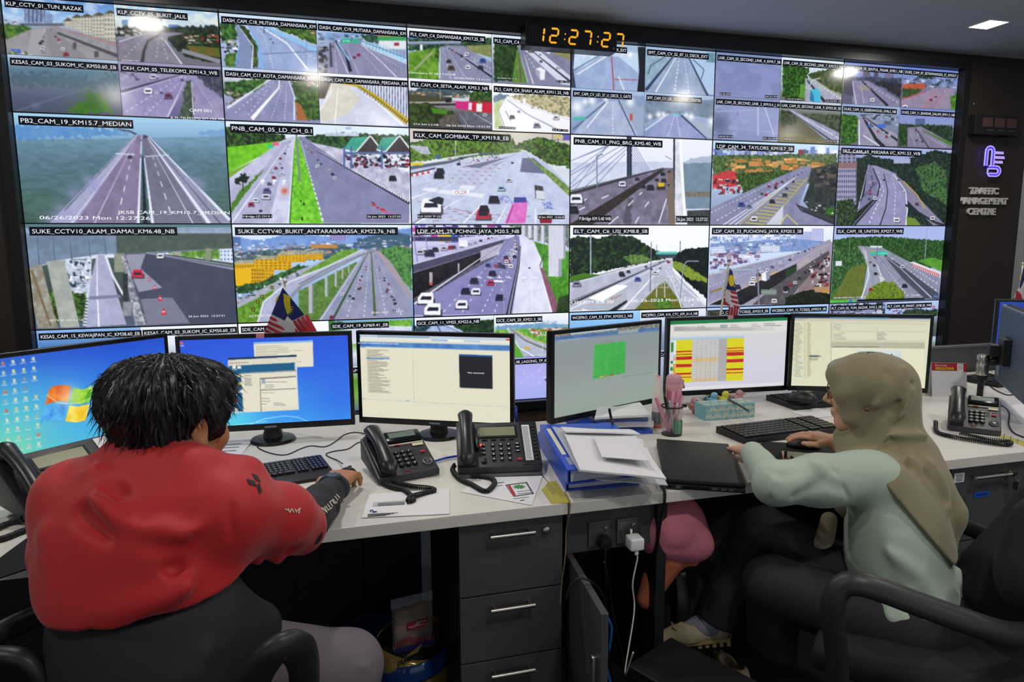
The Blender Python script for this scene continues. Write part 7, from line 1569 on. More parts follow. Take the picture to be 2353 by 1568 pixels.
t = thing('smartphone','smartphone with a copper case lying beside the mouse','phone', O)
Q = [tuple((p-O)[:2]) for p in P]
MB().prism(Q,0.0005,.0105, bev=.003).build('case', mat('copper_case','#b87a58',.25, metal=.5), t, True,30)
MB().prism([(x*.95, y*.86) for x, y in Q],.0106,.0112).build('screen', mat('black_glass','#0a0a0c',.06), t)
P = [at_z(x, y, DZ) for x, y in ((1240-1240+0,0),)] if False else None
P = [at_z(x, y,.7505) for x, y in ((0,1285),(95,1215),(150,1200),(120,1290),(-40,1345))]; O = np.mean(P,0)
tag(MB().prism([tuple((p-O)[:2]) for p in P],0,.003).build('mouse_pad', mat('black_cloth_pad','#131316',.9)),'black pad at the left end of the left desk','mouse pad').location = tuple(O)
sheet('paper_sheet','white sheet lying between the rear keyboard and the woman\'s face','paper',[(1815,947,.751),(1880,938,.751),(1935,955,.751),(1868,962,.751)], seed=12)
A, B = at_z(2143,912, DZ), at_z(2222,914, DZ); d = B-A; w = np.linalg.norm(d); rz = math.atan2(d[1], d[0]); hC = .150
t = thing('desk_calendar','tent desk calendar with a red header reading End of year RESOLUTIONS','calendar',(A+B)/2, rz)
w *= 1.02
Q = Matrix(((0,0,1,0),(1,0,0,0),(0,1,0,0),(0,0,0,1)))
MB().prism([(0,0),(.002,0),(.037, hC-.003),(.035, hC)],-w/2, w/2, M=Q).build('front_page', M_paper, t)
MB().prism([(.075,0),(.073,0),(.036, hC-.003),(.037, hC)],-w/2, w/2, M=Q).build('back_board', M_paper, t)
sl = Vector((0,.035, hC)).normalized(); nn = Vector((0,-hC,.035)).normalized()
def onp(x, s, off=.0012): q = sl*(s*hC*1.027)+nn*off; return (x*w/2, q.y, q.z)
hd = MB().quad([onp(-1,.76), onp(.46,.76), onp(.46,.98), onp(-1,.98)]).quad([onp(.82,.74), onp(1,.74), onp(1,.98), onp(.82,.98)]).build('red_header', mat('red_card','#b81f2c',.5), t)
text_obj('lettering','End of year', onp(-.8,.885,.002),(1,0,0), sl,.011, M_paper, hd, width=w*.34)
text_obj('lettering','RESOLUTIONS', onp(-.78,.79,.002),(1,0,0), sl,.011, mat('yellow_print','#d8c83c',.5), hd, width=w*.52, bold=.04)
text_obj('lettering','"Future Planning to Tail"', onp(-.1,.03,.002),(1,0,0), sl,.004, M_red, t, width=w*.5)
MB().lathe([(.007,0),(.0055,0)], n=14, cap=False).xf(Matrix.Translation(Vector(onp(.64,.86,.002))) @ Matrix.Rotation(PI/2-.22,4,'X')).build('emblem', M_red, t)
b = MB()
for k in range(26): x = -.96+k*.077; b.tube([(x*w/2,.031, hC-.005),(x*w/2,.032, hC+.003),(x*w/2,.040, hC+.003),(x*w/2,.042, hC-.005)],.0008,5)
b.build('wire_binding', M_black, t)

# ---- far right: arm-mounted monitor seen from behind, second monitor, flag, papers
pL, pR = at_d(2311,787,3.0), at_d(2349,822,2.72); dd = pR-pL; wR = .56
a = math.atan2(-dd[1],-dd[0])
ctr = (pL+pR)/2
ex = np.array([dd[0], dd[1],0]); ex /= np.linalg.norm(ex); ctr = pL+ex*wR*.5
t = thing('desktop_monitor','monitor seen from behind on a silver arm at the right edge','monitor',(ctr[0], ctr[1], ctr[2]-.17), math.atan2(-ex[1],-ex[0]),'desk monitors')
M_back2 = mat('slate_monitor_back','#4c5a70',.5)
MB().box((0,0,.17),(wR,.022,.335), bev=.004).build('bezel', M_mon, t)
MB().box((0,.02,.17),(wR-.004,.022,.33), bev=.009).build('back_cover', M_back2, t)
MB().box((.05,.045,.16),(.11,.03,.11), bev=.004).box((.08,.075,.16),(.06,.04,.05), bev=.006).build('mount', M_black, t)
MB().box((.2,.033,.06),(.06,.002,.05)).build('rating_label', mat('pale_label','#8894a4',.5), t)
P = at_d(2258,838,2.88)
t2 = thing('swivel_mount','silver monitor arm standing right of the desk calendar','monitor arm',(P[0], P[1], DZ))
hz = P[2]-DZ
MB().lathe([(.021, hz-.045),(.023, hz-.04),(.023, hz-.002),(.022, hz),(.023, hz+.002),(.023, hz+.036),(.019, hz+.042),(0, hz+.042)], n=26).build('joint', M_steel, t2, True,40)
MB().lathe([(0, hz-.07),(.019, hz-.066),(.022, hz-.05),(.021, hz-.044)], n=22).lathe([(.012,0),(.012, hz-.06)], n=14).lathe([(0,0),(.05,0),(.05,.012),(0,.014)], n=24).build('pole', M_black, t2, True,40)
Q = at_d(2308,830,2.86)-P+np.array([0,0, hz])
MB().tube([(0,0, hz+.01), tuple(np.array([0,0, hz+.012])*.4+Q*.6), tuple(Q)],[.014,.018,.016],10).build('link', M_black, t2, True)
MB().tube([(0,0, hz+.03), tuple(np.array([0,0, hz+.03])*.3+(Q+np.array([0,0,.025]))*.7)],[.012,.01],10).build('bracket', M_steel, t2, True)
P2 = at_d(2375,770,3.3)
t = thing('desktop_monitor','monitor with a dark blue desktop cut by the right picture edge','monitor',(P2[0]+.12, P2[1]-.05, P2[2]-.17),-.62,'desk monitors')
MB().box((0,.012,.17),(.57,.03,.335), bev=.004).box((0,.06,.02),(.06,.03,.2)).build('bezel', M_mon, t)
MB().box((0,-.0045,.175),(.54,.003,.30)).build('screen', mat('blue_desktop_lit','#101c50',.4, emit='#2444a8', estr=.8), t)
b = MB()
for k in range(8): b.box((-.25+.03*(k % 2),-.0065,.305-.03*(k//2)),(.014,.001,.014))
b.build('desktop_icon', M_paper, t)
for i, cs in enumerate(([(2296,938,.752),(2360,925,.752),(2420,945,.752),(2350,962,.752)],[(2296,948,.7505),(2350,935,.7505),(2420,955,.7505),(2330,967,.7505)])):
    sheet('paper_sheet',('white paper on top at the right edge of the desk','white paper underneath at the right edge of the desk')[i],'paper', cs, seed=20+i)
t = thing('loose_cable','black cable winding behind the right keypad phone','cable')
hang('cable',[at_z(x, y,.753) for x, y in ((2260,924),(2275,926),(2300,932),(2318,948),(2318,975),(2330,995),(2360,1008))],.0025, M_black, t)
t = thing('loose_cable','black cable trailing from the silver monitor arm across the desk','cable')
hang('cable',[at_d(2258,872,2.86), at_z(2266,880,.76), at_z(2285,895,.753), at_z(2316,908,.753), at_z(2345,902,.753)],.0025, M_black, t)

# ---- flags
M_fb = mat('flag_blue','#22286c',.8); M_fr = mat('flag_red','#b8283c',.8); M_fw = mat('flag_white','#d8d4d8',.8); M_fy = mat('flag_yellow','#dcc828',.8); M_pole = mat('cream_pole','#cfc8b8',.4)
def flag(label, pole, polys, Y, base, crop):
    ox, oy, s = crop
    f = lambda x, y, dy=0: at_y(ox+x/s, oy+y/s, Y+dy)
    A, B = f(*pole[0]), f(*pole[1]); A0 = B+(A-B)*((DZ-B[2])/(A[2]-B[2])) if base else B
    t = thing('small_flag', label,'flag', A0)
    MB().tube([tuple(A-A0),(0,0,0)],.005,10).build('pole', M_pole, t, True)
    MB().ball(tuple(A-A0+np.array([0,0,.006])),.008).build('finial', M_pole, t, True)
    if base: MB().lathe([(0,0),(.03,0),(.03,.008),(.01,.014),(0,.014)], n=20).build('foot', M_pole, t, True,40)
    cl = None
    for k,(nm, m, pts) in enumerate(polys):
        q = [f(x, y,-.0006*k)-A0 for x, y in pts]
        me = bpy.data.meshes.new(nm); b = bmesh.new()
        vs = [b.verts.new((p[0], p[1]-.010+.006*math.sin(60*p[0]+25*p[2]), p[2])) for p in q]; fc = b.faces.new(vs)
        e = bmesh.ops.extrude_face_region(b, geom=[fc]); bmesh.ops.translate(b, vec=(0,.0012,0), verts=[v for v in e['geom'] if isinstance(v, bmesh.types.BMVert)])
        bmesh.ops.recalc_face_normals(b, faces=b.faces[:]); b.to_mesh(me); b.free()
        o = link(nm, me, t if cl is None else cl, m)
        if cl is None: cl = o
    return t
def star(cx, cy, r, n=14, sq=1.0): return [(cx+(r if k % 2 == 0 else r*.5)*math.cos(k*PI/n)*sq, cy+(r if k % 2 == 0 else r*.5)*math.sin(k*PI/n)) for k in range(2*n)]
def cres(cx, cy, r, dx, dy, sq=1.0): 
    A = [(cx+r*sq*math.cos(a), cy+r*math.sin(a)) for a in np.linspace(.5,2*PI-.5,16)]; 
    return A+[(cx+dx+r*.82*sq*math.cos(a), cy+dy+r*.82*math.sin(a)) for a in np.linspace(2*PI-.75,.75,14)]
pl_ = [('cloth', M_fw,[(1610,398),(1735,555),(1795,668),(1500,670),(1548,545)])]
for k in range(5): x = 1540-k*9; y = 560+k*25; pl_.append(('red_stripe', M_fr,[(x, y),(x+95-k*4, y+42),(x+92-k*4, y+56),(x-5, y+14)]))
for k in range(5): pl_.append(('red_stripe', M_fr,[(1640+k*24,600-k*11),(1655+k*24,593-k*11),(1712+k*24,670-k*4),(1694+k*22,670-k*2)]))
pl_ += [('blue_canton', M_fb,[(1610,398),(1733,552),(1642,598),(1548,546)]),('crescent', M_fy, cres(1612,484,52,14,-3,.85)),('star', M_fy, star(1634,522,40))]
flag('small striped flag with yellow crescent and star behind the bright blue monitor',((1622,372),(1600,665)), pl_,2.62, True, G)
pl_ = [('cloth', M_fw,[(236,425),(255,450),(268,520),(282,600),(302,715),(288,765),(222,770),(232,690),(185,650),(205,560)])]
for k in range(4): pl_.append(('red_stripe', M_fr,[(197-k*2,580+k*30),(280+k*6,598+k*34),(284+k*5,614+k*34),(195-k*2,598+k*30)]))
for k in range(4): pl_.append(('red_stripe', M_fr,[(226+k*17,700+k*3),(236+k*17,703+k*3),(232+k*16,766),(224+k*16,768)]))
pl_ += [('blue_canton', M_fb,[(236,428),(255,450),(268,520),(280,592),(203,575),(218,500)]),('crescent', M_fy, cres(240,515,42,12,-4,.55)),('star', M_fy, star(264,556,12,14,.5))]
flag('small drooping flag with a yellow crescent behind the spreadsheet monitor',((232,408),(168,790)), pl_,2.62, True, I_)
pl_ = [('cloth', M_fw,[(2338,425),(2300,560),(2275,635),(2310,660),(2352,650),(2360,440)])]
for k in range(3): pl_.append(('red_stripe', M_fr,[(2286+k*8,590+k*8),(2296+k*8,590+k*8),(2300+k*14,655),(2282+k*14,645)]))
pl_ += [('blue_canton', M_fb,[(2338,425),(2304,560),(2335,600),(2358,590),(2360,440)]),('crescent', M_fy, cres(2332,510,36,8,3,.5))]
flag('small flag cut by the right edge, above the dark blue monitor',((2343,400),(2336,670)), pl_,3.25, True, I_)
t = thing('metal_cup','small metal cup at the foot of the flag behind the spreadsheet monitor','cup', at_y(1638,745,2.66)*np.array([1,1,0])+np.array([0,0, DZ]))
hh_ = at_y(1638,715,2.66)[2]-DZ
MB().lathe([(0,0),(.03,0),(.032, hh_),(.03, hh_),(.028,.006),(0,.006)], n=24).build('cup_body', M_steel, t, True,40)
t = thing('pen','blue pen standing behind the Not connected monitor','pen', at_z(1187,968, DZ))
MB().tube([(0,0,0),(.0,.005,.05)],.005,10).build('barrel', M_blue, t, True); MB().tube([(0,.005,.05),(0,.006,.06)],[.006,.003],10).build('cap', M_blue, t, True)
# ================================================================ clock, signs
M_clk = mat('clock_black','#1f1f20',.35); M_amb = mat('amber_digit_lit','#402800',.5, emit='#ffb21c', estr=1.0)
cA, cB = at_y(1208,50,4.12), at_y(1418,118,4.12); cA2 = at_y(1208,104,4.12)
cw, ch = cB[0]-cA[0], cA[2]-cA2[2]
t = thing('digital_clock','black wall clock with amber digits reading 12:27:27 above the displays','clock',((cA[0]+cB[0])/2,4.12,(cA[2]+cA2[2])/2))
MB().box((0,.058,0),(cw,.11, ch), bev=.004).build('case', M_clk, t)
MB().box((0,-.0005,0),(cw-.03,.004, ch-.025), bev=.001).build('face', mat('smoked_face','#232322',.2), t)
SEG = {'1': 'bc','2': 'abged','7': 'abc'}
b = MB(); dh, dw = ch*.60, ch*.36; x = -cw*.40
def segm(x, z, c):
    s_ = {'a': ((0, dh),(dw, dh)),'b': ((dw, dh),(dw, dh/2)),'c': ((dw, dh/2),(dw,0)),'d': ((0,0),(dw,0)),'e': ((0, dh/2),(0,0)),'f': ((0, dh),(0, dh/2)),'g': ((0, dh/2),(dw, dh/2))}[c]
    P = [np.array([x+p[0]+p[1]*.12, z+p[1]]) for p in s_]; d = (P[1]-P[0])/np.linalg.norm(P[1]-P[0]); n = np.array([-d[1], d[0]])*.0055; e = d*.007
    pts = [P[0]+e*.3, P[0]+e+n, P[1]-e+n, P[1]-e*.3, P[1]-e-n, P[0]+e-n]
    b.prism([(p[0], p[1]) for p in pts],.0026,.0042, M=Matrix(((1,0,0,0),(0,0,-1,0),(0,1,0,0),(0,0,0,1))))
for k, c in enumerate('12:27:27'):
    if c == ':':
        for zz_ in (.3,.68): b.box((x+.004+zz_*dh*.12,-.0034,-ch*.3+dh*zz_),(.007,.0016,.008))
        x += .034
    else:
        for q in SEG[c]: segm(x,-ch*.3, q)
        x += dw+.042
b.build('digits', M_amb, t)
MB().lathe([(.006,0),(.0045,0)], n=12, cap=False).xf(Matrix.Translation((cw*.46,-.003,-ch*.36)) @ Matrix.Rotation(PI/2,4,'X')).build('emblem', M_paper, t)
M_off = mat('unlit_red_led','#4c3434',.6, noise=.3, nscale=400)
A, B = at_y(2243,262,4.17), at_y(2338,310,4.17); A2 = at_y(2240,308,4.17)
cx_, cz_ = (A[0]+B[0])/2,(A[2]+A2[2])/2; w, h = B[0]-A[0], A[2]-A2[2]
t = thing('led_counter','dark wall box with three unlit red squares above the neon emblem','sign',(cx_,4.17, cz_))
MB().box((0,.03,0),(w,.06, h), bev=.003).build('case', mat('counter_black','#1a1a1d',.4), t)
for k in range(3): MB().box((-w*.22+k*w*.28,-.001, h*.12),(w*.22,.004, h*.46)).build('led_square', M_off, t)
b = MB()
for k in range(3): b.box((-w*.15+k*w*.25,-.001,-h*.27),(w*.16,.002, h*.03))
b.build('print', M_ink, t)
M_neon = mat('violet_neon_lit','#201848',.4, emit='#b9a4ff', estr=1.0); M_neonb = mat('blue_neon_lit','#101048',.4, emit='#3a30f0', estr=1.1)
eA = at_y(2276,372,4.21); es = (at_y(2276,332,4.21)[2]-at_y(2276,405,4.21)[2])/1.42
t = thing('neon_emblem','blue and violet lit emblem of two interlocked loops on the dark wood wall','sign',(eA[0],4.212, eA[2]))
T_ = Matrix.Translation((0,-.004,-es*.08)) @ Matrix.Diagonal((.95,.5,1.05,1))
def loops(rs, rad, m, nm, dy):
    b = MB()
    for r in rs:
        A_ = [(-.12-.28*r,-.1)] + [(-.12-.28*r*math.cos(a),.50+.24*r*math.sin(a)) for a in np.linspace(0, PI,11)] + [(-.12+.28*r,-.1)]
        B_ = [(-.12-.05*r,-.1),(-.05,-.40)] if False else [(-.1,-.32+.22*r)] + [(.36+.28*r*math.sin(a),-.32+.22*r*math.cos(a)) for a in np.linspace(0, PI,11)] + [(-.05,-.32-.22*r)] + ([(-.16,-.42),(-.16,-.2)] if r > .9 else [])
        for L_ in (A_, B_): b.tube([tuple(T_ @ Vector((x*es, dy, y*es))) for x, y in L_], es*rad,6)
    b.build(nm, m, t, True)
loops((1.0,.45),.034, M_neon,'violet_tube',-.006); loops((.74,),.05, M_neonb,'blue_tube',0)
for k,(s_, wv) in enumerate((('LEMBAGA',.5),('LEBUHRAYA',.58),('MALAYSIA',.5))):
    text_obj('lettering', s_,(es*.21,-.004, es*(.36-.21*k)),(1,0,0),(0,0,1), es*.11, M_neon, t, width=es*wv, depth=.004, bold=.05)
MB().box((0,.006,0),(.02,.012,.02)).build('mounting', M_black, t)
M_let = mat('satin_silver_letters','#c4c4be',.5)
for s_, x0, x1, y in (('TRAFFIC',2233,2299,445),('MANAGEMENT',2206,2320,468),('CENTRE',2228,2292,493)):
    P, Q = at_y(x0, y,4.2), at_y(x1, y,4.2); hh_ = at_y((x0+x1)/2, y-15,4.2)[2]-at_y((x0+x1)/2, y,4.2)[2]
    o = text_obj('wall_lettering', s_,(0,0,0),(1,0,0),(0,0,1), hh_, M_let, None, width=Q[0]-P[0], depth=.018, bold=.035)
    o.location = (P[0],4.232, P[2]); tag(o,'raised silver word %s on the dark wood wall' % s_,'lettering','words of the sign on the wall')
b = thing('wall_hook','small metal dot above the unlit counter on the dark wood wall','screw', at_y(2238,239,4.232)); MB().ball((0,0,0),.006).build('head', M_steel, b, True)
# ================================================================ people: bodies and clothes as smooth blended volumes turned into one surface each
def seg_d(P, a, b):
    a = np.asarray(a, np.float32); ab = np.asarray(b, np.float32)-a
    t = np.clip(((P-a)@ab)/max(1e-9, ab@ab),0,1)
    return np.linalg.norm(P-a-t[:, None]*ab, axis=1), t
def rc(a, b, r1, r2=None):
    r2 = r1 if r2 is None else r2
    def f(P): d, t = seg_d(P, a, b); return d-(r1+(r2-r1)*t)
    return f
def ell(c, r, R=None):
    c, r = np.asarray(c, np.float32), np.asarray(r, np.float32)
    def f(P):
        q = P-c
        if R is not None: q = q@R
        k0 = np.linalg.norm(q/r, axis=1); k1 = np.linalg.norm(q/(r*r), axis=1)
        return k0*(k0-1)/np.maximum(k1,1e-6)
    return f
def smin(a, b, k):
    h = np.clip(.5+.5*(b-a)/k,0,1); return b+(a-b)*h-k*h*(1-h)
def U(fs, k=.02):
    def f(P):
        d = fs[0](P)
        for g in fs[1:]: d = smin(d, g(P), k)
        return d
    return f
def cut(f, g, k=.006):
    return lambda P: -smin(-f(P), g(P), k)
def both(f, g, k=.006): return lambda P: -smin(-f(P),-g(P), k)
def plane(p, n):
    n = np.asarray(n, np.float32)/np.linalg.norm(n); p = np.asarray(p, np.float32)
    return lambda P: (P-p)@n
def folded(f, folds):
    """ridges (+) and grooves (-) along lines on the cloth"""
    def g(P):
        d = f(P); near = np.abs(d) < .06; Q = P[near]; s = np.zeros(len(Q), np.float32)
        for pts, h, r in folds:
            m = None
            for a, b in zip(pts, pts[1:]):
                q, _ = seg_d(Q, a, b); m = q if m is None else np.minimum(m, q)
            s += h*np.exp(-(m/r)**2)
        d[near] -= s; return d
    return g
def wob(f, h, k, ph=0.0):
    return lambda P: f(P)-h*(np.sin(P[:,0]*k+ph)*np.sin(P[:,1]*k*.9+1.3+ph)+.6*np.sin(P[:,2]*k*1.1+P[:,0]*k*.6))
def surf(name, f, lo, hi, h, m, parent=None, B=6):
    """surface of f = 0 (surface nets, evaluated only near the surface)"""
    lo = np.asarray(lo, float); n = np.ceil((np.asarray(hi)-lo)/h/B).astype(int)*B+1
    cb = (n-1)//B
    c = np.stack(np.meshgrid(*[np.arange(k) for k in cb], indexing='ij'),-1).reshape(-1,3)
    dc = f((lo+(c+.5)*B*h).astype(np.float32))
    D = np.repeat(np.repeat(np.repeat(dc.reshape(cb), B,0), B,1), B,2); D = np.pad(D,((0,1),)*3, mode='edge').astype(np.float32)
    act = c[np.abs(dc) < B*h*1.35]
    o = np.stack(np.meshgrid(*[np.arange(B+1)]*3, indexing='ij'),-1).reshape(-1,3)
    for s in range(0, len(act),1500):
        I = (act[s:s+1500, None, :]*B+o[None]).reshape(-1,3)
        D[I[:,0], I[:,1], I[:,2]] = f((lo+I*h).astype(np.float32))
    S_ = D < 0
    cnt = np.zeros(np.array(D.shape)-1, np.int8)
    for i in (0,1):
        for j in (0,1):
            for k in (0,1): cnt += S_[i:S_.shape[0]-1+i, j:S_.shape[1]-1+j, k:S_.shape[2]-1+k]
    C_ = np.argwhere((cnt > 0) & (cnt < 8)); idx = -np.ones(cnt.shape, np.int32); idx[tuple(C_.T)] = np.arange(len(C_))
    acc = np.zeros((len(C_),3)); w = np.zeros(len(C_))
    for ax in range(3):
        u, v = [q for q in range(3) if q != ax]
        for a in (0,1):
            for b in (0,1):
                A = C_.copy(); A[:, u] += a; A[:, v] += b; E = A.copy(); E[:, ax] += 1
                da, db = D[tuple(A.T)], D[tuple(E.T)]; x = (da < 0) != (db < 0)
                t = da[x]/(da[x]-db[x]); p = A[x].astype(float); p[:, ax] += t; acc[x] += p; w[x] += 1
    V = lo+h*acc/np.maximum(w,1)[:, None]; F = []
    for ax in range(3):
        u, v = (ax+1) % 3,(ax+2) % 3
        sl = [slice(1,-1)]*3; sl[ax] = slice(0,-1); s2 = list(sl); s2[ax] = slice(1, None)
        a, b = S_[tuple(sl)], S_[tuple(s2)]; E = np.argwhere(a != b); off = np.ones(3, int); off[ax] = 0; E = E+off
        q = []
        for du, dv in ((-1,-1),(0,-1),(0,0),(-1,0)):
            g = E.copy(); g[:, u] += du; g[:, v] += dv; q.append(idx[tuple(g.T)])
        q = np.stack(q,1); flip = ~S_[tuple(E.T)]; q[flip] = q[flip][:, ::-1]; F.append(q)
    F = np.concatenate(F); F = F[(F >= 0).all(1)]
    o_ = link(name, make_mesh(name, V, F), parent, m, True)
    return o_
def frame(az, pitch=0.0, roll=0.0):
    """columns: right, forward, up of someone facing azimuth az (0 = the wall, + to the right)"""
    f = np.array([math.sin(az)*math.cos(pitch), math.cos(az)*math.cos(pitch), math.sin(pitch)])
    r = np.array([math.cos(az),-math.sin(az),0]); u = np.cross(r, f)
    r, u = r*math.cos(roll)+u*math.sin(roll), u*math.cos(roll)-r*math.sin(roll)
    return np.stack([r, f, u],1).astype(np.float32)
def head(c, R, s):
    L = lambda x, y, z: np.asarray(c)+R@np.array([x, y, z])*s
    e = lambda x, y, z, a, b, d: ell(L(x, y, z), np.array([a, b, d])*s, R)
    k = lambda p, q, a, b: rc(L(*p), L(*q), a*s, b*s)
    f = U([e(0,-.012,.045,.076,.096,.085), e(0,.028,-.03,.062,.068,.082), e(0,.066,-.092,.03,.026,.022), k((-.05,.0,-.06),(-.02,.06,-.095),.022,.018), k((.05,0,-.06),(.02,.06,-.095),.022,.018)],.03*s)
    f = U([f, k((-.034,.083,.036),(.034,.083,.036),.010,.010), e(.042,.062,-.022,.026,.026,.03), e(-.042,.062,-.022,.026,.026,.03)],.015*s)
    f = U([f, k((0,.092,.02),(0,.114,-.016),.007,.011), e(.013,.1,-.022,.009,.01,.008), e(-.013,.1,-.022,.009,.01,.008), e(0,.094,-.052,.024,.01,.0065), e(0,.092,-.064,.02,.010,.007)],.008*s)
    f = cut(f, e(.033,.094,.016,.016,.009,.009),.008*s); f = cut(f, e(-.033,.094,.016,.016,.009,.009),.008*s)
    f = U([f, e(.033,.079,.016,.013,.012,.010), e(-.033,.079,.016,.013,.012,.010)],.004*s)
    for sg in (1,-1):
        ear = cut(U([e(sg*.079,-.012,.004,.010,.021,.032), e(sg*.077,-.005,-.024,.009,.013,.014)],.008*s), e(sg*.089,-.006,.003,.008,.012,.019),.004*s)
        f = U([f, ear],.004*s)
    return f, L
def hand(Wp, f, r, u, s=1.0, curl=.5, thumb=-1, spread=.12):
    """palm, four jointed fingers and a thumb leaving the side of the palm"""
    Wp, f, r, u = [np.asarray(q, float) for q in (Wp, f, r, u)]
    fs = []; lens = (.040,.044,.041,.032)
    for k in range(4):
        x = (k-1.5)*.020*s*(-thumb); K = Wp+f*(.086-.006*abs(k-1.3))*s+r*x
        fs.append(rc(Wp+r*x*.6+f*.012*s, K,.015*s,.0115*s))
        d = f+r*(k-1.5)*spread*(-thumb); p = K; a = curl*.6
        for j in range(3):
            dd = d*math.cos(a)-u*math.sin(a); dd /= np.linalg.norm(dd); q = p+dd*lens[k]*s*(1,.62,.5)[j]
            fs.append(rc(p, q,(.0095,.0085,.0078)[j]*s,(.0085,.0078,.0062)[j]*s)); p = q; a += curl
    b = Wp+f*.025*s+r*thumb*.026*s; p1 = b+(f*.6+r*thumb*.75-u*.25)*.040*s; p2 = p1+(f*.95+r*thumb*.2-u*.2)*.030*s; p3 = p2+(f*.95-r*thumb*.1-u*.15)*.022*s
    fs += [rc(b, p1,.014*s,.0115*s), rc(p1, p2,.0112*s,.0098*s), rc(p2, p3,.0098*s,.0075*s)]
    palm = U(fs[0::4][:4],.016); fing = [U(fs[4*k+1:4*k+4],.003) for k in range(4)]
    return U([palm, U(fs[16:],.004)]+fing,.0055)
def unit(v): v = np.asarray(v, float); return v/np.linalg.norm(v)
M_skin = mat('warm_brown_skin','#b07a52',.5, noise=.06, nscale=30, sub=.08)
M_skin2 = mat('light_skin','#cf9c7e',.5, noise=.05, nscale=30, sub=.08)
M_hair = mat('black_hair','#14141a',.38, noise=.4, nscale=60, wave=(1,1,.3))

# ---------------------------------------------------------------- the man in the red jacket
man = thing('person','person from behind in a red and black jacket using a mouse at the left desk','person')
d_ = at_d
Hm = d_(410,985,1.42); Rm = frame(math.radians(42), math.radians(-4),0.0)
hf, Lm = head(Hm, Rm,.98)
C7 = d_(372,1085,1.36); shR, shL = d_(556,1150,1.32), d_(178,1150,1.33)
elb, wr = d_(688,1212,1.52), at_z(765,1124,.795)
elL, wrL = d_(60+90,1270,1.45), d_(230,1180,1.66)
chest, belly, pel = d_(365,1235,1.35), d_(350,1370,1.33), d_(372,1540,1.33)
fm = unit((at_z(806,1076,.79)-at_z(762,1126,.79))); rm = unit(np.cross(fm,[0,0,1]))
hm = hand(wr+fm*.012, unit(fm+np.array([0,0,.10])), rm, np.array([0,0,1.0]),1.0,.62,-1,.1)
body = U([hf, rc(Lm(0,-.015,-.06), C7*.4+Lm(0,-.03,-.13)*.6,.056,.062), rc(Lm(0,-.03,-.12), C7,.06,.07), rc(C7, chest,.08,.11), rc(chest, pel,.11,.12), rc(shL+np.array([.05,0,-.04]), shR+np.array([-.05,0,-.04]),.05), rc(shR+np.array([-.04,0,-.035]), elb,.035,.034), rc(elb, wr,.040,.028), rc(shL+np.array([.05,0,-.04]), elL,.035,.034), rc(elL, wrL,.038,.028), hm],.014)
surf('body', body, Hm+np.array([-.42,-.40,-.55]), Hm+np.array([.62,.62,.18]),.0042, M_skin, man)
# hair: full crown, short at the nape, loose strands
e = lambda x, y, z, a, b, c_: ell(Lm(x, y, z),(a, b, c_), Rm)
hr = U([e(0,-.026,.066,.100,.128,.092), e(0,-.064,-.02,.082,.058,.098), e(.04,.05,.095,.05,.05,.035), e(-.05,-.06,.07,.06,.07,.07), e(.062,.02,.02,.026,.045,.05)],.03)
hr = cut(hr, e(0,.10,-.03,.11,.085,.075),.012); hr = cut(hr, e(.1,.02,-.055,.05,.05,.045),.01); hr = cut(hr, e(.092,-.012,-.002,.03,.028,.038),.006)
hr0 = hr
def strandy(P):
    q = (P-Hm.astype(np.float32))@Rm; a = np.arctan2(q[:,0], q[:,1]+.03); z = q[:,2]
    return hr0(P)-.0045*np.sin(a*26+z*38+2*np.sin(a*7))-.003*np.sin(a*57-z*60)*np.sin(z*50+a*5)
ho = surf('hair', strandy, Hm+np.array([-.19,-.19,-.17]), Hm+np.array([.19,.19,.19]),.0032, M_hair, man)
vs = np.array([v.co[:] for v in ho.data.vertices]); ns = np.array([v.normal[:] for v in ho.data.vertices])
b = MB(); rr = random.Random(11); ctr = Lm(0,-.03,.06)
for k in range(1700):
    i = rr.randrange(len(vs)); p, n_ = vs[i], ns[i]; q = (p-Hm)@Rm
    if q[2] < .015 and (q[1] > -.03 or q[2] < -.06): continue
    t_ = np.array([0,0,-1.0])*.9+unit(p-ctr)*.5+np.array([rr.uniform(-.3,.3) for _ in range(3)]); t_ = unit(t_-n_*(t_@n_)*.75)
    l_ = rr.uniform(.02,.05)*(.45 if q[2] < .05 and q[1] > -.04 else .6 if q[2] < 0 else 1); wv = np.cross(t_, n_)*.0011; p0 = p-n_*.003; p1 = p+t_*l_*.5+n_*.003; p2 = p+t_*l_+n_*rr.uniform(-.002,.007)
    b.quad([p0-wv, p0+wv, p1+wv*.8, p1-wv*.8]); f_ = b.bm.faces.new([b.bm.verts.new(Vector(x)) for x in (p1-wv*.8, p1+wv*.8, p2)])
b.build('loose_hair', M_hair, ho, False)
surf('goatee', wob(both(U([e(0,.078,-.108,.024,.02,.026)],.01), lambda P: -hf(P)-.004),.001,500), Lm(0,.07,-.1)-.05, Lm(0,.07,-.1)+.05,.0025, M_hair, man)
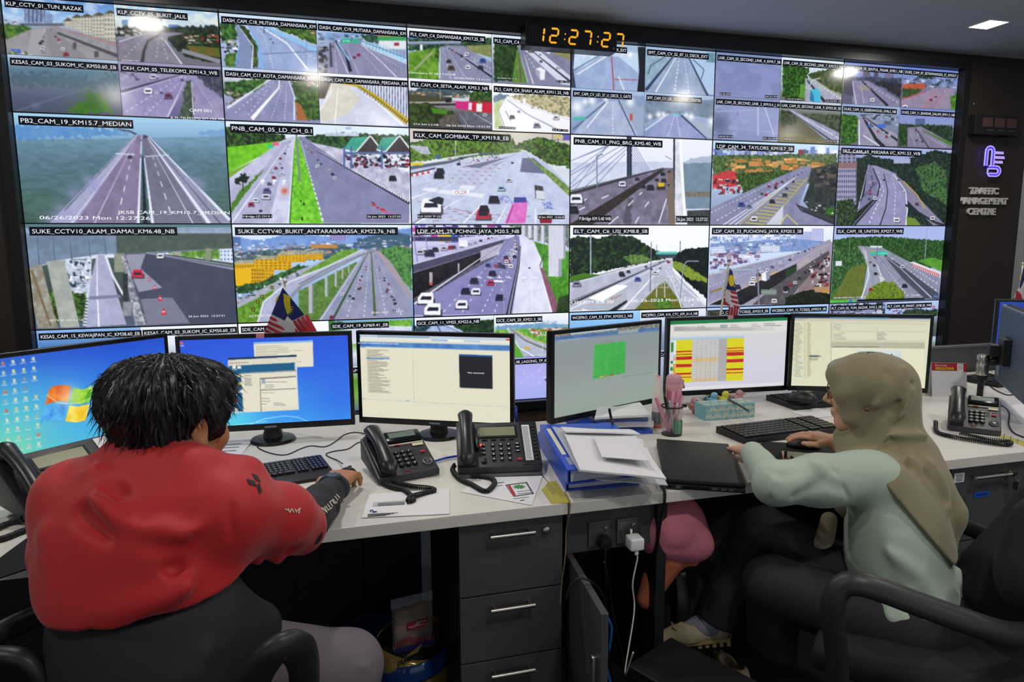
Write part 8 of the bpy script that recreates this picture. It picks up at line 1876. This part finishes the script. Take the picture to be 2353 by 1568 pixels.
# jacket: red upper part and sleeves, black lower part
A = lambda *q: d_(*q)
Rb = frame(math.radians(8))
tor = U([ell(A(352,1195,1.34),(.185,.125,.13), Rb), ell(A(330,1290,1.315),(.188,.135,.15), Rb), ell(A(345,1390,1.31),(.182,.135,.14), Rb), rc(shL+np.array([.01,0,-.02]), shR+np.array([-.02,0,-.02]),.078,.075), rc(C7+np.array([0,.01,-.03]), chest,.085,.11)],.06)
slv = U([rc(shR+np.array([-.03,0,-.03]), shR*.35+elb*.65,.078,.068), rc(shR*.35+elb*.65, elb,.07,.060)],.03)
slv2 = U([rc(elb, elb*.45+wr*.55,.058,.047), rc(elb*.45+wr*.55, wr-fm*.012,.046,.036)],.02)
slL = U([rc(shL, elL,.078,.064), rc(elL, wrL,.06,.045)],.03)
col = cut(U([rc(A(285,1062,1.36), A(440,1085,1.33),.048,.05), rc(A(440,1085,1.33), A(560,1098,1.38),.048,.036), rc(A(245,1068,1.42), A(290,1062,1.36),.032,.045), rc(A(560,1096,1.38), A(582,1090,1.46),.034,.02)],.03), U([hf, ell(Lm(0,-.02,-.1),(.072,.082,.11), Rm)],.02),.01)
F = lambda t, *p: [A(x, y, t) for x, y in p]
folds = [(F(1.27,(215,1085),(205,1140),(225,1180)),.016,.022),(F(1.23,(240,1070),(250,1110),(275,1140)),-.022,.016),(F(1.21,(190,1180),(260,1230),(330,1290),(400,1310)),-.014,.022),(F(1.20,(210,1140),(300,1200),(420,1230),(470,1200)),.014,.028),(F(1.20,(400,1110),(440,1180),(475,1195)),-.012,.02),(F(1.20,(270,1150),(330,1185),(420,1160)),-.012,.018),(F(1.19,(250,1400),(400,1370),(520,1320),(560,1300)),.012,.024),(F(1.19,(230,1430),(400,1420),(560,1350)),-.008,.018),(F(1.2,(480,1215),(535,1280),(545,1330)),-.016,.014),(F(1.24,(528,1120),(533,1220),(540,1300)),-.010,.008),(F(1.38,(580,1180),(560,1260),(600,1310)),.012,.02),(F(1.42,(620,1160),(640,1240),(690,1280)),-.010,.016),(F(1.42,(590,1150),(610,1230),(640,1300)),.010,.018),(F(1.2,(300,1260),(420,1330)),.008,.03),(F(1.22,(110,1230),(150,1320),(150,1400)),.01,.03)]
folds = [(p_, h_*1.45, r_*.85) for p_, h_, r_ in folds]
hem = plane(A(330,1442,1.18), np.array([.10,.22,-1.0])); hem2 = plane(A(330,1446,1.18), np.array([.1,.22,-1.0]))
keep = lambda P: hf(P)-.004
M_rj = mat('red_jacket_fabric','#b81c22',.62, noise=.05, nscale=14, bump=.02, bscale=900, sheen=.15); M_bj = mat('black_jacket_fabric','#232226',.7, noise=.08, nscale=40)
redf = cut(folded(wob(U([both(U([tor, col],.035), hem,.008), slv, slL],.03),.002,34), folds), keep,.006)
jk = surf('jacket', redf, A(330,1250,1.3)+np.array([-.5,-.32,-.38]), A(330,1250,1.3)+np.array([.52,.50,.32]),.0052, M_rj, man)
low = both(U([ell(A(345,1430,1.31),(.176,.130,.17), Rb), ell(pel,(.19,.16,.17), Rb), rc(A(480,1440,1.33), A(590,1440,1.42),.07,.05)],.05), lambda P: -hem2(P),.006)
folds2 = [(F(1.2,(470,1568),(520,1480),(530,1420)),.010,.02),(F(1.2,(500,1568),(545,1500)),-.012,.014),(F(1.22,(420,1560),(480,1500)),.008,.02)]
surf('jacket_lower_part', folded(low, folds2), pel+np.array([-.3,-.28,-.22]), pel+np.array([.36,.3,.32]),.006, M_bj, jk)
fs_ = [(F(1.62,(690,1190),(735,1230),(760,1245)),.008,.014),(F(1.6,(660,1190),(700,1250),(720,1290)),-.008,.012),(F(1.66,(745,1150),(790,1180)),-.006,.01)]
surf('forearm_sleeve', folded(wob(slv2,.0015,60), fs_), np.minimum(elb, wr)-.12, np.maximum(elb, wr)+.12,.0042, M_bj, jk)
def lay(name, m, f, rows, parent, off=.0015):
    """small emblem or print laid on a cloth surface: outlines given in the picture, followed down to the surface f"""
    b = MB()
    for pts in rows:
        q = []
        for x, y in pts:
            dr = ray(x, y); t = 1.0
            for _ in range(60):
                v = float(f((EYE+dr*t)[None].astype(np.float32))[0])
                t += max(-.02, min(.04, v*.8))
                if abs(v) < 1e-4: break
            q.append(EYE+dr*(t-off))
        try: b.quad(q)
        except Exception: pass
    return b.build(name, m, parent)
K4_ = lambda pts: [(560+x/4.706,1000+y/4.706) for x, y in pts]
M_prn = mat('off_white_print','#cfc9bc',.6)
let = []
def bar(x0, y0, x1, y1, w): n = np.array([-(y1-y0), x1-x0])/math.hypot(x1-x0, y1-y0)*w/2; let.append(K4_([(x0+n[0], y0+n[1]),(x1+n[0], y1+n[1]),(x1-n[0], y1-n[1]),(x0-n[0], y0-n[1])]))
for q in ((790,825,822,880),(822,850,812,800),(822,850,860,870),(825,795,878,852),(835,785,870,800),(870,775,905,838),(838,790,905,838),(885,765,918,815),(918,815,932,800),(905,745,945,800),(945,800,955,785),(930,725,965,775),(928,728,955,705),(955,705,985,745),(962,690,1000,740),(1000,740,1012,715),(985,660,1020,705),(1000,640,1040,680)): bar(*q,11)
lay('sleeve_lettering', M_prn, slv2, let, jk)
lay('sleeve_badge', mat('badge_red','#c83444',.6), slv2,[K4_([(675,818),(735,782),(762,858),(735,862)])], jk,.002)
let = []
for q in ((445,800,480,815),(480,795,500,840),(500,840,520,795),(520,795,545,838),(555,800,575,840),(575,820,615,790),(595,850,605,805)): bar(*q,12)
lay('sleeve_trim', M_prn, redf, let, jk,.003)
let = [[(578,1088),(592,1093),(600,1108),(588,1104)],[(567,1100),(585,1106),(590,1118),(572,1112)],[(596,1108),(603,1130),(597,1134),(590,1116)]]
lay('collar_trim', M_bj, redf, let, jk,.003)
# watch
wp = wr+fm*.004; ax = unit(fm); sd = unit(np.cross(ax,[0,0,1])); upv = np.cross(sd, ax)
wt = MB().tube([tuple(wp+sd*.034*math.cos(a)+upv*(.028*math.sin(a)+.002)) for a in np.linspace(0,2*PI,29)[:-1]],.011,8, closed=True, flat=(.3,1)).build('watch', mat('dark_teal_rubber','#26333a',.5), man, True)
Mw = Matrix([list(sd)+[0], list(ax)+[0], list(upv)+[0],[0,0,0,1]]).transposed(); Mw.translation = Vector(wp+upv*.033)
MB().lathe([(0,-.004),(.021,-.004),(.022,.002),(.018,.006),(.0165,.005),(0,.005)], n=26).xf(Mw).build('watch_case', mat('dark_teal_case','#2b3a40',.35), wt, True,40)
MB().lathe([(.0158,.0055),(0,.0056)], n=24, cap=False).xf(Mw).build('watch_display', mat('watch_lcd','#58675c',.2), wt)
# grey trousers
knee, ft = d_(800,1530,1.56), d_(800,1800,1.62); kneeL = d_(420,1640,1.75)
M_tr = mat('grey_cotton','#6f666c',.85, noise=.05, nscale=25, bump=.02, bscale=900)
leg = U([rc(pel+np.array([.09,.05,-.03]), knee,.095,.074), rc(knee, ft,.073,.05), rc(pel+np.array([-.09,.05,-.03]), kneeL,.09,.072), rc(kneeL, kneeL-np.array([0,0,.4]),.07,.05)],.03)
surf('trousers', folded(leg,[(F(1.5,(700,1535),(780,1525),(850,1535)),.006,.008),(F(1.5,(800,1545),(770,1590)),.008,.012)]), np.minimum(pel, kneeL)-np.array([.22,.15,.5]), np.maximum(knee, kneeL)+np.array([.15,.15,.2]),.007, M_tr, man)
# ---------------------------------------------------------------- the woman in the green jacket and olive headscarf
wom = thing('person','person in olive headscarf and pale green jacket with crossed legs at right desk','person')
Hw = d_(1988,906,2.0); Rw = frame(math.radians(-47), math.radians(-6))
hf2, Lw = head(Hw, Rw,.92)
Rt = frame(math.radians(-42))
sL, sR = d_(2000,1095,1.84), d_(1975,1075,2.10)
eL, wL = d_(1782,1112,1.80), at_z(1726,1040,.795)
eR, wR = at_z(2010,1060,.80), at_z(1925,1026,.80)
ch2, hip = d_(2050,1190,1.90), d_(2085,1420,1.86)
f1 = unit(at_z(1690,1012,.795)-at_z(1728,1036,.795)); r1 = unit(np.cross(f1,[0,0,1])); Z = np.array([0,0,1.0])
f2 = unit(at_z(1845,1012,.80)-at_z(1922,1026,.80)); r2 = unit(np.cross(f2,[0,0,1]))
h1 = hand(wL, unit(f1-Z*.12), r1, Z,.88,.42,1,.10); h2_ = hand(wR-f2*.0+Z*.012, unit(f2+Z*.12), r2, Z,.90,.30,-1,.10)
body2 = U([hf2, rc(Lw(0,-.02,-.06), Lw(0,-.05,-.19),.048,.052), rc(Lw(0,-.05,-.17), ch2,.06,.10), rc(ch2, hip,.09,.10), rc(ch2, sL,.05,.03), rc(sL, eL,.032,.03), rc(eL, wL,.03,.022), rc(ch2, sR,.05,.03), rc(sR, eR,.032,.03), rc(eR, wR,.03,.023), h1, h2_],.012)
surf('body', body2, Hw+np.array([-.42,-.42,-.68]), Hw+np.array([.50,.78,.18]),.004, M_skin2, wom)
# face details: lips, eye, glasses
M_lip = mat('rose_lips','#b0645c',.4)
lp = MB()
for sg in (1,-1): lp.ball(tuple(Lw(0,.0965,-.052-.006*(1-sg)/2*2+0)),.0001)
for z in (-.0525,-.0625): lp.ball(tuple(Lw(0,.0925, z)),.010,(1.9,.95,.52), rot=Matrix(Rw.tolist()))
lp.build('lips', M_lip, wom, True)
for sg in (1,-1):
    ey = MB().ball(tuple(Lw(sg*.033,.086,.016)),.0085).build('eye', mat('eye_white','#e4dfd8',.2), wom, True)
    MB().ball(tuple(Lw(sg*.033,.0915,.015)),.0042).build('iris', M_blackg, ey, True)
    MB().tube([tuple(Lw(sg*(.018+.005*k),.094-.003*k*k*.3,.041+.002*math.sin(k))) for k in range(7)],.0022,6).build('eyebrow', M_hair, wom, True)
gl = MB()
for sg in (1,-1): gl.tube([tuple(Lw(sg*.034+.024*math.cos(a),.108-.1*abs(.024*math.cos(a)*sg+.034)**2*12,.012+.021*math.sin(a))) for a in np.linspace(0,2*PI,25)[:-1]],.0016,6, closed=True).tube([tuple(Lw(sg*.058,.100,.018)), tuple(Lw(sg*.076,.05,.018)), tuple(Lw(sg*.078,-.01,.012))],.0015,6)
gl.tube([tuple(Lw(-.01,.106,.016)), tuple(Lw(0,.110,.019)), tuple(Lw(.01,.106,.016))],.0014,6)
gl.build('glasses', mat('bronze_frame','#6c4c34',.3, metal=.7), wom, True)
# jacket
M_gj = mat('pale_green_jersey','#a9b9a9',.8, noise=.04, nscale=18, bump=.02, bscale=900, sheen=.1)
back = d_(2150,1290,1.93)
tw = U([rc(sL+np.array([.015,.0,-.02]), sR+np.array([.02,0,-.02]),.068,.068), ell(ch2+np.array([0,0,-.02]),(.165,.118,.15), Rt), ell(d_(2065,1300,1.89),(.165,.125,.15), Rt), ell(d_(2085,1400,1.87),(.172,.135,.12), Rt)],.06)
sw = U([rc(sL, sL*.45+eL*.55,.072,.066), rc(sL*.45+eL*.55, eL,.066,.054), rc(eL, wL-f1*.008,.052,.036)],.03)
sw2 = U([rc(sR, eR,.07,.056), rc(eR, wR-f2*.05,.052,.036)],.03)
gk = lambda t, *p: [d_(x, y, t) for x, y in p]
gf = [(gk(1.74,(1745,1070),(1800,1090),(1850,1078)),-.014,.014),(gk(1.76,(1790,1135),(1850,1100),(1880,1070)),.012,.016),(gk(1.74,(1830,1145),(1900,1110),(1945,1130)),-.012,.014),(gk(1.76,(1885,1080),(1870,1060),(1880,1040)),.012,.014),(gk(1.74,(1770,1140),(1780,1100),(1760,1080)),.010,.012),(gk(1.76,(1905,1060),(1930,1110),(1965,1170),(1975,1210)),-.006,.006),(gk(1.74,(1930,1210),(2000,1225),(2080,1215)),-.014,.016),(gk(1.74,(1950,1260),(2040,1270),(2110,1320),(2160,1400)),.014,.02),(gk(1.74,(2000,1240),(2030,1310),(2090,1400),(2130,1450)),-.012,.016),(gk(1.74,(1920,1300),(1980,1340),(2040,1420)),.012,.022),(gk(1.74,(2020,1240),(2010,1330),(2030,1440)),-.008,.007),(gk(1.86,(2215,1230),(2222,1290),(2200,1330)),.018,.02),(gk(1.86,(2200,1340),(2215,1380),(2190,1420)),.016,.02),(gk(1.8,(2140,1330),(2180,1380)),-.010,.016),(gk(1.74,(2060,1470),(2120,1460),(2180,1420)),.008,.014)]
hm2 = plane(d_(2040,1478,1.76), np.array([-.25,-.25,-1.0]))
gj = cut(folded(wob(U([both(tw, hm2,.008), sw, sw2],.03),.002,40), gf), ell(Lw(0,-.01,-.05),(.08,.09,.16), Rw),.01)
gj_o = surf('jacket', gj, hip+np.array([-.72,-.34,-.22]), hip+np.array([.40,.78,.56]),.0045, M_gj, wom)
shirt = both(both(lambda P: tw(P)+.012, lambda P: -hm2(P)-.03,.006), plane(d_(2000,1482,1.8)-np.array([0,0,.005]), np.array([-.1,-.1,-1.0])),.006)
surf('white_shirt', folded(shirt,[(gk(1.75,(1990,1400),(2040,1460)),.006,.012)]), hip-.26, hip+.26,.0055, mat('white_cotton','#c4c4cc',.8), wom)
# headscarf: wraps the head, gathers under the chin, falls over chest and back
M_hj = mat('olive_headscarf','#857c61',.8, noise=.05, nscale=14, bump=.02, bscale=700, sheen=.25)
e2 = lambda x, y, z, a, b, c_: ell(Lw(x, y, z),(a, b, c_), Rw)
hd2 = U([e2(0,-.012,.034,.099,.114,.094), e2(0,-.085,.015,.074,.06,.075), e2(0,-.06,-.055,.082,.08,.085)],.04)
brim = U([rc(Lw(-.05,.078,.075), Lw(.05,.078,.075),.020), rc(Lw(-.072,.06,.02), Lw(-.05,.078,.07),.02), rc(Lw(.072,.06,.02), Lw(.05,.078,.07),.02), rc(Lw(-.07,.045,-.06), Lw(-.074,.058,.01),.024,.018), rc(Lw(.07,.045,-.06), Lw(.074,.058,.01),.024,.018)],.03)
neck = U([rc(Lw(0,.045,-.135), Lw(0,-.03,-.12),.045,.075), rc(Lw(0,.02,-.16), ch2+np.array([-.05,.06,.05]),.06,.085), rc(Lw(0,-.06,-.12), d_(2085,1110,1.93),.085,.105)],.04)
face = U([e2(0,.085,-.022,.058,.085,.088), e2(0,.16,0,.07,.1,.1)],.02)
cap_ = both(both(lambda P: tw(P)-.014, plane(sL*.5+d_(1985,1040,1.80)*.5, np.cross(unit(ray(2080,1160)), unit(d_(2190,1285,1.8)-d_(1978,1036,1.8)))),.006), plane(d_(2190,1290,1.8), np.array([0,0,-1.0])),.01)
bk = U([rc(d_(2085,1060,1.98), d_(2165,1180,1.93),.085,.06), rc(d_(2165,1180,1.93), d_(2180,1255,1.90),.05,.022)],.03)
hk = lambda t, *p: [d_(x, y, t) for x, y in p]
hfold = [(hk(1.9,(1932,996),(1985,968),(2040,900),(2075,850)),.010,.011),(hk(1.9,(1935,1006),(2010,985),(2060,930),(2090,880)),-.011,.009),(hk(1.88,(1945,1015),(2030,1005),(2080,950),(2100,900)),.010,.011),(hk(1.88,(1985,1010),(2060,1000),(2110,1000),(2148,1000)),.016,.015),(hk(1.86,(1990,1022),(2060,1018),(2130,1012)),-.013,.010),(hk(1.84,(1975,1005),(1988,1022),(2040,1030),(2090,1050),(2105,1080)),.012,.012),(hk(1.84,(2000,1036),(2060,1052),(2080,1085)),-.008,.012),(hk(1.84,(2100,1040),(2110,1110),(2140,1180)),.013,.018),(hk(1.84,(2140,1050),(2160,1110),(2185,1170)),.011,.015),(hk(1.82,(2090,1150),(2140,1190),(2185,1165)),.012,.014),(hk(1.84,(2120,1090),(2130,1140),(2165,1200)),-.012,.014),(hk(1.9,(2040,860),(2060,900),(2050,940)),-.006,.014)]
sc = cut(U([hd2, brim, neck, bk],.035), face,.012)
sc = folded(U([sc, cap_],.02), hfold)
tail = both(U([rc(d_(1905,1195,1.93), d_(1893,1250,1.92),.022,.026)],.01), plane(d_(1890,1252,1.92), np.array([.5,0,-1.0])),.003)
surf('headscarf', cut(U([sc, tail],.01), lambda P: hf2(P)-.002,.004), hip+np.array([-.34,-.3,.06]), Hw+np.array([.34,.28,.17]),.0042, M_hj, wom)
# trousers, legs crossed
M_bt = mat('black_trousers','#1b1b1f',.75, noise=.06, nscale=30)
kR, aR = d_(1735,1205,2.06), d_(1655,1425,2.1); kL, aL = d_(1775,1345,1.90), d_(1775,1600,2.05)
lw = U([rc(hip+np.array([.02,.05,0]), kR,.095,.068), rc(kR, aR,.066,.078), rc(hip+np.array([-.04,-.05,-.01]), kL,.10,.08), rc(kL, aL,.075,.06), ell(hip,(.17,.16,.12), Rt)],.02)
lw = folded(lw,[(gk(1.95,(1780,1275),(1850,1290)),-.012,.012),(gk(1.9,(1800,1250),(1840,1275)),-.01,.01),(gk(1.9,(1640,1300),(1700,1420)),.006,.02)])
lw = both(lw, plane(aR, unit(aR-kR)),.004)
surf('trousers', lw, np.minimum(np.minimum(hip, kR), aL)-.22, np.maximum(hip, kR)+np.array([.2,.2,.12]),.006, M_bt, wom)
M_sock = mat('grey_sock','#8b8c9a',.9, noise=.1, nscale=80); M_shoe = mat('beige_leather','#b8a88a',.55, noise=.04, nscale=30); M_sole = mat('tan_rubber_sole','#a88c5c',.6)
def shoe(heel, toe, up, nm):
    f = unit(toe-heel); up = unit(up-f*(np.asarray(up)@f)); s_ = np.cross(f, up); L = np.linalg.norm(toe-heel); R_ = np.stack([s_, f, up],1).astype(np.float32)
    P = lambda x, y, z: heel+s_*x+f*y+up*z
    sh = U([rc(P(0,.03,.028), P(0, L*.55,.022),.034,.036), rc(P(0, L*.55,.020), P(0, L-.03,.014),.036,.022), ell(P(0,.025,.05),(.032,.034,.04), R_)],.03)
    sh = cut(sh, ell(P(0, L*.33,.078),(.028, L*.30,.038), R_),.006); sh = both(sh, plane(P(0,0,.004),-up),.004)
    o = surf(nm, sh, np.minimum(heel, toe)-.09, np.maximum(heel, toe)+.1,.004, M_shoe, wom)
    b = MB(); Mx = Matrix([list(s_)+[0], list(f)+[0], list(up)+[0],[0,0,0,1]]).transposed(); Mx.translation = Vector(heel)
    ol = [(-.03,.0),(-.034,.08),(-.037, L*.6),(-.026, L*.88),(0, L+.004),(.026, L*.88),(.037, L*.6),(.034,.08),(.03,0),(0,-.012)]
    b.prism(ol,-.002,.008, M=Mx)
    for k in range(9): b.box((0,.004+k*L*.098,-.009),(.06, L*.06,.018), bev=.003) if k < 5 else b.box((0,.004+k*L*.098,-.004),(.055, L*.06,.008), bev=.002)
    for v in b.bm.verts[24 if False else 20:]: v.co = Mx @ v.co
    b.build('sole', M_sole, o)
    bw = MB()
    for sg in (1,-1): bw.tube([tuple(P(0, L*.72,.042)), tuple(P(sg*.014, L*.74,.052)), tuple(P(sg*.024, L*.70,.046)), tuple(P(0, L*.715,.042))],.0022,6)
    bw.build('bow', M_shoe, o, True)
    return P, L
hl, te = d_(1672,1462,2.10), d_(1506,1476,2.12)
P, L = shoe(hl, te, Z+np.array([.1,0,0]),'shoe')
surf('sock', U([rc(aR+unit(kR-aR)*.04, P(0,.045,.045),.04,.036), rc(P(0,.05,.045), P(0, L*.62,.026),.034,.028)],.03), np.minimum(aR, te)-.1, np.maximum(aR, hl)+.12,.004, M_sock, wom)
h_, t_ = d_(1705,1575,2.16), d_(1668,1512,2.26)
shoe(np.array([h_[0], h_[1],.02]), np.array([t_[0], t_[1]+.1,.02]), Z,'shoe')

# ================================================================ chairs, bags and the rest below the desks
M_ch = mat('black_chair_fabric','#1a1b1d',.9, noise=.2, nscale=300); M_arm = mat('chair_arm_plastic','#2a2b2e',.42)
def chair(label, c, az, arms, backp, zs=.44):
    t = thing('office_chair', label,'chair',(c[0], c[1],0)); o = np.array([c[0], c[1],0])
    ca = Matrix.Rotation(-az,4,'Z')
    MB().box((0,0, zs-.04),(.48,.47,.07), bev=.03, seg=4).xf(ca).build('seat', M_ch, t, True,40)
    MB().lathe([(.03,.12),(.03, zs-.1),(.09, zs-.09),(.09, zs-.075)], n=20).build('gas_column', M_black, t, True,40)
    b = MB()
    for k in range(5):
        a = k*2*PI/5+.3; b.tube([(0,0,.11),(.27*math.cos(a),.27*math.sin(a),.075)],[.03,.018],8)
    b.build('star_base', M_black, t, True)
    for k in range(5):
        a = k*2*PI/5+.3; MB().ball((.28*math.cos(a),.28*math.sin(a),.032),.032,(1,.7,1), n=12).build('caster', M_black, t, True)
    for pts, r in arms:
        MB().tube(bez([tuple(np.array(p)-o) for p in pts],36), r,12, flat=(1.25,.8)).build('armrest', M_arm, t, True)
    surf('backrest', backp, o+np.array([-.75,-.75,.3]), o+np.array([.75,.75,1.2]),.012, M_ch, t).location = tuple(-o)
    return t
cw_ = d_(2110,1510,1.80)
arm1 = [d_(1925,1640,1.60), d_(1922,1500,1.56), d_(1912,1400,1.54), d_(1935,1348,1.53), d_(1990,1345,1.51), d_(2100,1385,1.49), d_(2230,1432,1.48), d_(2320,1458,1.52), d_(2400,1455,1.6)]
arm2 = [d_(2150,1250,2.2), d_(2170,1200,2.2), d_(2210,1208,2.14), d_(2285,1240,2.04), d_(2340,1270,1.96)]
bkp = U([rc(d_(2330,1560,1.80), d_(2350,1400,1.82),.10,.13), rc(d_(2345,1330,1.84), d_(2410,1180,1.88),.125,.09), rc(d_(2400,1330,1.6), d_(2430,1230,1.62),.10,.10)],.12)
chair('black office chair with looped arms the woman sits on', cw_,-.75,[(arm1,.022),(arm2,.02)], bkp,.44)
st_ = MB()
for k in range(4): p = d_(1955+k*13,1378-k*0+k*1.5,1.498); st_.tube([tuple(p), tuple(p+np.array([.002,0,-.008]))],.0008,5)
cm = d_(370,1620,1.30)
arm3 = [d_(560,1700,1.34), d_(575,1590,1.24), d_(610,1520,1.20), d_(652,1485,1.20), d_(690,1500,1.26), d_(700,1560,1.36), d_(695,1640,1.42)]
arm4 = [d_(130,1640,1.25), d_(70,1520,1.22), d_(-60,1500,1.22), d_(0,1455,1.25), d_(95,1412,1.36)]
bkm = U([rc(d_(190,1680,1.17), d_(430,1690,1.16),.05)],.05)
chair('black office chair with curved arms under the man in red', cm,.1,[(arm3,.026),(arm4,.02)], bkm,.43)
# helmet, bread bag, bin
hc = d_(945,1500,2.12)
t = thing('storage_rack','black wire rack standing under the left desk with the helmet on it','rack',(hc[0], hc[1],0))
b = MB(); zt = hc[2]-.085
for sx in (-.17,.17):
    for sy in (-.13,.13): b.tube([(sx, sy,0),(sx, sy, zt)],.006,8)
for k in range(9): b.tube([(-.17+k*.0425,-.13, zt),(-.17+k*.0425,.13, zt)],.0035,6)
for z in (zt, zt*.4): b.tube([(-.17,-.13, z),(.17,-.13, z),(.17,.13, z),(-.17,.13, z)],.006,8, closed=True)
b.build('wire_frame', M_black, t, True)
t = thing('motorcycle_helmet','gold and blue open-face helmet holding a bag of bread under the left desk','helmet', hc)
M_gold = mat('gold_lacquer','#a08850',.18, metal=.35, coat=.5); M_nav = mat('blue_lacquer','#163a78',.15, coat=.6)
def shell(z0, z1, s, m, nm, a0=0.0, a1=2*PI, ph=None):
    G_ = []
    for i in range(9):
        z = z0+(z1-z0)*i/8; rr_ = math.sqrt(max(.05,1-((z+.02)/.15)**2)); row = []
        for j in range(33):
            a = a0+(a1-a0)*j/32; zz_ = z+(ph(a) if ph else 0); row.append((.125*s*rr_*math.cos(a),.15*s*rr_*math.sin(a), zz_))
        G_.append(row)
    o_ = MB().sheet(G_).build(nm, m, t, True); md = o_.modifiers.new('thickness','SOLIDIFY'); md.thickness = .006; return o_
shell(-.075,.055,1.0, M_gold,'shell', ph=lambda a: .012*math.sin(a*2)); shell(-.012,.038,1.02, M_nav,'blue_band', ph=lambda a: .018*math.cos(a+.6))
shell(-.088,-.07,1.03, M_black,'rubber_edge', ph=lambda a: .012*math.sin(a*2)); MB().ball((0,0,.02),.098,(1,1.2,.35)).build('lining', M_ch, t, True)
q = d_(912,1533,1.96)-hc; text_obj('lettering','GRACSHAW', q, unit([.92,.25,.16]), unit([0,-.2,1]),.016, M_black, t, width=.085, bold=.04)
b = MB().quad([tuple(q+np.array(v)) for v in ((.02,0,.022),(.06,0,.034),(.075,.0,.06),(.03,0,.03))]).build('flash', M_gold, t)
t = thing('motorcycle_helmet','blue helmet behind the grey knee, mostly hidden','helmet', d_(850,1470,2.25))
MB().ball((0,0,-.02),.12,(1,1.1,.75)).tube([(-.11*math.cos(a),-.1*math.sin(a),-.03) for a in np.linspace(-.5,2,12)],.018,8).build('shell', M_nav, t, True)
b0 = d_(948,1440,2.06); t = thing('bread_bag','clear bag of bread rolls with a striped band resting in the gold helmet','bread', b0,.18)
M_bun = mat('brown_bread_crust','#8c5a2c',.6, noise=.2, nscale=30); M_bag = mat('clear_film','#d8dce4',.12, alpha=.22)
for k,(x, z) in enumerate(((-.024,.038),(.026,.045),(-.028,-.005),(.027,-.002),(0,-.045))): MB().ball((x,0, z),.032,(1,.6,.95)).build('bread_roll', M_bun, t, True)
B_w, b_ = .062,.078
MB().box((0,0,0),(.125,.045,.15), bev=.018, seg=3).box((0,.0,.085),(.13,.004,.03)).box((0,-.01,-.085),(.13,.012,.03), bev=.004).build('film', M_bag, t, True,40)
lb = MB()
for k in range(20): lb.box((-.058+k*.0061,-.0255,-.032+.006*math.sin(k*.3)),(.0028,.001,.02))
lb.build('striped_band', mat('red_stripe_print','#a83040',.5), t)
MB().box((0,-.0257,-.05),(.122,.001,.014)).build('purple_band', mat('purple_print','#3a2878',.5), t)
o_ = MB().box((.008,-.0262,.018),(.066,.001,.022)).build('brand_patch', mat('red_print','#a82434',.5), t)
text_obj('lettering','wafel',(.034,-.0275,.028),(-1,0,0),(0,0,-1),.009, M_paper, o_, width=.03); text_obj('lettering','Twiggies',(.04,-.0275,.018),(-1,0,0),(0,0,-1),.008, M_paper, o_, width=.06)
# bags hanging below the right desk
M_pk = mat('pink_bag_fabric','#d0788a',.75, noise=.08, nscale=10); M_sal = mat('salmon_cloth','#c0684c',.8, noise=.1, nscale=12); M_dbag = mat('dark_bag_fabric','#202024',.85)
p = d_(1545,1225,2.05); t = thing('pink_bag','round pink drawstring bag hanging under the desk above a salmon cloth','bag', p)
pk = U([ell((0,0,.02),(.105,.09,.10)), ell((.05,-.03,-.03),(.06,.06,.055)), ell((-.05,0,.03),(.06,.07,.08))],.03)
surf('pouch', folded(wob(pk,.003,40),[([(-.1,-.08,-.01),(0,-.1,-.02),(.03,-.1,.02)],-.012,.012),([(.03,-.1,.0),(.05,-.1,-.05)],-.012,.01),([(.04,-.08,.08),(.06,-.09,.03)],-.006,.004)]), np.full(3,-.16), np.full(3,.16),.005, M_pk, t)
surf('gathered_cloth', folded(U([rc((-.02,0,-.08),(-.08,0,-.20),.055,.03), rc((.06,-.02,-.085),(.02,0,-.07),.02,.03)],.03),[([(-.03,-.06,-.09),(-.09,-.04,-.21)],-.01,.01),([(0,-.06,-.1),(-.05,-.04,-.18)],-.01,.008)]), np.array([-.2,-.12,-.28]), np.array([.14,.12,.02]),.005, M_sal, t)
p = d_(1560,1380,2.25); t = thing('backpack','dark backpack standing in shadow below the pink bag','bag',(p[0], p[1],0))
surf('pack', wob(U([ell((0,0,.24),(.13,.09,.22)), ell((0,-.06,.16),(.10,.06,.12))],.04),.003,30), np.array([-.2,-.2,-.02]), np.array([.2,.2,.5]),.009, M_dbag, t)
MB().tube(bez([(-.05,-.09,.42),(-.06,-.13,.3),(-.08,-.11,.1)],16),.014,8, flat=(1.6,.4)).tube([(.06,-.09,.43),(.07,-.12,.3),(.05,-.11,.1)],.012,8, flat=(1.6,.4)).build('strap', M_black, t, True)
p = d_(1650,1265,2.3); t = thing('plastic_bag','crinkled translucent plastic bag with a dark red patch behind the crossed leg','bag', p)
surf('film', wob(U([ell((0,0,-.02),(.07,.05,.13)), rc((.03,0,.05),(.09,0,.14),.04,.015)],.04),.006,45), np.array([-.14,-.12,-.2]), np.array([.18,.12,.2]),.006, mat('grey_translucent_plastic','#77756e',.3, noise=.3, nscale=14), t)
MB().box((-.02,-.062,-.06),(.05,.004,.06), bev=.001).build('red_patch', mat('dark_red_print','#5c1814',.6), t)
